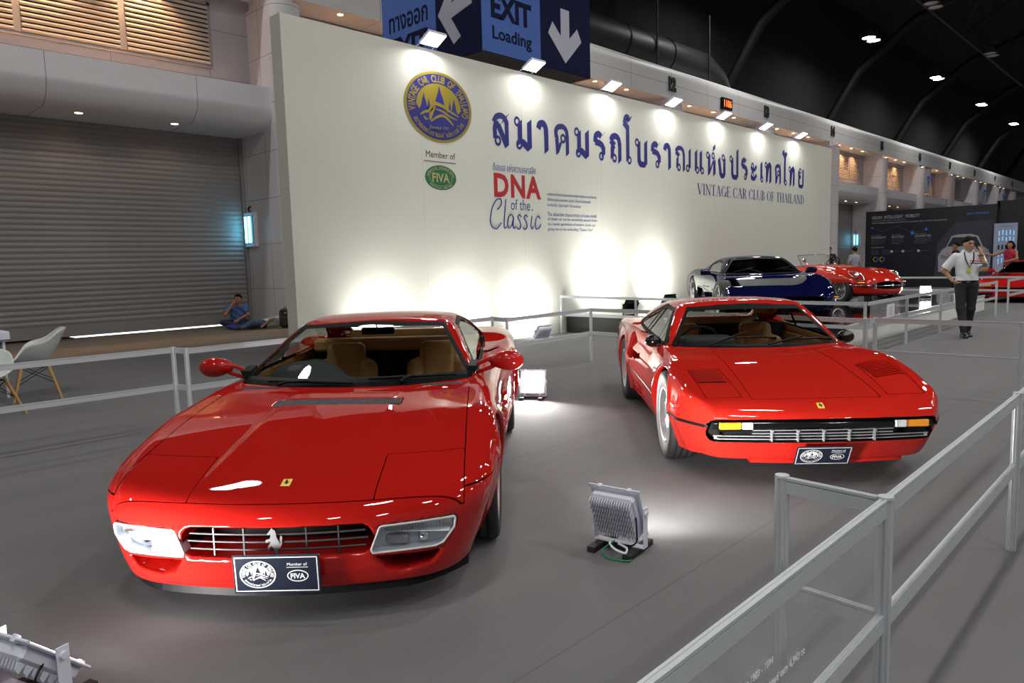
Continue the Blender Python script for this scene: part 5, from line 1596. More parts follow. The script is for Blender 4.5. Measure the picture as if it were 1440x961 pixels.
    def pane(name, fn, m, keep=lambda X, Y, Z: -1+0*X):
        a = clipf(clipf(G, fn), keep)
        return emit_mesh(name, a, m, root)
    pane('windscreen', lambda X, Y, Z: wsf(X, Y, Z)-.02, M['glass'])
    pane('side_window', lambda X, Y, Z: np.maximum(swf(X, Y, Z)-.012, -Y), M['glass'])
    pane('side_window', lambda X, Y, Z: np.maximum(swf(X, Y, Z)-.012, Y), M['glass'])
    pane('rear_window', lambda X, Y, Z: rwf(X, Y, Z)-.012, M['glass'])
    G2 = surface(lambda X, Y, Z: gh(X, Y, Z)-.0035, (-.1, -.86, .62), (2.12, .86, 1.16), .0135)
    s = clipf(G2, lambda X, Y, Z: np.maximum(wsf(X, Y, Z)-.010, -(wsf(X, Y, Z)+.012)))
    emit_mesh('windscreen_seal', s, M['seal'], root)
    s = clipf(G2, lambda X, Y, Z: np.maximum(swf(X, Y, Z)-.012, -(swf(X, Y, Z)+.012)))
    emit_mesh('side_window_seal', s, M['seal'], root)
    # windscreen lower black band
    s = clipf(G2, lambda X, Y, Z: np.maximum(np.maximum(Z-.788-.02*np.abs(Y), 1.5-X), np.abs(Y)-.70))
    emit_mesh('cowl_panel', s, M['black'], root)
    # --- nose details
    lip = MB()
    yy = np.linspace(-.755, .755, 33)
    V = []
    for y in yy:
        x = Xf(np.array(y), np.array(.16))-.03-max(0, abs(y)-.5)**2*2.2
        V += [(x-.03, y, .150), (x+.006, y, .150), (x+.016, y, .118), (x-.05, y, .118)]
    F = []
    for i in range(len(yy)-1):
        for k in range(4): F.append([i*4+k, i*4+(k+1) % 4, (i+1)*4+(k+1) % 4, (i+1)*4+k])
    F += [[0, 1, 2, 3], [(len(yy)-1)*4+k for k in range(4)][::-1]]
    lip.add(V, [f[::-1] for f in F]); lip.build('front_lip', M['black'], root)
    gr = MB()
    def gx(y): return float(Xf(np.array(y), np.array(.35)))-.022
    for z in (.318, .350, .382):
        e = .372 if abs(z-.35) < .01 else .362
        ys = np.linspace(-e, e, 15)
        gr.tube([(gx(y), y, z) for y in ys], .0042, 6)
    for k in range(-2, 3):
        y = k*.128
        gr.box((gx(y)-.012, y-.0028, .292), (gx(y)+.004, y+.0028, .408))
    gr.build('grille', mat('grille_bars', (.05, .05, .055), rough=.4), root)
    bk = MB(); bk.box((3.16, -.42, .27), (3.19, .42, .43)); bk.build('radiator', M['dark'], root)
    horse(root, (gx(0)+.004, 0, .352), .115, mat('silver_horse', (.62, .63, .65), rough=.25, metal=.8))
    for s in (1, -1):
        hl = empty('headlight', (0, 0, 0), 0, parent=root)
        poly = LAMP
        # reflector bowl at the back
        cx = lambda y: float(Xf(np.array(y), np.array(.34)))
        bb = MB()
        bb.add([(cx(y)-.07, s*y, z) for y, z in poly], [list(range(NL))[::s]])
        n5 = len(poly)
        bb.add([(cx(y)-.07, s*y, z) for y, z in poly]+[(cx(y)-.008, s*y, z) for y, z in poly], [[i, (i+1) % NL, NL+(i+1) % NL, NL+i][::s] for i in range(NL)])
        bb.build('reflector', mat('lamp_reflector', (.62, .65, .70), rough=.35, metal=.1), hl)
        rb = MB()
        for y in np.linspace(.43, .66, 22):
            rb.box((cx(y)-.062, s*y-.0012, .350), (cx(y)-.054, s*y+.0012, .386))
        for zc in (.350,):
            rb.box((cx(.6)-.060, s*.43, zc-.002), (cx(.6)-.02, s*.70, zc+.0015))
        rb.build('ribs', M['clear'], hl)
        bl = MB(); bl.box((cx(.52)-.06, s*.435, .302), (cx(.52)-.03, s*.530, .338), .006); bl.build('projector', M['steel'], hl)
        bl = MB(); bl.lathe([(.0005, .03), (.018, .022), (.026, 0), (.026, -.02)], 20, 'x', c=(cx(.62)-.05, s*.585, .320)); bl.build('round_bulb', M['chrome'], hl)
        bl = MB(); bl.box((cx(.72)-.045, s*.650, .352), (cx(.72)-.035, s*.705, .388)); bl.build('side_marker', mat('smoke_lens', (.30, .27, .24), rough=.3), hl)
        # clear cover following the bumper
        L = clipf(surface(lambda X, Y, Z: np.maximum(body_plain(X, Y, Z)+.004, 3.0-X), (2.95, .40*s-(.4 if s < 0 else 0), .26), (3.45, .40*s+(.4 if s > 0 else 0), .42), .02), lambda X, Y, Z: sdpoly(np.abs(Y), Z, poly)) if False else None
        yy = [.39+i*(.335/14) for i in range(15)]; zz = [.284+j*(.12/6) for j in range(7)]
        Vn = [(cx(y)-.004-.25*max(0, y-.70)**1.2, s*y, z) for y in yy for z in zz]
        Fn = [[i*7+j, i*7+j+1, (i+1)*7+j+1, (i+1)*7+j][::-s] for i in range(14) for j in range(6)]
        VA = np.array(Vn); T = np.array([[f[0], f[1], f[2]] for f in Fn]+[[f[0], f[2], f[3]] for f in Fn])
        Ml = clip((VA, T, np.tile([1., 0, 0], (len(VA), 1))), sdpoly(np.abs(VA[:, 1]), VA[:, 2], poly))
        emit_mesh('lens', Ml, M['lens'], hl)
        # light grey gasket
        gk = MB()
        P = [(cx(y)-.001-.25*max(0, y-.70)**1.2, s*y, z) for y, z in poly]
        P2 = []
        for i in range(NL):
            a, b = Vector(P[i]), Vector(P[(i+1) % NL])
            for q in range(6): P2.append(a+(b-a)*q/6)
        P2 = [Vector((cx(abs(p.y))-.001-.25*max(0, abs(p.y)-.70)**1.2, p.y, p.z)) for p in P2]
        gk.tube(P2+[P2[0]], .0045, 6, cap=False); gk.build('gasket', mat('grey_gasket', (.62, .62, .60), rough=.4), hl)
    # cowl grille mesh: fine slats
    cg = MB()
    for i in range(58):
        y = -.344+i*(.688/57)
        z = float(Tt(np.array(2.32), np.array(abs(y))))
        cg.add([(2.266, y-.0016, z-.014), (2.374, y-.0016, z-.026), (2.374, y-.0016, z-.004), (2.266, y-.0016, z+.010), (2.266, y+.0016, z-.014), (2.374, y+.0016, z-.026), (2.374, y+.0016, z-.004), (2.266, y+.0016, z+.010)], [(0, 1, 2, 3), (7, 6, 5, 4), (3, 2, 6, 7), (1, 0, 4, 5)])
    cg.build('cowl_grille', mat('grille_wire', (.16, .16, .17), rough=.5), root)
    cb_ = MB(); cb_.box((2.262, -.352, .660), (2.378, .352, .672)); cb_.build('cowl_tray', M['dark'], root)
    # yellow badge on the bonnet
    P, N = project(body, [[3.225, 0, .55]])
    bd = empty('bonnet_badge', tuple(P[0]+N[0]*.001), 0, parent=root); bd.rotation_euler = (0, math.atan2(N[0][0], N[0][2]), 0)
    b = MB(); b.box((-.026, -.020, 0), (.026, .020, .003), .001); b.build('plaque', M['yellow'], bd)
    b = MB(); b.box((-.0275, -.0215, 0), (.0275, .0215, .0015)); b.build('rim', M['chrome'], bd)
    o = horse(bd, (0, 0, .003), .038, M['black'], t=.0008); o.rotation_euler = (0, -PI/2, 0)
    plate(root, 'licence_plate', (3.462, .02, .240), (0, .06, 0), .350, .162)
    # mirrors
    for s in (1, -1):
        mr = empty('wing_mirror', (0, 0, 0), 0, parent=root)
        c = (1.73, s*.885, .842)
        def mf(X, Y, Z):
            e = ellip(X, Y, Z, (c[0]+.01, c[1]+s*.02, c[2]+.005), (.052, .100, .052))
            e = smin(e, ellip(X, Y, Z, (c[0], c[1]+s*.055, c[2]), (.048, .072, .058)), .03)
            e = smax(e, (c[0]-.035)-X, .01)
            st = smin(capsule(X, Y, Z, (c[0]+.01, c[1]-s*.06, c[2]+.024), (c[0]+.03, s*.735, .830), .013, .012), capsule(X, Y, Z, (c[0]+.01, c[1]-s*.06, c[2]-.034), (c[0]+.02, s*.735, .780), .013, .012), .004)
            return smin(e, st, .010)
        lo = (c[0]-.09, min(s*.70, s*1.08), .74); hi = (c[0]+.11, max(s*.70, s*1.08), .95)
        emit_mesh('housing', surface(mf, lo, hi, .009), M['red'], mr)
        g_ = MB(); g_.lathe([(.0005, 0), (.085, 0), (.085, .004)], 28, 'x', c=(0, 0, 0)); o = g_.build('mirror_glass', M['mirrorglass'], mr)
        o.location = (c[0]-.041, c[1]+s*.025, c[2]); o.scale = (1, 1.05, .62)
        f = MB(); f.add([(1.66, s*.70, .79), (1.80, s*.715, .775), (1.79, s*.742, .825), (1.67, s*.735, .845), (1.66, s*.66, .79), (1.80, s*.67, .775), (1.79, s*.68, .825), (1.67, s*.68, .845)],
                        [q[::s] for q in ((0, 1, 2, 3), (4, 7, 6, 5), (0, 4, 5, 1), (1, 5, 6, 2), (2, 6, 7, 3), (3, 7, 4, 0))]); f.build('foot', M['black'], mr)
    # door handle strip, side repeater
    for s in (1, -1):
        P, N = project(body, [[2.02, s*.9, .60]])
        b = MB(); b.sphere(tuple(P[0]), 1, sc=(.016, .006, .010)); b.build('side_repeater', M['amber'], root)
    wiper(root, (2.02, .30, .775), (1.985, .10, .790), (1.955, .62, .800))
    wiper(root, (2.03, -.42, .775), (1.99, -.50, .790), (2.045, .02, .775))
    # wheels
    for y in (.752, -.752):
        wheel(root, 2.45, y*1.025, 1 if y > 0 else -1, .315, .215, .218, 'star5', cap=M['yellow'])
    for y in (.792, -.792):
        wheel(root, 0, y, 1 if y > 0 else -1, .325, .255, .218, 'star5', cap=M['yellow'])
    # interior
    dash = surface(lambda X, Y, Z: smin(smax(np.maximum(np.abs(X-1.83)-.22, np.abs(Y)-.69), Z-(.755-.10*np.clip(1.70-X, 0, 1)), .05),
                   smax(ellip(X, Y, Z, (1.68, -.36, .74), (.20, .24, .125)), .55-Z, .03), .04), (1.45, -.72, .50), (2.10, .72, .90), .022, 2)
    emit_mesh('dashboard', clipf(dash, lambda X, Y, Z: .50-Z), M['dash'], root)
    t = MB()
    n = 28
    ring = []
    C = Vector((1.40, -.36, .675)); ax = Vector((-.92, 0, .39)); u = Vector((0, 1, 0)); v = ax.cross(u)
    for i in range(n+1):
        a = 2*PI*i/n; ring.append(C+(u*math.cos(a)+v*math.sin(a))*.175)
    t.tube(ring, .014, 8, cap=False)
    for a in (.2, PI-.2, -PI/2):
        t.tube([C-ax*.02, C+(u*math.cos(a)+v*math.sin(a))*.17], .011, 6)
    t.tube([C-ax*.02, C-ax*.26], .03, 8)
    t.build('steering_wheel', M['dash'], root)
    seat(root, .86, .36, M['tan'], .60); seat(root, .86, -.36, M['tan'], .60)
    b = MB(); b.box((.30, -.70, .26), (.36, .70, .86)); b.build('bulkhead', M['carpetblack'], root)
    b = MB(); b.box((.35, -.66, .78), (.50, .66, .88), .02); b.build('parcel_shelf', M['tan'], root)
    b = MB(); b.box((.9, -.10, .24), (1.75, .10, .46), .02); b.build('centre_console', M['tan'], root)
    b = MB(); b.box((1.15, -.115, .975), (1.175, .115, 1.025), .008); b.tube([(1.17, 0, 1.01), (1.24, 0, 1.065)], .006, 6); b.build('interior_mirror', M['black'], root)
    for s in (1, -1):
        b = MB(); b.box((1.12, s*.12, 1.035), (1.24, s*.44, 1.048), .005); b.build('sun_visor', M['black'], root)
    b = MB(); b.box((-.80, -.80, .45), (-.77, .80, .80), .01); b.build('tail_panel', M['black'], root)
    b = MB(); b.box((-.3, -.50, .20), (3.0, .50, .24)); b.build('floor_pan', M['dark'], root)
    return root
build_car_a()
# ------------------------------------------------------------------ right car: small wedge coupe with louvred panels
def build_car_b():
    root = empty('sports_car', (6.81, 3.77, 0), -2.415, 'orange-red low coupe with black nose band, amber lamps and louvred bonnet panels', 'car')
    red = M['red308']
    xs = [-.95, -.4, -.1, .4, 1.0, 1.5, 1.75, 2.0, 2.3, 2.6, 2.85, 3.05, 3.25]
    Tt = tab2(xs, [0, .42, .62, .76, .88], [
        [.78, .78, .78, .77, .72], [.80, .80, .81, .81, .74], [.80, .80, .825, .828, .75], [.80, .80, .80, .79, .72],
        [.77, .77, .77, .755, .68], [.745, .745, .745, .735, .66], [.735, .735, .738, .728, .66], [.722, .722, .738, .735, .67], [.695, .697, .728, .730, .67],
        [.648, .652, .692, .694, .62], [.604, .606, .628, .625, .56], [.553, .553, .555, .548, .50], [.445, .445, .445, .440, .42]])
    Wt = tab2([-.95, -.4, 0, .45, 1.0, 1.5, 1.9, 2.34, 2.8, 3.05, 3.25], [.12, .26, .42, .56, .70, .85], [
        [.80, .82, .84, .83, .80, .74], [.82, .84, .855, .85, .82, .75], [.82, .84, .86, .855, .825, .76], [.80, .825, .855, .84, .80, .74],
        [.78, .815, .85, .83, .78, .70], [.78, .815, .85, .83, .775, .70], [.79, .82, .855, .84, .79, .72], [.79, .825, .862, .85, .80, .72],
        [.74, .79, .845, .82, .76, .7], [.64, .71, .80, .78, .74, .7], [.60, .66, .75, .74, .72, .7]])
    Rf, Rr = .342, .345
    def Xf(Y, Z):
        y = np.abs(Y)
        return 3.215-.04*(y/.69)**2-np.maximum(.40-Z, 0)*(.30+.28*(y/.69)**2)-1.2*np.maximum(y-.66, 0)
    def scoop(X, Y, Z):
        y = np.abs(Y)
        d = sdpoly(X, Z, [(1.02, .575), (.40, .720), (.34, .700), (.36, .520), (.44, .505)])-.02
        depth = np.clip((1.04-X)*.26, 0, .16)
        return np.maximum(d, Wt(X, Z)-depth-y)
    def body(X, Y, Z):
        y = np.abs(Y)
        rr = np.sqrt((X-2.34)**2+(Z-.32)**2); r2 = np.sqrt(X**2+(Z-.32)**2)
        W = Wt(X, Z)+.012*np.exp(-((rr-Rf-.012)/.04)**2)+.016*np.exp(-((r2-Rr-.012)/.04)**2)
        side = smax(y-W, X-Xf(Y, Z), .10)
        side = smax(side, -.90-X, .10)
        b = smax(side, (Z-Tt(X, Y))*.93, .06)
        b = smax(b, .155+.030*np.clip((X-2.75)/.2, 0, 1)-Z, .02)
        a = np.maximum(np.minimum(rr-Rf, r2-Rr), .50-y)
        b = smax(b, -a, .012)
        # deep nose opening
        b = smax(b, -np.maximum(rrect(y*0+Y, Z, 0, .381, .690, .071, .045), 3.02-X), .006)
        b = smax(b, -scoop(X, Y, Z), .012)
        return b
    sl = 1.58
    def xw(Y, Z): return 1.905-(Z-.72)*sl-.34*Y*Y
    def gh(X, Y, Z):
        y = np.abs(Y)
        roof = herm([-.9, -.5, -.2, .2, .55, 1.0, 1.25, 1.45], [.74, .80, .865, 1.0, 1.070, 1.092, 1.080, 1.045], X)-.12*Y*Y
        g = smax(Z-roof, (X-xw(Y, Z))/1.85, .045)
        g = smax(g, (y-(.735-(Z-.72)*.62-.05*np.clip(.3-X, 0, 1)))*.85, .06)
        g = smax(g, -.75-X, .03)
        bay = np.maximum(np.maximum(y-.47, X-.22), .815-Z)
        g = smax(g, -bay, .03)
        return np.maximum(g, .58-Z)
    def cabin(X, Y, Z):
        y = np.abs(Y)
        lower = np.maximum(np.maximum(y-.70, np.maximum(X-1.86, .30-X)), np.maximum(.26-Z, Z-.77+.36*np.clip(X-1.48, 0, .5)))
        return np.minimum(np.maximum(np.maximum(gh(X, Y, Z)+.030, .24-X), .70-Z), lower)
    ws = [(-.01, .748), (.640, .752), (.455, 1.015), (-.01, 1.040)]
    sw = [(1.655, .757), (1.255, 1.005), (.82, 1.020), (.02, .815), (.06, .792)]
    rw = [(-.01, .86), (.43, .86), (.38, 1.02), (-.01, 1.04)]
    def wsf(X, Y, Z): return np.maximum(sdpoly(np.abs(Y), Z, ws)-.008, 1.0-X)
    def swf(X, Y, Z): return np.maximum(sdpoly(X, Z, sw)-.006, .42-np.abs(Y))
    def rwf(X, Y, Z): return np.maximum(np.maximum(sdpoly(np.abs(Y), Z, rw), X-.45), .0-X)
    def full(X, Y, Z):
        f = smin(body(X, Y, Z), gh(X, Y, Z), .02)
        f = np.maximum(f, -cabin(X, Y, Z))
        return np.maximum(f, -np.minimum(np.minimum(wsf(X, Y, Z), swf(X, Y, Z)), rwf(X, Y, Z)))
    Mm = surface(full, (-.95, -.93, .09), (3.28, .93, 1.14), .0135)
    V = Mm[0]; cb = cabin(V[:, 0], V[:, 1], V[:, 2])
    inner = clip(Mm, cb-.006); skin = clip(Mm, .006-cb)
    emit_mesh('cabin_lining', inner, M['tan'], root)
    def arch(X, Y, Z):
        return np.maximum(np.minimum(np.sqrt((X-2.34)**2+(Z-.32)**2)-Rf-.002, np.sqrt(X**2+(Z-.32)**2)-Rr-.002), np.abs(Y)-.80)
    def dk(X, Y, Z):
        nose = np.maximum(rrect(Y, Z, 0, .381, .690, .071, .045)-.005, 2.95-X)
        sc = np.maximum(sdpoly(X, Z, [(.62, .62), (.40, .700), (.36, .68), (.38, .54), (.44, .53)]), np.maximum(np.abs(Y)-Wt(X, Z)+.045, .6-np.abs(Y)))
        return np.minimum(np.minimum(nose, arch(X, Y, Z)), sc)
    lining = clipf(skin, dk); skin = clipf(skin, lambda X, Y, Z: -dk(X, Y, Z))
    emit_mesh('nose_surround', lining, M['black'], root)
    g = .0024
    def hood(X, Y, Z):
        y = np.abs(Y)
        return np.maximum(np.maximum(np.maximum(y-(.385+.012*(X-2)), X-3.045), 1.925-.20*y*y-X), .45-Z)
    def lpan(X, Y, Z):
        u = np.abs(Y); k = (X-2.48)/.54
        return np.maximum(np.maximum(np.maximum((.472-.02*k)-u, u-(.690-.012*k)), np.maximum(X-3.02, 2.48-X)), .45-Z)
    hd, rest = take(skin, hood, g); emit_mesh('bonnet', hd, red, root, .02)
    lp, rest = take(rest, lpan, g)
    emit_mesh('headlight_cover', clipf(lp, lambda X, Y, Z: -Y), red, root, .02); emit_mesh('headlight_cover', clipf(lp, lambda X, Y, Z: Y), red, root, .02)
    door = [(1.76, .22), (1.86, .50), (1.74, .748), (.66, .778), (.60, .62), (.52, .22)]
    df = lambda X, Y, Z: np.maximum(np.maximum(sdpoly(X, Z, door), .58-np.abs(Y)), Z-.768)
    dr, rest = take(rest, df, .0028)
    emit_mesh('door', clipf(dr, lambda X, Y, Z: -Y), red, root, .02)
    emit_mesh('door', clipf(dr, lambda X, Y, Z: Y), red, root, .02)
    sill = lambda X, Y, Z: np.maximum(np.maximum(Z-.225, X-3.3), -.9-X)
    emit_mesh('body_shell', rest, red, root)
    # glass
    G = surface(lambda X, Y, Z: gh(X, Y, Z)+.010, (-.5, -.84, .60), (1.96, .84, 1.13), .024)
    for nm, fn in (('windscreen', lambda X, Y, Z: wsf(X, Y, Z)-.015), ('side_window', lambda X, Y, Z: np.maximum(swf(X, Y, Z)-.010, -Y)), ('side_window', lambda X, Y, Z: np.maximum(swf(X, Y, Z)-.010, Y)), ('rear_window', lambda X, Y, Z: rwf(X, Y, Z)-.010)):
        emit_mesh(nm, clipf(G, fn), M['glass'], root)
    G2 = surface(lambda X, Y, Z: gh(X, Y, Z)-.0035, (-.5, -.84, .60), (1.96, .84, 1.13), .0135)
    s = clipf(G2, lambda X, Y, Z: np.maximum(wsf(X, Y, Z)-.008, -(wsf(X, Y, Z)+.010+.03*np.clip((Z-.99)/.03, 0, 1))))
    emit_mesh('windscreen_seal', s, M['seal'], root)
    s = clipf(G2, lambda X, Y, Z: np.maximum(swf(X, Y, Z)-.010, -(swf(X, Y, Z)+.018)))
    emit_mesh('side_window_seal', s, M['seal'], root)
    bar = lambda X, Y, Z: np.maximum(np.maximum(swf(X, Y, Z), np.minimum(np.abs(X-.735-(Z-.9)*.75)-.036, np.abs(X-1.335+(Z-.9)*.25)-.011)), .4-np.abs(Y))
    emit_mesh('window_divider', clipf(G2, bar), M['seal'], root)
    s = clipf(G2, lambda X, Y, Z: np.maximum(np.maximum(Z-.758, 1.5-X), np.abs(Y)-.64))
    emit_mesh('cowl_panel', s, M['black'], root)
    # nose band: turn lamps, black bar, bright egg-crate bars
    fx = lambda y, z=.40: float(Xf(np.array(y), np.array(z)))
    b = MB()
    ys = np.linspace(-.665, .665, 29)
    V = []
    for y in ys:
        V += [(fx(y)-.085, y, .386), (fx(y)-.022, y, .390), (fx(y)-.014, y, .418), (fx(y)-.030, y, .444), (fx(y)-.085, y, .446)]
    F = []
    for i in range(len(ys)-1):
        for k in range(4): F.append([i*5+k, (i+1)*5+k, (i+1)*5+k+1, i*5+k+1])
    b.add(V, F, True); b.build('nose_bar', M['blackgloss'], root)
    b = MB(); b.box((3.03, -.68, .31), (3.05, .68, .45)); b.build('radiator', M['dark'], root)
    for s in (1, -1):
        t = empty('turn_lamp', (0, 0, 0), 0, parent=root)
        for (a, c, m, nm) in ((.495, .630, M['amber'], 'amber_lens'), (.425, .493, M['clear'], 'clear_lens')):
            q = MB(); x = fx((a+c)/2)-.012
            q.box((x-.03, min(s*a, s*c), .394), (x+.006, max(s*a, s*c), .437), .005); q.build(nm, m, t)
        q = MB()
        for i in range(4):
            y = .433+i*.0165; q.box((fx(y)-.007, s*y-.0008, .397), (fx(y)-.0045, s*y+.0008, .434))
        q.build('lens_ribs', M['clear'], t)
    gr = MB()
    for z, e in ((.384, .425), (.362, .425), (.343, .655), (.322, .640)):
        yy = np.linspace(-e, e, 17)
        for i in range(16):
            y0, y1 = yy[i], yy[i+1]
            x0, x1 = fx(y0, z)-.024, fx(y1, z)-.024
            gr.add([(x0, y0, z-.003), (x1, y1, z-.003), (x1, y1, z+.003), (x0, y0, z+.003), (x0-.03, y0, z-.002), (x1-.03, y1, z-.002), (x1-.03, y1, z+.002), (x0-.03, y0, z+.002)],
                   [(0, 1, 2, 3), (3, 2, 6, 7), (1, 0, 4, 5)])
    for k in range(-2, 3):
        y = k*.155
        gr.box((fx(y, .35)-.035, y-.004, .312), (fx(y, .35)-.010, y+.004, .386))
        gr.box((fx(y, .35)-.020, y-.008, .372), (fx(y, .35)-.006, y+.008, .386))
    for s in (1, -1): gr.box((fx(.655, .335)-.03, s*.640-.008, .322), (fx(.655, .335)-.018, s*.640+.008, .344))
    gr.build('grille_bars', mat('satin_aluminium', (.60, .62, .64), rough=.35, metal=.6), root)
    # black waist line from the nose round to the tail
    for s in (1, -1):
        band_on(body, root, 'waist_strip', M['black'], [(3.19, s*.705, .405), (3.12, s*.75, .405), (2.95, s*.82, .402), (2.68, s*.86, .400)], .020, .003, off=.0005, n=20)
        band_on(body, root, 'waist_strip', M['black'], [(1.98, s*.86, .400), (1.2, s*.86, .405), (.37, s*.86, .41)], .014, .003, off=.0005)
        P, N = project(body, [[2.74, s*.85, .475]])
        q = MB(); q.sphere(tuple(P[0]), 1, sc=(.020, .006, .013)); q.build('side_repeater', M['amber'], root)
        P, N = project(body, [[.72, s*.86, .585]])
        q = MB(); q.sphere(tuple(P[0]+N[0]*.006), 1, sc=(.045, .008, .010)); q.build('door_handle', M['chrome'], root)
        # louvres
        lv = MB()
        for i in range(11):
            x = 2.505+i*.0270
            u = np.linspace(.482, .676, 8)
            P, N = project(body, np.stack([np.full(8, x), s*u, np.full(8, .68)], 1))
            Vv = []
            for p, n_ in zip(P, N):
                p = Vector(p); n_ = Vector(n_)
                Vv += [p+n_*.0015+Vector((-.012, 0, .004)), p+n_*.011+Vector((.000, 0, 0)), p+n_*.009+Vector((.006, 0, -.002))]
            F = []
            for k in range(7):
                for a in (0, 1): F.append([k*3+a, k*3+a+1, (k+1)*3+a+1, (k+1)*3+a][::s])
            lv.add(Vv, F)
        lv.build('louvres', red, root)
        sl_ = MB()  # black strips laid on the panel paint the shade between the louvres
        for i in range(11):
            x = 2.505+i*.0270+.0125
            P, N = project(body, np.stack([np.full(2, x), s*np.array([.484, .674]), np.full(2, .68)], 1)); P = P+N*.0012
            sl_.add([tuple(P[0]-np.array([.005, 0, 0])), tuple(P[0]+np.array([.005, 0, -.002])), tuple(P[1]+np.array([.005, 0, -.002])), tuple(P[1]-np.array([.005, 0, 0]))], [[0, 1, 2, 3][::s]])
        sl_.build('louvre_gap_shade', M['dark'], root)
        mr = empty('wing_mirror', (0, 0, 0), 0, parent=root)
        c = (1.565, s*.785, .772)
        mf = lambda X, Y, Z: smin(smax(ellip(X, Y, Z, c, (.060, .068, .052)), (c[0]-.030)-X, .008), capsule(X, Y, Z, (c[0]+.02, s*.765, .745), (1.66, s*.70, .715), .010, .014), .02)
        emit_mesh('housing', surface(mf, (c[0]-.10, min(s*.66, s*.87), .69), (c[0]+.13, max(s*.66, s*.87), .84), .008), M['blackgloss'], mr)
        q = MB(); q.lathe([(.0005, 0), (.050, 0), (.050, .003)], 24, 'x'); o = q.build('mirror_glass', M['mirrorglass'], mr); o.location = (c[0]-.034, c[1], c[2]); o.scale = (1, 1.05, .8)
    P, N = project(body, [[3.12, 0, .52]])
    bd = empty('bonnet_badge', tuple(P[0]+N[0]*.001), 0, parent=root); bd.rotation_euler = (0, math.atan2(N[0][0], N[0][2]), 0)
    b = MB(); b.box((-.026, -.020, 0), (.026, .020, .003), .001); b.build('plaque', M['yellow'], bd)
    b = MB(); b.box((-.0275, -.0215, 0), (.0275, .0215, .0015)); b.build('rim', M['chrome'], bd)
    o = horse(bd, (0, 0, .003), .038, M['black'], t=.0008); o.rotation_euler = (0, -PI/2, 0)
    plate(root, 'licence_plate', (3.205, -.01, .228), (0, .50, 0), .335, .148)
    # chin spoiler
    ch = MB()
    ys = np.linspace(-.42, .52, 25); V = []
    for y in ys:
        x = fx(y, .18)-.015-max(0, abs(y)-.5)*.3
        V += [(x-.06, y, .205), (x, y, .21), (x+.012, y, .166), (x-.05, y, .163)]
    F = []
    for i in range(24):
        for k in range(4): F.append([i*4+k, (i+1)*4+k, (i+1)*4+(k+1) % 4, i*4+(k+1) % 4])
    F += [[0, 1, 2, 3], [96, 99, 98, 97]]
    ch.add(V, F); ch.build('chin_spoiler', red, root)
    wiper(root, (1.80, .14, .80), (1.872, -.40, .760), (1.73, -.06, .850))
    wiper(root, (1.72, .60, .775), (1.895, .06, .762), (1.79, .36, .81))
    for y in (.735, -.735):
        wheel(root, 2.34, y, 1 if y > 0 else -1, .318, .205, .195, 'star5', cap=M['yellow'])
        wheel(root, 0, y+math.copysign(.015, y), 1 if y > 0 else -1, .318, .215, .195, 'star5', cap=M['yellow'])
    # roof-edge spoiler over the rear window
    sp = MB(); ys = np.linspace(-.40, .40, 13); V = []
    for y in ys:
        z = 1.022-.12*y*y; x = .27-.10*abs(y)
        V += [(x+.10, y, z+.010), (x, y, z+.028), (x-.005, y, z+.016), (x+.10, y, z-.010)]
    F = []
    for i in range(12):
        for k in range(4): F.append([i*4+k, i*4+(k+1) % 4, (i+1)*4+(k+1) % 4, (i+1)*4+k])
    sp.add(V, F+[[0, 3, 2, 1], [48, 49, 50, 51]]); sp.build('roof_spoiler', red, root)
    # cabin
    dash = surface(lambda X, Y, Z: smin(smax(np.maximum(np.abs(X-1.68)-.20, np.abs(Y)-.67), Z-(.728-.10*np.clip(1.56-X, 0, 1)), .05),
                   smax(rrect(X, Y, 1.54, -.34, .16, .22, .10), Z-.800, .05), .03), (1.34, -.70, .50), (1.92, .70, .86), .022, 2)
    emit_mesh('dashboard', clipf(dash, lambda X, Y, Z: .50-Z), M['dash'], root)
    t = MB(); C = Vector((1.22, -.34, .70)); ax = Vector((-.90, 0, .43)); u = Vector((0, 1, 0)); v = ax.cross(u)
    t.tube([C+(u*math.cos(2*PI*i/28)+v*math.sin(2*PI*i/28))*.175 for i in range(29)], .013, 8, cap=False)
    for a in (.2, PI-.2, -PI/2): t.tube([C-ax*.02, C+(u*math.cos(a)+v*math.sin(a))*.17], .010, 6)
    t.tube([C-ax*.02, C-ax*.26], .028, 8); t.build('steering_wheel', M['dash'], root)
    seat(root, .78, .34, M['tan'], .555); seat(root, .78, -.34, M['tan'], .555)
    b = MB(); b.box((.30, -.68, .26), (.35, .68, .80)); b.build('bulkhead', M['carpetblack'], root)
    b = MB(); b.box((1.22, -.11, .965), (1.245, .11, 1.010), .008); b.tube([(1.24, 0, 1.0), (1.31, 0, 1.045)], .006, 6); b.build('interior_mirror', M['black'], root)
    b = MB(); b.box((-.88, -.74, .42), (-.85, .74, .72), .01); b.build('tail_panel', M['black'], root)
    b = MB(); b.box((-.3, -.48, .20), (2.9, .48, .24)); b.build('floor_pan', M['dark'], root)
    return root
build_car_b()
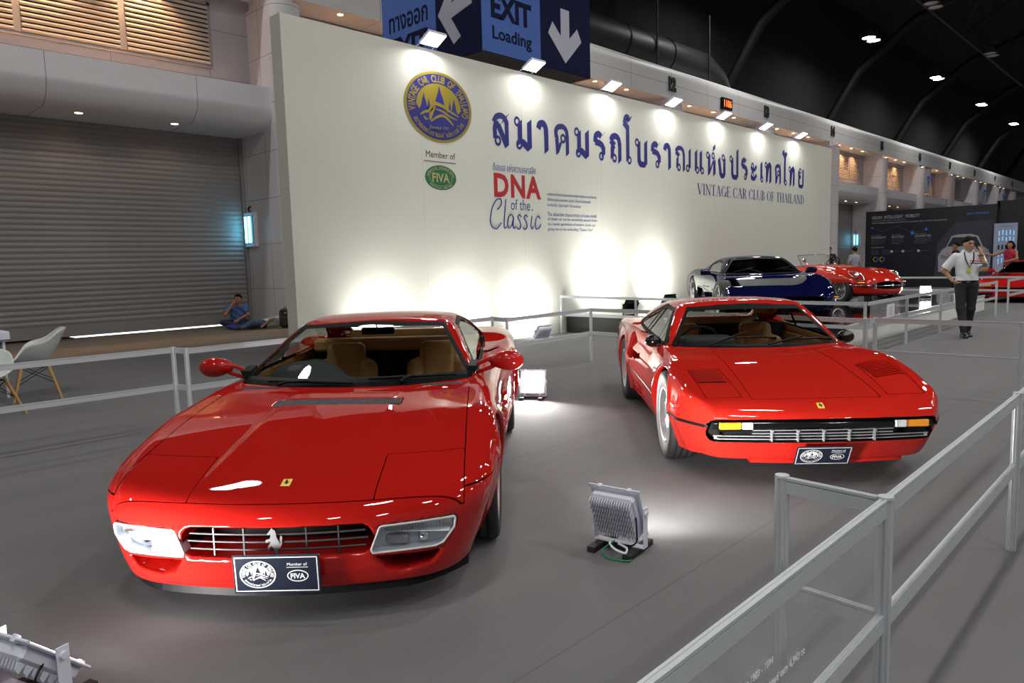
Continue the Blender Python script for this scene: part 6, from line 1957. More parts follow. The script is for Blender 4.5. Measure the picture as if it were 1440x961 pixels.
# ------------------------------------------------------------------ cars further back
def coupe(P):
    root = empty('sports_car', P['loc'], P['yaw'], P['label'], 'car')
    Tt = tab2(P['tx'], P['ty'], P['T']); Wt = tab2(P['wx'], P['wz'], P['W'])
    fa, R = P['wb'], P['R']; wc = R
    ar = R+.035
    def Xf(Y, Z):
        return P['nose'](np.abs(Y), Z)
    def body(X, Y, Z):
        y = np.abs(Y)
        rr = np.sqrt((X-fa)**2+(Z-wc)**2); r2 = np.sqrt(X**2+(Z-wc)**2)
        s = smax(y-Wt(X, Z), X-Xf(Y, Z), P.get('rc', .3)); s = smax(s, P['tail']-X, .12)
        b = smax(s, (Z-Tt(X, Y))*.93, P.get('rt', .10)); b = smax(b, P['zb']-Z, .03)
        b = smax(b, -np.maximum(np.minimum(rr-ar, r2-ar), .60-y), .012)
        for (cy, cz, hy, hz, r, x0) in P['holes']:
            b = smax(b, -np.maximum(rrect(y if cy else Y, Z, cy, cz, hy, hz, r), x0-X), .01)
        if 'cut' in P: b = smax(b, -P['cut'](X, y, Z), .015)
        return b
    def gh(X, Y, Z):
        y = np.abs(Y)
        g = smax(Z-(herm(P['rx'], P['rz'], X)-.12*Y*Y), (X-(P['wsx']-(Z-P['wsz'])*P['wsl']-.34*Y*Y))/P['wsn'], .06)
        g = smax(g, (y-(P['gw']-(Z-P['wsz'])*P['gs']-.07*np.clip(.5-X, 0, 1)))*.85, .07)
        return np.maximum(smax(g, P['tail']+.1-X, .03), P['wsz']-.2-Z)
    wsf = lambda X, Y, Z: np.maximum(sdpoly(np.abs(Y), Z, P['ws'])-.01, P['wsmin']-X)
    swf = lambda X, Y, Z: np.maximum(sdpoly(X, Z, P['sw'])-.008, .35-np.abs(Y))
    rwf = lambda X, Y, Z: np.maximum(np.maximum(sdpoly(X, np.abs(Y), P['rw']), P['wsz']-Z), 0*X-1)
    def cav(X, Y, Z):
        y = np.abs(Y)
        low = np.maximum(np.maximum(y-.68, np.maximum(X-P['wsx']+.08, .35-X)), np.maximum(.28-Z, Z-P['wsz']-.03))
        return np.minimum(np.maximum(np.maximum(gh(X, Y, Z)+.035, -.2-X), P['wsz']-.02-Z), low)
    def full(X, Y, Z):
        f = smin(body(X, Y, Z), gh(X, Y, Z), .04)
        f = np.maximum(f, -cav(X, Y, Z))
        return np.maximum(f, -np.minimum(np.minimum(wsf(X, Y, Z), swf(X, Y, Z)), rwf(X, Y, Z)))
    hw = P['hw']
    Mm = surface(full, (P['tail']-.05, -hw, .08), (P['nx']+.05, hw, 1.22), P['h'])
    V = Mm[0]; cb = cav(V[:, 0], V[:, 1], V[:, 2])
    emit_mesh('cabin_lining', clip(Mm, cb-.008), P['trim'], root)
    skin = clip(Mm, .008-cb)
    def dk(X, Y, Z):
        d = np.maximum(np.minimum(np.sqrt((X-fa)**2+(Z-wc)**2)-ar-.003, np.sqrt(X**2+(Z-wc)**2)-ar-.003), np.abs(Y)-hw+.13)
        for (cy, cz, hy, hz, r, x0) in P['holes']:
            d = np.minimum(d, np.maximum(rrect(np.abs(Y) if cy else Y, Z, cy, cz, hy, hz, r)-.004, x0-.05-X))
        if 'cut' in P: d = np.minimum(d, P['cut'](X, np.abs(Y), Z)-.002)
        return d
    emit_mesh('black_lining', clipf(skin, dk), M['black'], root); skin = clipf(skin, lambda X, Y, Z: -dk(X, Y, Z))
    for nm, fn in P['panels']:
        for sgn in (1, -1):
            a, skin = take(skin, lambda X, Y, Z: np.maximum(fn(X, np.abs(Y), Z), -sgn*Y-.0 if nm == 'door' else fn(X, np.abs(Y), Z)), .0035)
            if len(a[1]): emit_mesh(nm, a, P['paint'], root, .02)
            if nm != 'door': break
    emit_mesh('body_shell', skin, P['paint'], root)
    G = surface(lambda X, Y, Z: gh(X, Y, Z)+.012, (P['tail'], -hw, P['wsz']-.1), (P['wsx']+.1, hw, 1.2), .035)
    gm = P['glass']
    emit_mesh('windscreen', clipf(G, lambda X, Y, Z: wsf(X, Y, Z)-.02), gm, root)
    emit_mesh('side_window', clipf(G, lambda X, Y, Z: np.maximum(swf(X, Y, Z)-.015, -Y)), gm, root)
    emit_mesh('side_window', clipf(G, lambda X, Y, Z: np.maximum(swf(X, Y, Z)-.015, Y)), gm, root)
    emit_mesh('rear_window', clipf(G, lambda X, Y, Z: rwf(X, Y, Z)-.02), gm, root)
    G2 = surface(lambda X, Y, Z: gh(X, Y, Z)-.004, (P['tail'], -hw, P['wsz']-.1), (P['wsx']+.1, hw, 1.2), .022)
    emit_mesh('windscreen_seal', clipf(G2, lambda X, Y, Z: np.maximum(wsf(X, Y, Z)-.008, -(wsf(X, Y, Z)+.018))), M['seal'], root)
    emit_mesh('side_window_seal', clipf(G2, lambda X, Y, Z: np.maximum(swf(X, Y, Z)-.008, -(swf(X, Y, Z)+.010))), M['seal'], root)
    for y in (P['track'], -P['track']):
        wheel(root, fa, y, 1 if y > 0 else -1, R, .22, R-.09, 'star5')
        wheel(root, 0, y*1.01, 1 if y > 0 else -1, R, .26, R-.09, 'star5')
    for s in (1, -1):
        seat(root, .95, .36*s, P['trim'], .60)
        mr = empty('wing_mirror', (0, 0, 0), 0, parent=root); c = P['mirror']; c = (c[0], s*c[1], c[2])
        mf = lambda X, Y, Z: smin(smax(smax(rrect(Y, Z, c[1]+s*.02, c[2], .10, .055, .045), np.abs(X-c[0])-.05, .05), c[0]-.04-X, .01), capsule(X, Y, Z, (c[0], c[1]-s*.06, c[2]-.02), (c[0]+.08, c[1]-s*.20, c[2]-.09), .022, .03), .03)
        emit_mesh('housing', surface(mf, (c[0]-.12, min(c[1]-s*.28, c[1]+s*.2), c[2]-.16), (c[0]+.16, max(c[1]-s*.28, c[1]+s*.2), c[2]+.12), .014, 2), P['paint'], mr)
        q = MB(); q.add([(c[0]-.043, c[1]-.075+s*.02, c[2]-.04), (c[0]-.043, c[1]+.075+s*.02, c[2]-.04), (c[0]-.043, c[1]+.075+s*.02, c[2]+.04), (c[0]-.043, c[1]-.075+s*.02, c[2]+.04)], [(3, 2, 1, 0)]); q.build('mirror_glass', M['mirrorglass'], mr)
    d = MB(); d.box((P['wsx']-.50, -.68, .5), (P['wsx']-.12, .68, P['wsz']-.01), .03); d.build('dashboard', M['dash'], root)
    b = MB(); b.box((P['tail']+.3, -.55, .20), (P['nose'](np.array(0.), np.array(.3))-.35, .55, .26)); b.build('floor_pan', M['dark'], root)
    return root, body, gh, Xf
def car_super():
    P = dict(loc=(14.66, 7.33, .362), yaw=-2.462, label='dark blue low supercar with glossy long nose on the podium beside the open red roadster',
        paint=M['blue'], trim=M['dash'], glass=M['glassdark'], wb=2.64, R=.335, tail=-1.0, zb=.15, hw=1.06, nx=3.72, h=.021, track=.86,
        tx=[-1.05, -.5, 0, .6, 1.2, 1.75, 2.1, 2.64, 3.0, 3.4, 3.75], ty=[0, .42, .66, .84, 1.0],
        T=[[.80, .80, .79, .76, .68], [.84, .84, .85, .84, .74], [.84, .84, .86, .86, .75], [.80, .80, .82, .82, .72], [.77, .77, .77, .76, .68], [.745, .745, .75, .74, .66],
           [.745, .745, .755, .75, .66], [.640, .655, .745, .74, .62], [.550, .565, .655, .650, .54], [.430, .435, .475, .470, .42], [.33, .33, .33, .33, .31]],
        wx=[-1.0, -.4, 0, .6, 1.3, 2.0, 2.64, 3.2, 3.7], wz=[.12, .3, .5, .68, .85],
        W=[[.88, .94, .96, .93, .85], [.93, .985, 1.0, .98, .90], [.93, .99, 1.0, .985, .90], [.90, .93, .95, .94, .85], [.89, .92, .93, .90, .78], [.90, .93, .94, .91, .80], [.92, .965, .975, .94, .82], [.90, .95, .95, .90, .8], [.8, .86, .88, .85, .78]],
        nose=lambda y, z: 3.66-.30*(y/.9)**2.4-1.1*np.maximum(z-.36, 0)**1.5-.20*np.maximum(.30-z, 0), rc=.30, rt=.16,
        holes=[(0, .335, .62, .040, .035, 3.1)],
        cut=lambda X, y, Z: np.maximum(sdpoly(X, Z, [(1.15, .30), (.95, .42), (.50, .45), (.46, .30)])-.03, Wt_in(X, y)),
        rx=[-1.0, -.5, 0, .5, 1.0, 1.35, 1.6], rz=[.80, .90, 1.00, 1.075, 1.10, 1.085, 1.04], wsx=2.14, wsz=.74, wsl=1.85, wsn=2.1, gw=.78, gs=.72,
        ws=[(-.01, .765), (.69, .775), (.47, 1.02), (-.01, 1.05)], wsmin=1.1, sw=[(1.80, .80), (1.28, .985), (.85, 1.005), (.35, .93), (.45, .81)],
        rw=[(-.85, -.01), (-.85, .40), (.10, .42), (.10, -.01)], mirror=(1.62, .98, .80),
        panels=[('bonnet', lambda X, y, Z: np.maximum(np.maximum(y-(.50+.02*(X-2)), X-3.25), np.maximum(2.10-.2*y*y-X, .4-Z))), ('door', lambda X, y, Z: np.maximum(sdpoly(X, Z, [(1.95, .3), (1.95, .745), (.75, .77), (.62, .5), (.80, .3)]), .6-y))])
    root, body, gh, Xf = coupe(P)
    for s in (1, -1):
        Q, N = project(body, [[3.30, s*.86, .36]])
        q = MB(); q.sphere(tuple(Q[0]-N[0]*.004), 1, sc=(.05, .05, .022)); q.build('turn_lamp', M['amber'], root)
        Q, N = project(body, [[2.02, s*.93, .48]])
        q = MB(); q.sphere(tuple(Q[0]), 1, sc=(.024, .008, .018)); q.build('side_repeater', M['amber'], root)
        band_on(body, root, 'side_groove', M['dark'], [(1.95, s*.95, .40), (1.2, s*.93, .47), (.45, s*.95, .52)], .010, .001)
    wiper(root, (2.08, -.05, .775), (1.99, -.52, .80), (1.80, .0, .90)); wiper(root, (2.0, .60, .79), (1.98, .10, .80), (1.80, .56, .88))
    return root
def Wt_in(X, y): return .865-y
def car_far():
    P = dict(loc=(26.76, 3.66, 0), yaw=-3.215, label='distant red sports car with black bonnet panels, cut off by the right edge', paint=M['red'], trim=M['dash'], glass=M['glassdark'],
        wb=2.5, R=.33, tail=-.9, zb=.16, hw=1.0, nx=3.45, h=.028, track=.76,
        tx=[-.95, -.3, 0, .6, 1.2, 1.75, 2.1, 2.5, 3.0, 3.45], ty=[0, .42, .66, .84],
        T=[[.86]*4, [.88]*4, [.88, .88, .88, .87], [.83]*4, [.80, .80, .80, .78], [.78, .78, .77, .75], [.75, .75, .75, .73], [.71, .71, .72, .70], [.63, .63, .62, .60], [.50, .50, .50, .48]],
        wx=[-.9, 0, 1.2, 2.5, 3.4], wz=[.14, .4, .6, .8], W=[[.86, .90, .88, .82], [.88, .93, .91, .84], [.84, .88, .86, .76], [.85, .90, .88, .80], [.80, .86, .84, .78]],
        nose=lambda y, z: 3.40-.16*(y/.8)**2-.8*np.maximum(z-.45, 0)**1.5, rc=.25, rt=.09, holes=[(0, .36, .44, .05, .03, 3.1)],
        rx=[-.9, -.5, 0, .5, .9, 1.3, 1.5], rz=[.87, .95, 1.05, 1.12, 1.14, 1.12, 1.07], wsx=2.05, wsz=.76, wsl=1.9, wsn=2.15, gw=.74, gs=.64,
        ws=[(-.01, .785), (.66, .795), (.48, 1.06), (-.01, 1.09)], wsmin=1.0, sw=[(1.70, .80), (1.20, 1.04), (.80, 1.07), (.35, .98), (.35, .82)],
        rw=[(-.6, -.01), (-.6, .40), (.10, .42), (.10, -.01)], mirror=(1.60, .92, .84),
        panels=[('door', lambda X, y, Z: np.maximum(sdpoly(X, Z, [(1.9, .2), (1.9, .77), (.62, .80), (.5, .5), (.6, .2)]), .55-y))])
    root, body, gh, Xf = coupe(P)
    for s in (1, -1):
        q = MB(); q.box((3.36, min(s*.44, s*.62), .45), (3.44, max(s*.44, s*.62), .51), .006); q.build('turn_lamp', M['amber'], root)
        q = MB(); q.box((3.30, min(s*.64, s*.78), .45), (3.36, max(s*.64, s*.78), .51), .006); q.build('clear_lamp', M['clear'], root)
        b = []
        for x in np.linspace(2.15, 2.95, 12):
            for y in (.28, .66): b.append((x, s*y, .7))
        Q, N = project(body, b); Q = Q+N*.003
        q = MB(); q.add([tuple(v) for v in Q], [[2*i, 2*i+2, 2*i+3, 2*i+1][::s] for i in range(11)]); q.build('bonnet_vent', M['blackgloss'], root)
    q = MB(); q.box((3.30, -.78, .20), (3.36, .78, .27), .01); q.build('lower_grille', M['black'], root)
car_super(); car_far()

def car_roadster():
    root = empty('roadster', (18.2, 7.63, .362), -2.10, 'open red roadster with oval mouth, chrome bumper and low windscreen on the podium', 'car')
    red = M['redE']
    Tt = tab2([-.85, -.5, 0, .4, 1.2, 1.7, 2.2, 2.7, 3.0, 3.25], [0, .22, .42, .62, .82], [
        [.52, .52, .50, .45, .38], [.68, .67, .65, .60, .5], [.80, .80, .78, .74, .60], [.82, .82, .80, .76, .62], [.85, .84, .82, .77, .66],
        [.835, .82, .79, .75, .62], [.79, .765, .745, .74, .60], [.685, .665, .665, .665, .50], [.585, .575, .575, .565, .42], [.46, .455, .45, .44, .38]])
    Wt = tab2([-.85, -.3, 0, .6, 1.3, 2.0, 2.44, 2.9, 3.3], [.12, .3, .5, .7, .85], [
        [.45, .58, .60, .5, .4], [.66, .76, .77, .72, .6], [.72, .80, .81, .76, .64], [.72, .79, .80, .76, .66], [.71, .79, .81, .76, .64],
        [.70, .80, .82, .76, .62], [.66, .79, .82, .75, .6], [.55, .70, .76, .70, .5], [.40, .52, .56, .5, .4]])
    R = .315
    def body(X, Y, Z):
        y = np.abs(Y)
        s = smax(y-Wt(X, Z), X-(3.27-.75*(y/.75)**2.3-1.2*(Z-.40)**2), .18); s = smax(s, -.82-X, .15)
        b = smax(s, (Z-Tt(X, Y))*.92, .20); b = smax(b, .20-Z+.0*X, .08)
        rr = np.sqrt((X-2.44)**2+(Z-.30)**2); r2 = np.sqrt(X**2+(Z-.30)**2)
        b = smax(b, -np.maximum(np.maximum(np.minimum(rr-.345, r2-.335), Z-.455), .48-y), .015)
        b = smax(b, -np.maximum((np.sqrt((Y/.37)**2+((Z-.395)/.080)**2)-1)*.08, 2.9-X), .02)
        b = smax(b, -np.maximum(np.maximum(rrect(X, Y, .72, 0, .50, .56, .14), .28-Z), Z-1.2), .03)
        return b
    Mm = surface(body, (-.9, -.92, .12), (3.32, .92, .95), .021)
    def dk(X, Y, Z):
        d = np.maximum((np.sqrt((Y/.375)**2+((Z-.395)/.084)**2)-1)*.08, np.minimum(2.9-X, 2.9-X))
        return np.minimum(d, np.maximum(np.maximum(np.minimum(np.sqrt((X-2.44)**2+(Z-.30)**2)-.349, np.sqrt(X**2+(Z-.30)**2)-.339), Z-.460), np.abs(Y)-.72))
    emit_mesh('mouth_lining', clipf(Mm, dk), M['dark'], root); sk = clipf(Mm, lambda X, Y, Z: -dk(X, Y, Z))
    cp = lambda X, Y, Z: np.maximum(rrect(X, Y, .72, 0, .51, .57, .14), Z-Tt(X, Y)+.03)
    emit_mesh('cockpit_lining', clipf(sk, cp), M['dash'], root); sk = clipf(sk, lambda X, Y, Z: -cp(X, Y, Z))
    bn, sk = take(sk, lambda X, Y, Z: 1.52-X+.0*Y, .004)
    emit_mesh('bonnet', bn, red, root)
    dr, sk = take(sk, lambda X, Y, Z: np.maximum(sdpoly(X, Z, [(1.35, .32), (1.30, .80), (.38, .82), (.42, .32)]), .6-np.abs(Y)), .004)
    emit_mesh('door', clipf(dr, lambda X, Y, Z: -Y), red, root, .02); emit_mesh('door', clipf(dr, lambda X, Y, Z: Y), red, root, .02)
    emit_mesh('body_shell', sk, red, root)
    for s in (1, -1):
        h = empty('headlight', (0, 0, 0), 0, parent=root)
        n = 28
        P = [(2.80+.175*math.cos(2*PI*i/n)-.03*math.sin(2*PI*i/n), s*(.535+.095*math.sin(2*PI*i/n)), .62-.09*math.cos(2*PI*i/n)) for i in range(n)]
        Q, N = project(body, P)
        c0 = Q.mean(0)
        b = MB(); b.tube([tuple(q+nn*.004) for q, nn in zip(Q, N)]+[tuple(Q[0]+N[0]*.004)], .017, 6, cap=False); b.build('chrome_ring', M['chrome'], h)
        b = MB(); b.add([tuple(q+nn*.003) for q, nn in zip(Q, N)], [list(range(n))[::-s]]); b.build('reflector', mat('lamp_bowl', (.20, .20, .21), rough=.25, metal=.6), h)
        NN = N.mean(0); NN = NN/np.linalg.norm(NN)
        b = MB(); b.lathe([(.0005, .05), (.05, .035), (.07, .0)], 18, 'x'); o = b.build('bulb', M['chrome'], h); o.location = tuple(c0+NN*.0)
        V = [tuple(c0+NN*.035)]; 
        for f in (.5, 1.0):
            for q, nn in zip(Q, N): V.append(tuple(c0+(q-c0)*f+nn*(.005+.030*(1-f*f))))
        F = [[0, 1+i, 1+(i+1) % n] for i in range(n)]+[[1+i, 1+n+i, 1+n+(i+1) % n, 1+(i+1) % n] for i in range(n)]
        b = MB(); b.add(V, F, True); b.build('cover_glass', M['lens'], h)
        # bumper half with overrider
        b = MB(); ys = [.30, .40, .52, .64, .74, .80]; P = [(3.15-.0*y, s*y, .40) for y in ys]; P += [(2.75, s*.85, .40)]
        Q, N = project(body, P); b.tube([tuple(q+nn*.035) for q, nn in zip(Q, N)], .020, 8); 
        q = Q[1]+N[1]*.05; b.tube([(q[0], q[1], .33), (q[0]+.01, q[1], .40), (q[0], q[1], .49)], [.022, .030, .020], 8)
        b.build('bumper', M['chrome'], root)
        Q, N = project(body, [[2.98, s*.62, .47]])
        b = MB(); b.sphere(tuple(Q[0]+N[0]*.004), 1, sc=(.10, .06, .022)); b.build('turn_lamp', M['amber'], root)
    b = MB(); b.tube([(3.20, -.36, .395), (3.24, 0, .395), (3.20, .36, .395)], .009, 6); b.lathe([(.0005, .03), (.035, .02), (.038, 0)], 16, 'x', c=(3.235, 0, .395)); b.build('mouth_bar', M['chrome'], root)
    # windscreen
    w_ = empty('windscreen', (0, 0, 0), 0, parent=root)
    top = [(1.00-.25*(y/.46)**2, y, 1.085-.02*(y/.46)**2) for y in np.linspace(-.46, .46, 13)]
    bot = [(1.34-.30*(y/.56)**2, y, .855-.03*(y/.56)**2) for y in np.linspace(-.56, .56, 13)]
    b = MB(); b.tube(top, .008, 6); b.tube([bot[0], top[0]], .011, 6); b.tube([bot[-1], top[-1]], .011, 6); b.tube(bot, .007, 6); b.build('chrome_frame', M['chrome'], w_)
    b = MB(); b.add(top+bot, [[i, i+1, 14+i, 13+i] for i in range(12)], True); b.build('pane', M['lens'], w_)
    t = MB(); C = Vector((1.02, .33, .84)); ax = Vector((-.92, 0, .39)); u = Vector((0, 1, 0)); v = ax.cross(u)
    t.tube([C+(u*math.cos(2*PI*i/24)+v*math.sin(2*PI*i/24))*.19 for i in range(25)], .010, 6, cap=False)
    for a in (PI/2, PI+.5, -.5): t.tube([C-ax*.02, C+(u*math.cos(a)+v*math.sin(a))*.19], .006, 5)
    t.tube([C, C-ax*.3], .02, 6); t.build('steering_wheel', M['black'], root)
    for s in (1, -1): seat(root, .50, .28*s, M['dash'], .44)
    b = MB(); b.tube([(1.30, -.60, .86), (1.28, -.66, .93)], .008, 6); b.sphere((1.28, -.68, .95), .05, sc=(.5, 1, 1)); b.build('door_mirror', M['chrome'], root)
    for y in (.60, -.60):
        for x in (0, 2.44): wheel(root, x, y, 1 if y > 0 else -1, .300, .15, .20, 'wire')
    b = MB(); b.box((-.5, -.4, .16), (2.7, .4, .22)); b.build('floor_pan', M['dark'], root)
car_roadster()
# ------------------------------------------------------------------ people
skinm = mat('skin', (.47, .26, .16), rough=.5, spec=.35)
skin2 = mat('skin_dark', (.36, .18, .10), rough=.5, spec=.35)
hairm = mat('black_hair', (.008, .007, .007), rough=.8, spec=.15)
eyew = mat('eye_white', (.75, .74, .72), rough=.3); lipm = mat('lips', (.40, .14, .11), rough=.5)
def cap_union(parts, k):
    def f(X, Y, Z):
        r = None
        for a, b, ra, rb in parts:
            d = capsule(X, Y, Z, a, b, ra, rb)
            r = d if r is None else smin(r, d, k)
        return r
    return f
def head_fn(c, fwd, tilt=0.0, s=1.0):
    """head shape; c centre of the skull, fwd unit vector in plan the face looks along"""
    fx, fy = fwd
    def loc(X, Y, Z):
        u = (X-c[0])*fx+(Y-c[1])*fy; v = -(X-c[0])*fy+(Y-c[1])*fx; w = Z-c[2]
        if tilt:
            ct, st = math.cos(tilt), math.sin(tilt); u, w = u*ct-w*st, u*st+w*ct
        return u/s, v/s, w/s
    def f(X, Y, Z):
        u, v, w = loc(X, Y, Z)
        h = ellip(u, v, w, (-.008, 0, .022), (.098, .077, .092))
        h = smin(h, ellip(u, v, w, (.022, 0, -.045), (.068, .060, .072)), .05)
        h = smin(h, ellip(u, v, w, (.058, 0, -.095), (.030, .030, .022)), .03)
        h = smin(h, capsule(u, v, w, (.088, 0, .010), (.106, 0, -.028), .008, .013), .012)      # nose
        h = smin(h, ellip(u, v, w, (.090, 0, -.062), (.012, .024, .010)), .01)                  # mouth
        h = smax(h, -ellip(u, v, w, (.100, .032, .004), (.014, .020, .010)), .014); h = smax(h, -ellip(u, v, w, (.100, -.032, .004), (.014, .020, .010)), .014)
        for q in (-1, 1): h = smin(h, ellip(u, v, w, (-.004, q*.080, -.012), (.020, .010, .032)), .008)
        return h*s
    def hair(X, Y, Z):
        u, v, w = loc(X, Y, Z)
        h = ellip(u, v, w, (-.014, 0, .032), (.106, .087, .098))
        h = smax(h, -(w-(.010+.62*np.clip(u-.0, 0, 1)-.95*np.clip(-u-.0, 0, .12))+.010*np.sin(v*90)), .010)
        return (h+.003*np.sin(u*140)*np.sin(v*120+w*60))*s
    def pt(u, v, w):
        u, v, w = u*s, v*s, w*s
        if tilt:
            ct, st = math.cos(-tilt), math.sin(-tilt); u, w = u*ct-w*st, u*st+w*ct
        return (c[0]+u*fx-v*fy, c[1]+u*fy+v*fx, c[2]+w)
    return f, hair, pt
def hand_parts(wrist, d, palm_n, s=1.0, curl=.5, side=1):
    """palm with five fingers; d pointing direction, palm_n palm normal"""
    w = Vector(wrist); d = Vector(d).normalized(); n = Vector(palm_n); n = (n-d*n.dot(d)).normalized(); t = d.cross(n)*side
    P = []
    for k, (o, L) in enumerate(((-.028, .060), (-.010, .072), (.010, .076), (.028, .066))):
        b0 = w+d*.018*s+t*o*.6*s; b1 = w+d*.088*s+t*o*s
        P.append((tuple(b0), tuple(b1), .017*s, .0125*s))
        d2 = (d*math.cos(curl)+n*math.sin(curl)); b2 = b1+d2*L*.5*s
        d3 = (d*math.cos(curl*2.2)+n*math.sin(curl*2.2)); b3 = b2+d3*L*.5*s
        P.append((tuple(b1), tuple(b2), .0105*s, .0095*s)); P.append((tuple(b2), tuple(b3), .0095*s, .008*s))
    a = w+d*.02*s-t*.025*s; b = a+(d*.6-t*.8).normalized()*.04*s+n*.008*s; c = b+(d*.9-t*.3).normalized()*.034*s+n*.010*s
    P.append((tuple(a), tuple(b), .014*s, .011*s)); P.append((tuple(b), tuple(c), .011*s, .009*s))
    return P
def bbox(parts, pad=.06):
    A = np.array([p[0] for p in parts]+[p[1] for p in parts]); r = max(max(p[2], p[3]) for p in parts)
    return A.min(0)-r-pad, A.max(0)+r+pad
def face_marks(root, pt):
    for q in (-1, 1):
        b = MB(); b.sphere(pt(.087, q*.031, .006), 1, 8, 6, sc=(.006, .013, .005)); b.sphere(pt(.0915, q*.031, .006), .0048, 8, 6); b.build('eye', hairm, root)
        b = MB(); b.tube([pt(.094, q*.014, .026), pt(.094, q*.032, .031), pt(.080, q*.050, .025)], .0035, 5); b.build('eyebrow', hairm, root)
    b = MB(); b.tube([pt(.096, -.020, -.062), pt(.102, 0, -.060), pt(.096, .020, -.062)], .0042, 6); b.build('lips', lipm, root)
def emit_skin(root, f, lo, hi, h, m, name='body'):
    o = emit_mesh(name, surface(f, lo, hi, h, 3), m, root); return o

def walking_man():
    # local frame: +x is the way he faces, z up; scaled to 1.66 m
    root = empty('person', (14.02, 2.95, 0), math.radians(205), 'man in white polo shirt and black trousers walking with a phone at his ear', 'person')
    H = 1.0
    hc = (.03, .0, 1.555)
    hf, hair, pt = head_fn(hc, (.94, .34), .10, .98)
    shL, shR = (-.01, .175, 1.345), (-.01, -.175, 1.345)
    # his right hand (image left) on the hip, his left hand with the phone at the ear
    elR = (-.07, -.325, 1.12); wrR = (.045, -.215, .945)
    elL = (.13, .215, 1.14); wrL = (.125, .165, 1.385)
    sk = [((0, 0, 1.30), (.015, 0, 1.47), .058, .054), (shR, elR, .046, .038), (elR, wrR, .038, .026), (shL, elL, .046, .040), (elL, wrL, .040, .027),
          ((0, -.12, 1.34), (0, .12, 1.34), .05, .05)]
    hR = hand_parts(wrR, (.35, .75, -.45), (-.2, .6, .4), .92, .55, 1)
    hL = hand_parts(wrL, (-.25, -.12, .95), (-.5, -.55, -.1), .95, .75, -1)
    arms = cap_union(sk, .04); hands = cap_union(hR+hL, .008)
    f = lambda X, Y, Z: smin(smin(arms(X, Y, Z), hf(X, Y, Z), .02), hands(X, Y, Z), .012)
    emit_skin(root, f, (-.20, -.45, .82), (.30, .40, 1.70), .0095, skinm)
    emit_skin(root, hair, (-.15, -.16, 1.48), (.2, .16, 1.72), .010, hairm, 'hair')
    face_marks(root, pt)
    # polo shirt
    def shirt(X, Y, Z):
        hw = herm([.88, .98, 1.10, 1.25, 1.36, 1.44], [.170, .165, .168, .185, .165, .07], Z)
        hd = herm([.88, .98, 1.10, 1.25, 1.36, 1.44], [.115, .112, .112, .118, .095, .06], Z)
        t = (np.sqrt((X/hd)**2+(Y/hw)**2)-1)*.11
        t = smax(t, Z-1.435, .03); t = smax(t, .938+.004*np.sin(Y*30)-Z, .01)
        for a, b in ((shR, elR), (shL, elL)):
            e = tuple(a[i]+(b[i]-a[i])*.86 for i in range(3))
            n = np.array([b[i]-a[i] for i in range(3)]); n = n/np.linalg.norm(n)
            cap = capsule(X, Y, Z, a, b, .068, .078)
            cap = np.maximum(cap, (X-e[0])*n[0]+(Y-e[1])*n[1]+(Z-e[2])*n[2])
            t = smin(t, cap, .04)
        t = smin(t, capsule(X, Y, Z, (.0, -.045, 1.42), (.0, .045, 1.42), .052, .052), .03)
        t = np.maximum(t, -capsule(X, Y, Z, (.01, 0, 1.40), (.04, 0, 1.60), .050, .060))
        fold = .005*np.sin((Y*.6+Z)*38+3*np.sin(Y*14))*np.clip((1.18-Z)*4, 0, 1)
        return t+fold
    Ms = surface(shirt, (-.25, -.45, .85), (.28, .40, 1.50), .012, 3)
    white = mat('white_cotton', (.78, .78, .82), rough=.8); stripe = mat('red_stripe', (.55, .03, .05), rough=.8); nav = mat('navy_stripe', (.03, .04, .10), rough=.8)
    # stripes across his left side and sleeve
    st = lambda c: (lambda X, Y, Z: np.maximum(np.abs(Z-c-.10*np.clip(Y-.02, 0, .3)*-1)-.0085, .005-Y))
    a, Ms = clipf(Ms, st(1.275)), clipf(Ms, lambda X, Y, Z: -st(1.275)(X, Y, Z))
    b_, Ms = clipf(Ms, st(1.240)), clipf(Ms, lambda X, Y, Z: -st(1.240)(X, Y, Z))
    emit_mesh('polo_shirt', Ms, white, root); emit_mesh('red_stripe', a, stripe, root); emit_mesh('navy_stripe', b_, nav, root)
    # collar
    b = MB()
    b.tube([(.055*math.cos(a_)+.012, .060*math.sin(a_), 1.445-.015*math.cos(a_)) for a_ in np.linspace(-2.9, 2.9, 20)], .012, 6); b.build('collar', white, root)
    # trousers, mid-stride
    hipR, hipL = (-.0, -.085, .86), (-.0, .085, .86)
    knR, knL = (.06, -.085, .48), (-.02, .08, .47)
    anR, anL = (.13, -.05, .11), (-.14, .075, .13)
    tr = [(hipR, knR, .095, .066), (knR, anR, .066, .050), (hipL, knL, .095, .066), (knL, anL, .066, .050), ((0, -.06, .90), (0, .06, .90), .108, .108)]
    tf = cap_union(tr, .03)
    def trousers(X, Y, Z):
        return smax(smax(tf(X, Y, Z), Z-.955, .01), .075-Z, .004)+.0035*np.sin(Z*46+X*20)*np.clip((.5-Z)*3, 0, 1)
    emit_skin(root, trousers, (-.30, -.25, .03), (.30, .25, 1.0), .012, mat('black_trousers', (.016, .017, .022), rough=.75), 'trousers')
    b = MB(); n = 28
    b.add([(.122*math.cos(2*PI*i/n), .172*math.sin(2*PI*i/n), z) for z in (.915, .950) for i in range(n)], [[i, (i+1) % n, n+(i+1) % n, n+i] for i in range(n)]); o = b.build('belt', M['black'], root)
    b = MB(); b.box((.118, -.028, .912), (.130, .028, .953), .004); b.build('belt_buckle', mat('dull_buckle', (.12, .12, .12), rough=.4, metal=.5), root)
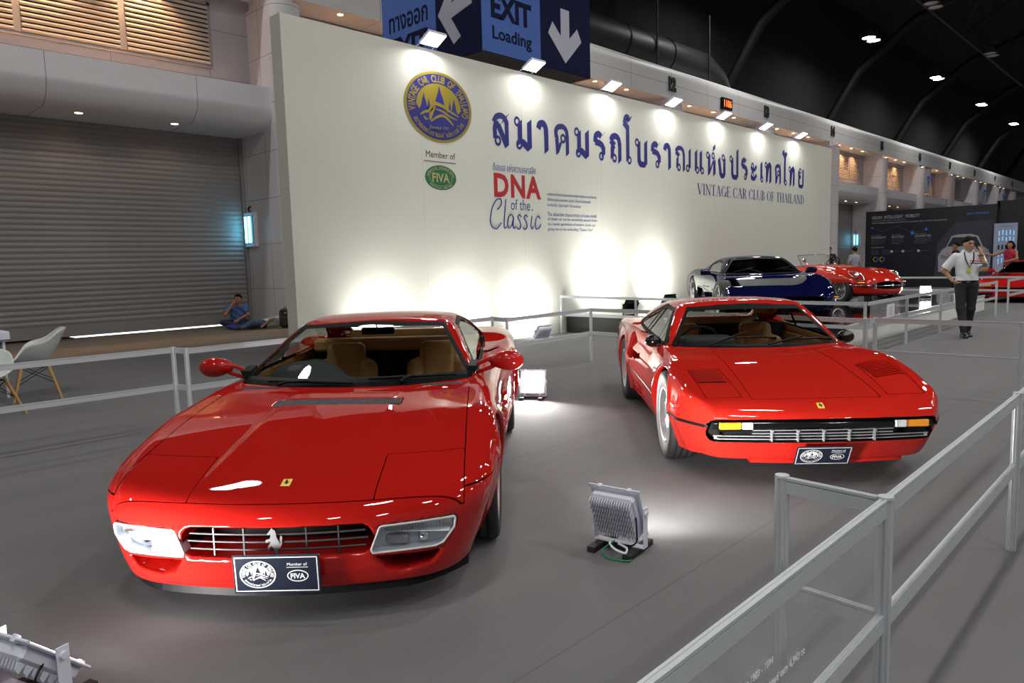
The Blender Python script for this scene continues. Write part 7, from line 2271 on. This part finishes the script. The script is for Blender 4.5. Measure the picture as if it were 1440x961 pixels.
    for a, az, nm in ((anR, .0, 0), (anL, .0, 1)):
        z0 = 0.0 if nm == 0 else .0
        def shoe(X, Y, Z):
            x, y = X-a[0], Y-a[1]
            s = smax(rrect(x, y, .055, 0, .135, .044, .043), Z-(.075-.22*np.clip(x-.05, 0, 1)), .03)
            s = smax(s, .002-Z, .006)
            return smin(s, capsule(X, Y, Z, (a[0], a[1], .07), (a[0], a[1], .10), .045, .045), .02)
        emit_skin(root, shoe, (a[0]-.13, a[1]-.09, -.01), (a[0]+.24, a[1]+.09, .17), .010, mat('black_leather', (.010, .010, .011), rough=.25, coat=.4), 'shoe')
    b = MB(); b.tube([(.062, -.065, 1.42), (.122, -.055, 1.30), (.136, .0, 1.17), (.132, .060, 1.28), (.075, .07, 1.42)], .009, 6); b.build('lanyard', M['black'], root)
    b = MB(); b.box((.130, -.030, 1.085), (.135, .030, 1.165), .002); b.build('pass_card', mat('yellow_card', (.60, .62, .10), rough=.4), root)
    b = MB(); b.tube([(wrL[0]-.003, wrL[1]+.003, wrL[2]-.040), (wrL[0]-.004, wrL[1]+.002, wrL[2]-.015)], .036, 12); b.build('wrist_band', mat('brown_strap', (.10, .05, .03), rough=.5), root)
    b = MB(); b.tube([(.133, .215, 1.165), (.130, .200, 1.235)], [.047, .044], 12); b.build('elbow_sleeve', mat('grey_sleeve', (.10, .11, .10), rough=.8), root)
    r2 = empty('mobile_phone', (14.02, 2.95, 0), math.radians(205), 'black mobile phone held to the ear of the man in the white polo', 'phone')
    b = MB(); b.box((-.005, -.032, -.065), (.004, .032, .065), .003); b.mi = 0; o = b.build('phone_body', M['blackgloss'], r2); o.location = (.085, .108, 1.50); o.rotation_euler = (.15, -.35, .9)
walking_man()

def seated_man():
    root = empty('person', (8.34, 17.62, 0), math.radians(242), 'man in blue shirt sitting cross-legged by the shutter, hand at his cheek', 'person')
    # faces +x (towards the viewer), z up
    hf, hair, pt = head_fn((.04, .03, .735), (.90, -.35), .06, 1.0)
    sh1, sh2 = (-.02, -.19, .545), (-.02, .19, .545)     # -y is image left
    el1, wr1 = (.20, -.28, .36), (.13, -.115, .60)
    el2, wr2 = (.10, .24, .33), (.30, .02, .23)
    sk = [((0, 0, .52), (.03, .02, .66), .056, .052), (sh1, el1, .046, .040), (el1, wr1, .040, .027), (sh2, el2, .046, .040), (el2, wr2, .040, .027), ((-.0, -.12, .54), (0, .12, .54), .05, .05)]
    h = hand_parts(wr1, (-.1, .45, .85), (-.6, .6, 0), .92, .8, 1)+hand_parts(wr2, (.5, -.75, -.3), (-.2, 0, -1), .92, .4, -1)
    A = cap_union(sk, .04); Hn = cap_union(h, .008)
    f = lambda X, Y, Z: smin(smin(A(X, Y, Z), hf(X, Y, Z), .02), Hn(X, Y, Z), .012)
    emit_skin(root, f, (-.25, -.42, .10), (.50, .40, .90), .0115, skin2)
    emit_skin(root, hair, (-.15, -.15, .66), (.25, .2, .88), .012, hairm, 'hair'); face_marks(root, pt)
    def shirt(X, Y, Z):
        t = ellip(X, Y, Z, (-.05, 0, .30), (.14, .19, .32)); t = smin(t, capsule(X, Y, Z, (-.02, -.14, .52), (-.02, .14, .52), .07, .07), .06)
        for a, b in ((sh1, el1), (sh2, el2)):
            n = np.array([b[i]-a[i] for i in range(3)]); e = np.array(a)+n*(.75); n = n/np.linalg.norm(n)
            t = smin(t, np.maximum(capsule(X, Y, Z, a, b, .066, .070), (X-e[0])*n[0]+(Y-e[1])*n[1]+(Z-e[2])*n[2]), .05)
        t = np.maximum(t, -capsule(X, Y, Z, (.03, .01, .58), (.05, .03, .75), .045, .06)); t = smax(t, .03-Z, .01)
        return t+.006*np.sin(Z*40+Y*30+X*15)
    emit_skin(root, shirt, (-.25, -.40, 0), (.32, .40, .66), .014, mat('blue_denim_shirt', (.075, .14, .34), rough=.8, noise=(25, .25)), 'shirt')
    tr = [((-.05, -.10, .12), (.26, -.34, .17), .098, .066), ((.26, -.34, .17), (.36, -.02, .085), .066, .050), ((-.05, .10, .12), (.26, .34, .15), .098, .066), ((.26, .34, .15), (.42, .02, .065), .066, .050), ((-.05, -.08, .13), (-.05, .08, .13), .12, .12)]
    tf = cap_union(tr, .03)
    emit_skin(root, lambda X, Y, Z: smax(tf(X, Y, Z), .004-Z, .01)+.004*np.sin(X*40+Y*30), (-.25, -.5, -.02), (.56, .5, .32), .015, mat('navy_jeans', (.02, .03, .07), rough=.85), 'jeans')
    for (x, y, z) in ((.40, -.10, .075), (.46, -.02, .05)):
        b = MB(); b.sphere((x, y-.05, z), 1, 14, 10, sc=(.055, .13, .048)); b.sphere((x, y+.05, z+.01), 1, 12, 8, sc=(.045, .06, .05)); b.box((x-.05, y-.17, max(.002, z-.048)), (x+.05, y+.09, z-.030), .008)
        b.build('shoe', mat('blue_canvas_shoe', (.02, .03, .22), rough=.7), root)
    b = MB(); b.tube([(.06, -.03, .60), (.105, .0, .40), (.075, .04, .60)], .006, 5); b.build('lanyard', mat('blue_ribbon', (.03, .12, .6), rough=.6), root)
seated_man()

def lying_person():
    root = empty('person', (8.58, 16.82, 0), math.radians(-4), 'person in white shirt and jeans lying on the floor beside the seated man', 'person'); root.scale = (.84, .84, .84)
    # legs towards -x, torso towards +x; back to the viewer
    tr = [((.05, 0, .14), (-.34, -.06, .20), .12, .085), ((-.34, -.06, .20), (-.62, -.02, .07), .082, .055), ((.05, .05, .10), (-.30, .12, .09), .11, .08), ((-.30, .12, .09), (-.66, .14, .06), .078, .052)]
    tf = cap_union(tr, .04)
    emit_skin(root, lambda X, Y, Z: smax(tf(X, Y, Z), .004-Z, .01)+.004*np.sin(X*50+Z*20), (-.78, -.2, -.02), (.25, .3, .36), .016, mat('grey_blue_jeans', (.07, .10, .16), rough=.85, noise=(20, .2)), 'jeans')
    t = lambda X, Y, Z: smax(smin(capsule(X, Y, Z, (.06, .02, .15), (.46, .04, .17), .13, .15), capsule(X, Y, Z, (.44, -.06, .27), (.28, -.10, .24), .075, .07), .05), .004-Z, .01)+.007*np.sin(X*45+Z*30+Y*20)
    emit_skin(root, t, (-.12, -.28, -.02), (.66, .26, .42), .015, mat('white_crumpled_shirt', (.62, .62, .60), rough=.85), 'shirt')
    sk = [((.33, -.11, .27), (.16, -.17, .25), .045, .040), ((.16, -.17, .25), (-.02, -.15, .12), .040, .028), ((.56, .05, .15), (.66, .06, .14), .06, .055)]
    A = cap_union(sk, .02); Hn = cap_union(hand_parts((-.02, -.15, .12), (-.8, .1, -.5), (0, .6, -.6), .9, .4), .008)
    hf, hair, pt = head_fn((.74, .06, .125), (.2, .98), 0, .95)
    emit_skin(root, lambda X, Y, Z: smin(smin(A(X, Y, Z), Hn(X, Y, Z), .012), hf(X, Y, Z), .03), (-.18, -.26, .0), (.90, .22, .34), .012, skin2)
    emit_skin(root, hair, (.58, -.1, .03), (.92, .22, .30), .012, hairm, 'hair')
    for y, z in ((-.02, .07), (.14, .055)):
        b = MB(); b.sphere((-.74, y, z), 1, 12, 8, sc=(.10, .045, .05)); b.build('shoe', mat('dark_shoe', (.03, .03, .04), rough=.6), root)
lying_person()
def backpack():
    r = empty('backpack', (9.00, 16.46, 0), math.radians(-118), 'black backpack standing at the pillar foot beside the lying person', 'backpack')
    f = lambda X, Y, Z: smax(smax(rrect(Y, Z, 0, .24, .145, .235, .10), np.abs(X)-.085-.02*np.cos(Z*9), .08), .003-Z, .01)
    emit_skin(r, f, (-.2, -.22, -.02), (.2, .22, .52), .014, mat('black_nylon', (.012, .012, .013), rough=.6), 'main_bag')
    g = lambda X, Y, Z: smax(rrect(Y, Z, 0, .17, .11, .12, .06), np.abs(X-.10)-.035, .05)
    emit_skin(r, g, (.02, -.16, .02), (.18, .16, .33), .012, mat('black_nylon_pocket', (.018, .018, .019), rough=.6), 'front_pocket')
    b = MB(); b.tube([(-.02, -.03, .47), (-.02, -.02, .51), (-.02, .02, .51), (-.02, .03, .47)], .008, 6); b.build('carry_loop', M['black'], r)
    for s in (-1, 1):
        b = MB(); b.tube([(-.08, s*.06, .43), (-.13, s*.08, .30), (-.12, s*.09, .14), (-.08, s*.10, .06)], .016, 6); b.build('shoulder_strap', M['black'], r)
    for s in (-1, 1):
        b = MB(); b.tube([(.085, s*.10, .10), (.10, s*.115, .25), (.085, s*.10, .40)], .005, 5); b.build('zip', M['steel'], r)
    b = MB(); b.box((.115, -.02, .36), (.12, .02, .39)); b.build('badge', M['goldfin'], r)
backpack()

def far_person(loc, rz, label, top, bottom, skin=skinm, h=1.68, hair_long=False, arm=None, sleeves=True, group=None):
    r = empty('person', loc, rz, label, 'person', group); r.scale = (h/1.70,)*3
    hf, hair, pt = head_fn((.01, 0, 1.59), (1, 0), 0, 1.0)
    a = arm or {'l': ((.02, .25, 1.12), (.12, .22, .90)), 'r': ((.02, -.25, 1.12), (.12, -.22, .90))}
    sk = [((0, 0, 1.33), (.01, 0, 1.50), .056, .052), ((0, -.12, 1.37), (0, .12, 1.37), .05, .05)]; hp = []
    for s, k in ((1, 'l'), (-1, 'r')):
        sh = (0, s*.175, 1.37); e, w = a[k]
        sk += [(sh, e, .046, .038), (e, w, .038, .026)]
        d = np.array(w)-np.array(e); hp += hand_parts(w, d, (0, -s, 0), .95, .3, s)
    A = cap_union(sk, .04); Hn = cap_union(hp, .008)
    pts = [p for q in sk+hp for p in q[:2]]
    lo = np.array(pts).min(0)-.08; hi = np.array(pts).max(0)+.08; hi[2] = max(hi[2], 1.74); lo[0] = min(lo[0], -.13); hi[0] = max(hi[0], .15)
    emit_skin(r, lambda X, Y, Z: smin(smin(A(X, Y, Z), hf(X, Y, Z), .02), Hn(X, Y, Z), .012), lo, hi, .016, skin)
    if hair_long: hh = lambda X, Y, Z: smin(hair(X, Y, Z), smax(ellip(X, Y, Z, (-.05, 0, 1.53), (.10, .13, .15)), X-.03, .02), .04)
    else: hh = hair
    emit_skin(r, hh, (-.2, -.2, 1.3), (.16, .2, 1.76), .016, hairm, 'hair')
    if not hair_long: face_marks(r, pt)
    def shirt(X, Y, Z):
        hw = herm([.88, 1.10, 1.28, 1.40, 1.47], [.165, .155, .18, .165, .07], Z); hd = herm([.88, 1.10, 1.28, 1.40, 1.47], [.12, .11, .12, .10, .06], Z)
        t = smax((np.sqrt((X/hd)**2+(Y/hw)**2)-1)*.11, Z-1.46, .03); t = smax(t, .90-Z, .01)
        if sleeves:
            for s, k in ((1, 'l'), (-1, 'r')):
                t = smin(t, capsule(X, Y, Z, (0, s*.175, 1.37), tuple(np.array((0, s*.175, 1.37))*.35+np.array(a[k][0])*.65), .062, .062), .04)
        return np.maximum(t, -capsule(X, Y, Z, (.01, 0, 1.43), (.03, 0, 1.6), .048, .06))+.004*np.sin(Z*35+Y*25)
    emit_skin(r, shirt, (-.25, -.42, .85), (.3, .42, 1.5), .020, top, 'shirt')
    tf = cap_union([((0, -.085, .88), (.02, -.09, .48), .10, .068), ((.02, -.09, .48), (.0, -.09, .06), .068, .055), ((0, .085, .88), (.02, .09, .48), .10, .068), ((.02, .09, .48), (0, .09, .06), .068, .055), ((0, -.06, .92), (0, .06, .92), .105, .105)], .03)
    emit_skin(r, lambda X, Y, Z: smax(tf(X, Y, Z), .03-Z, .01), (-.2, -.25, 0), (.2, .25, 1.1), .022, bottom, 'trousers')
    for s in (-1, 1):
        b = MB(); b.sphere((.05, s*.09, .045), 1, 12, 8, sc=(.135, .045, .045)); b.build('shoe', M['black'], r)
    return r
blk = mat('black_cloth', (.014, .014, .016), rough=.8); gry = mat('grey_cloth', (.34, .33, .38), rough=.8); rdc = mat('crimson_cloth', (.42, .01, .05), rough=.7); wht = mat('white_cloth', (.6, .6, .6), rough=.8)
far_person((28.5, 6.35, 0), math.radians(120), 'person in black facing the black booth wall behind the walking man', blk, blk, skin2, 1.72, arm={'l': ((.05, .24, 1.12), (.22, .14, 1.30)), 'r': ((.02, -.25, 1.12), (.12, -.22, .90))})
far_person((28.2, 4.75, 0), math.radians(165), 'woman in sleeveless red top reaching out one arm beyond the far red car', rdc, blk, skin2, 1.70, hair_long=True, sleeves=False, arm={'l': ((.08, .24, 1.14), (.26, .05, 1.06)), 'r': ((.12, -.42, 1.26), (.16, -.66, 1.31))})
far_person((27.6, 9.35, 0), math.radians(60), 'dark-haired person in grey shirt seen from behind, left of the black booth', gry, blk, skinm, 1.66)
far_person((29.5, 10.95, 0), math.radians(200), 'person in dark jacket beyond the open windscreen of the roadster', blk, blk, skin2, 1.72)
far_person((31.5, 12.3, 0), math.radians(30), 'person in black standing half behind the end of the display wall', blk, blk, skinm, 1.60)
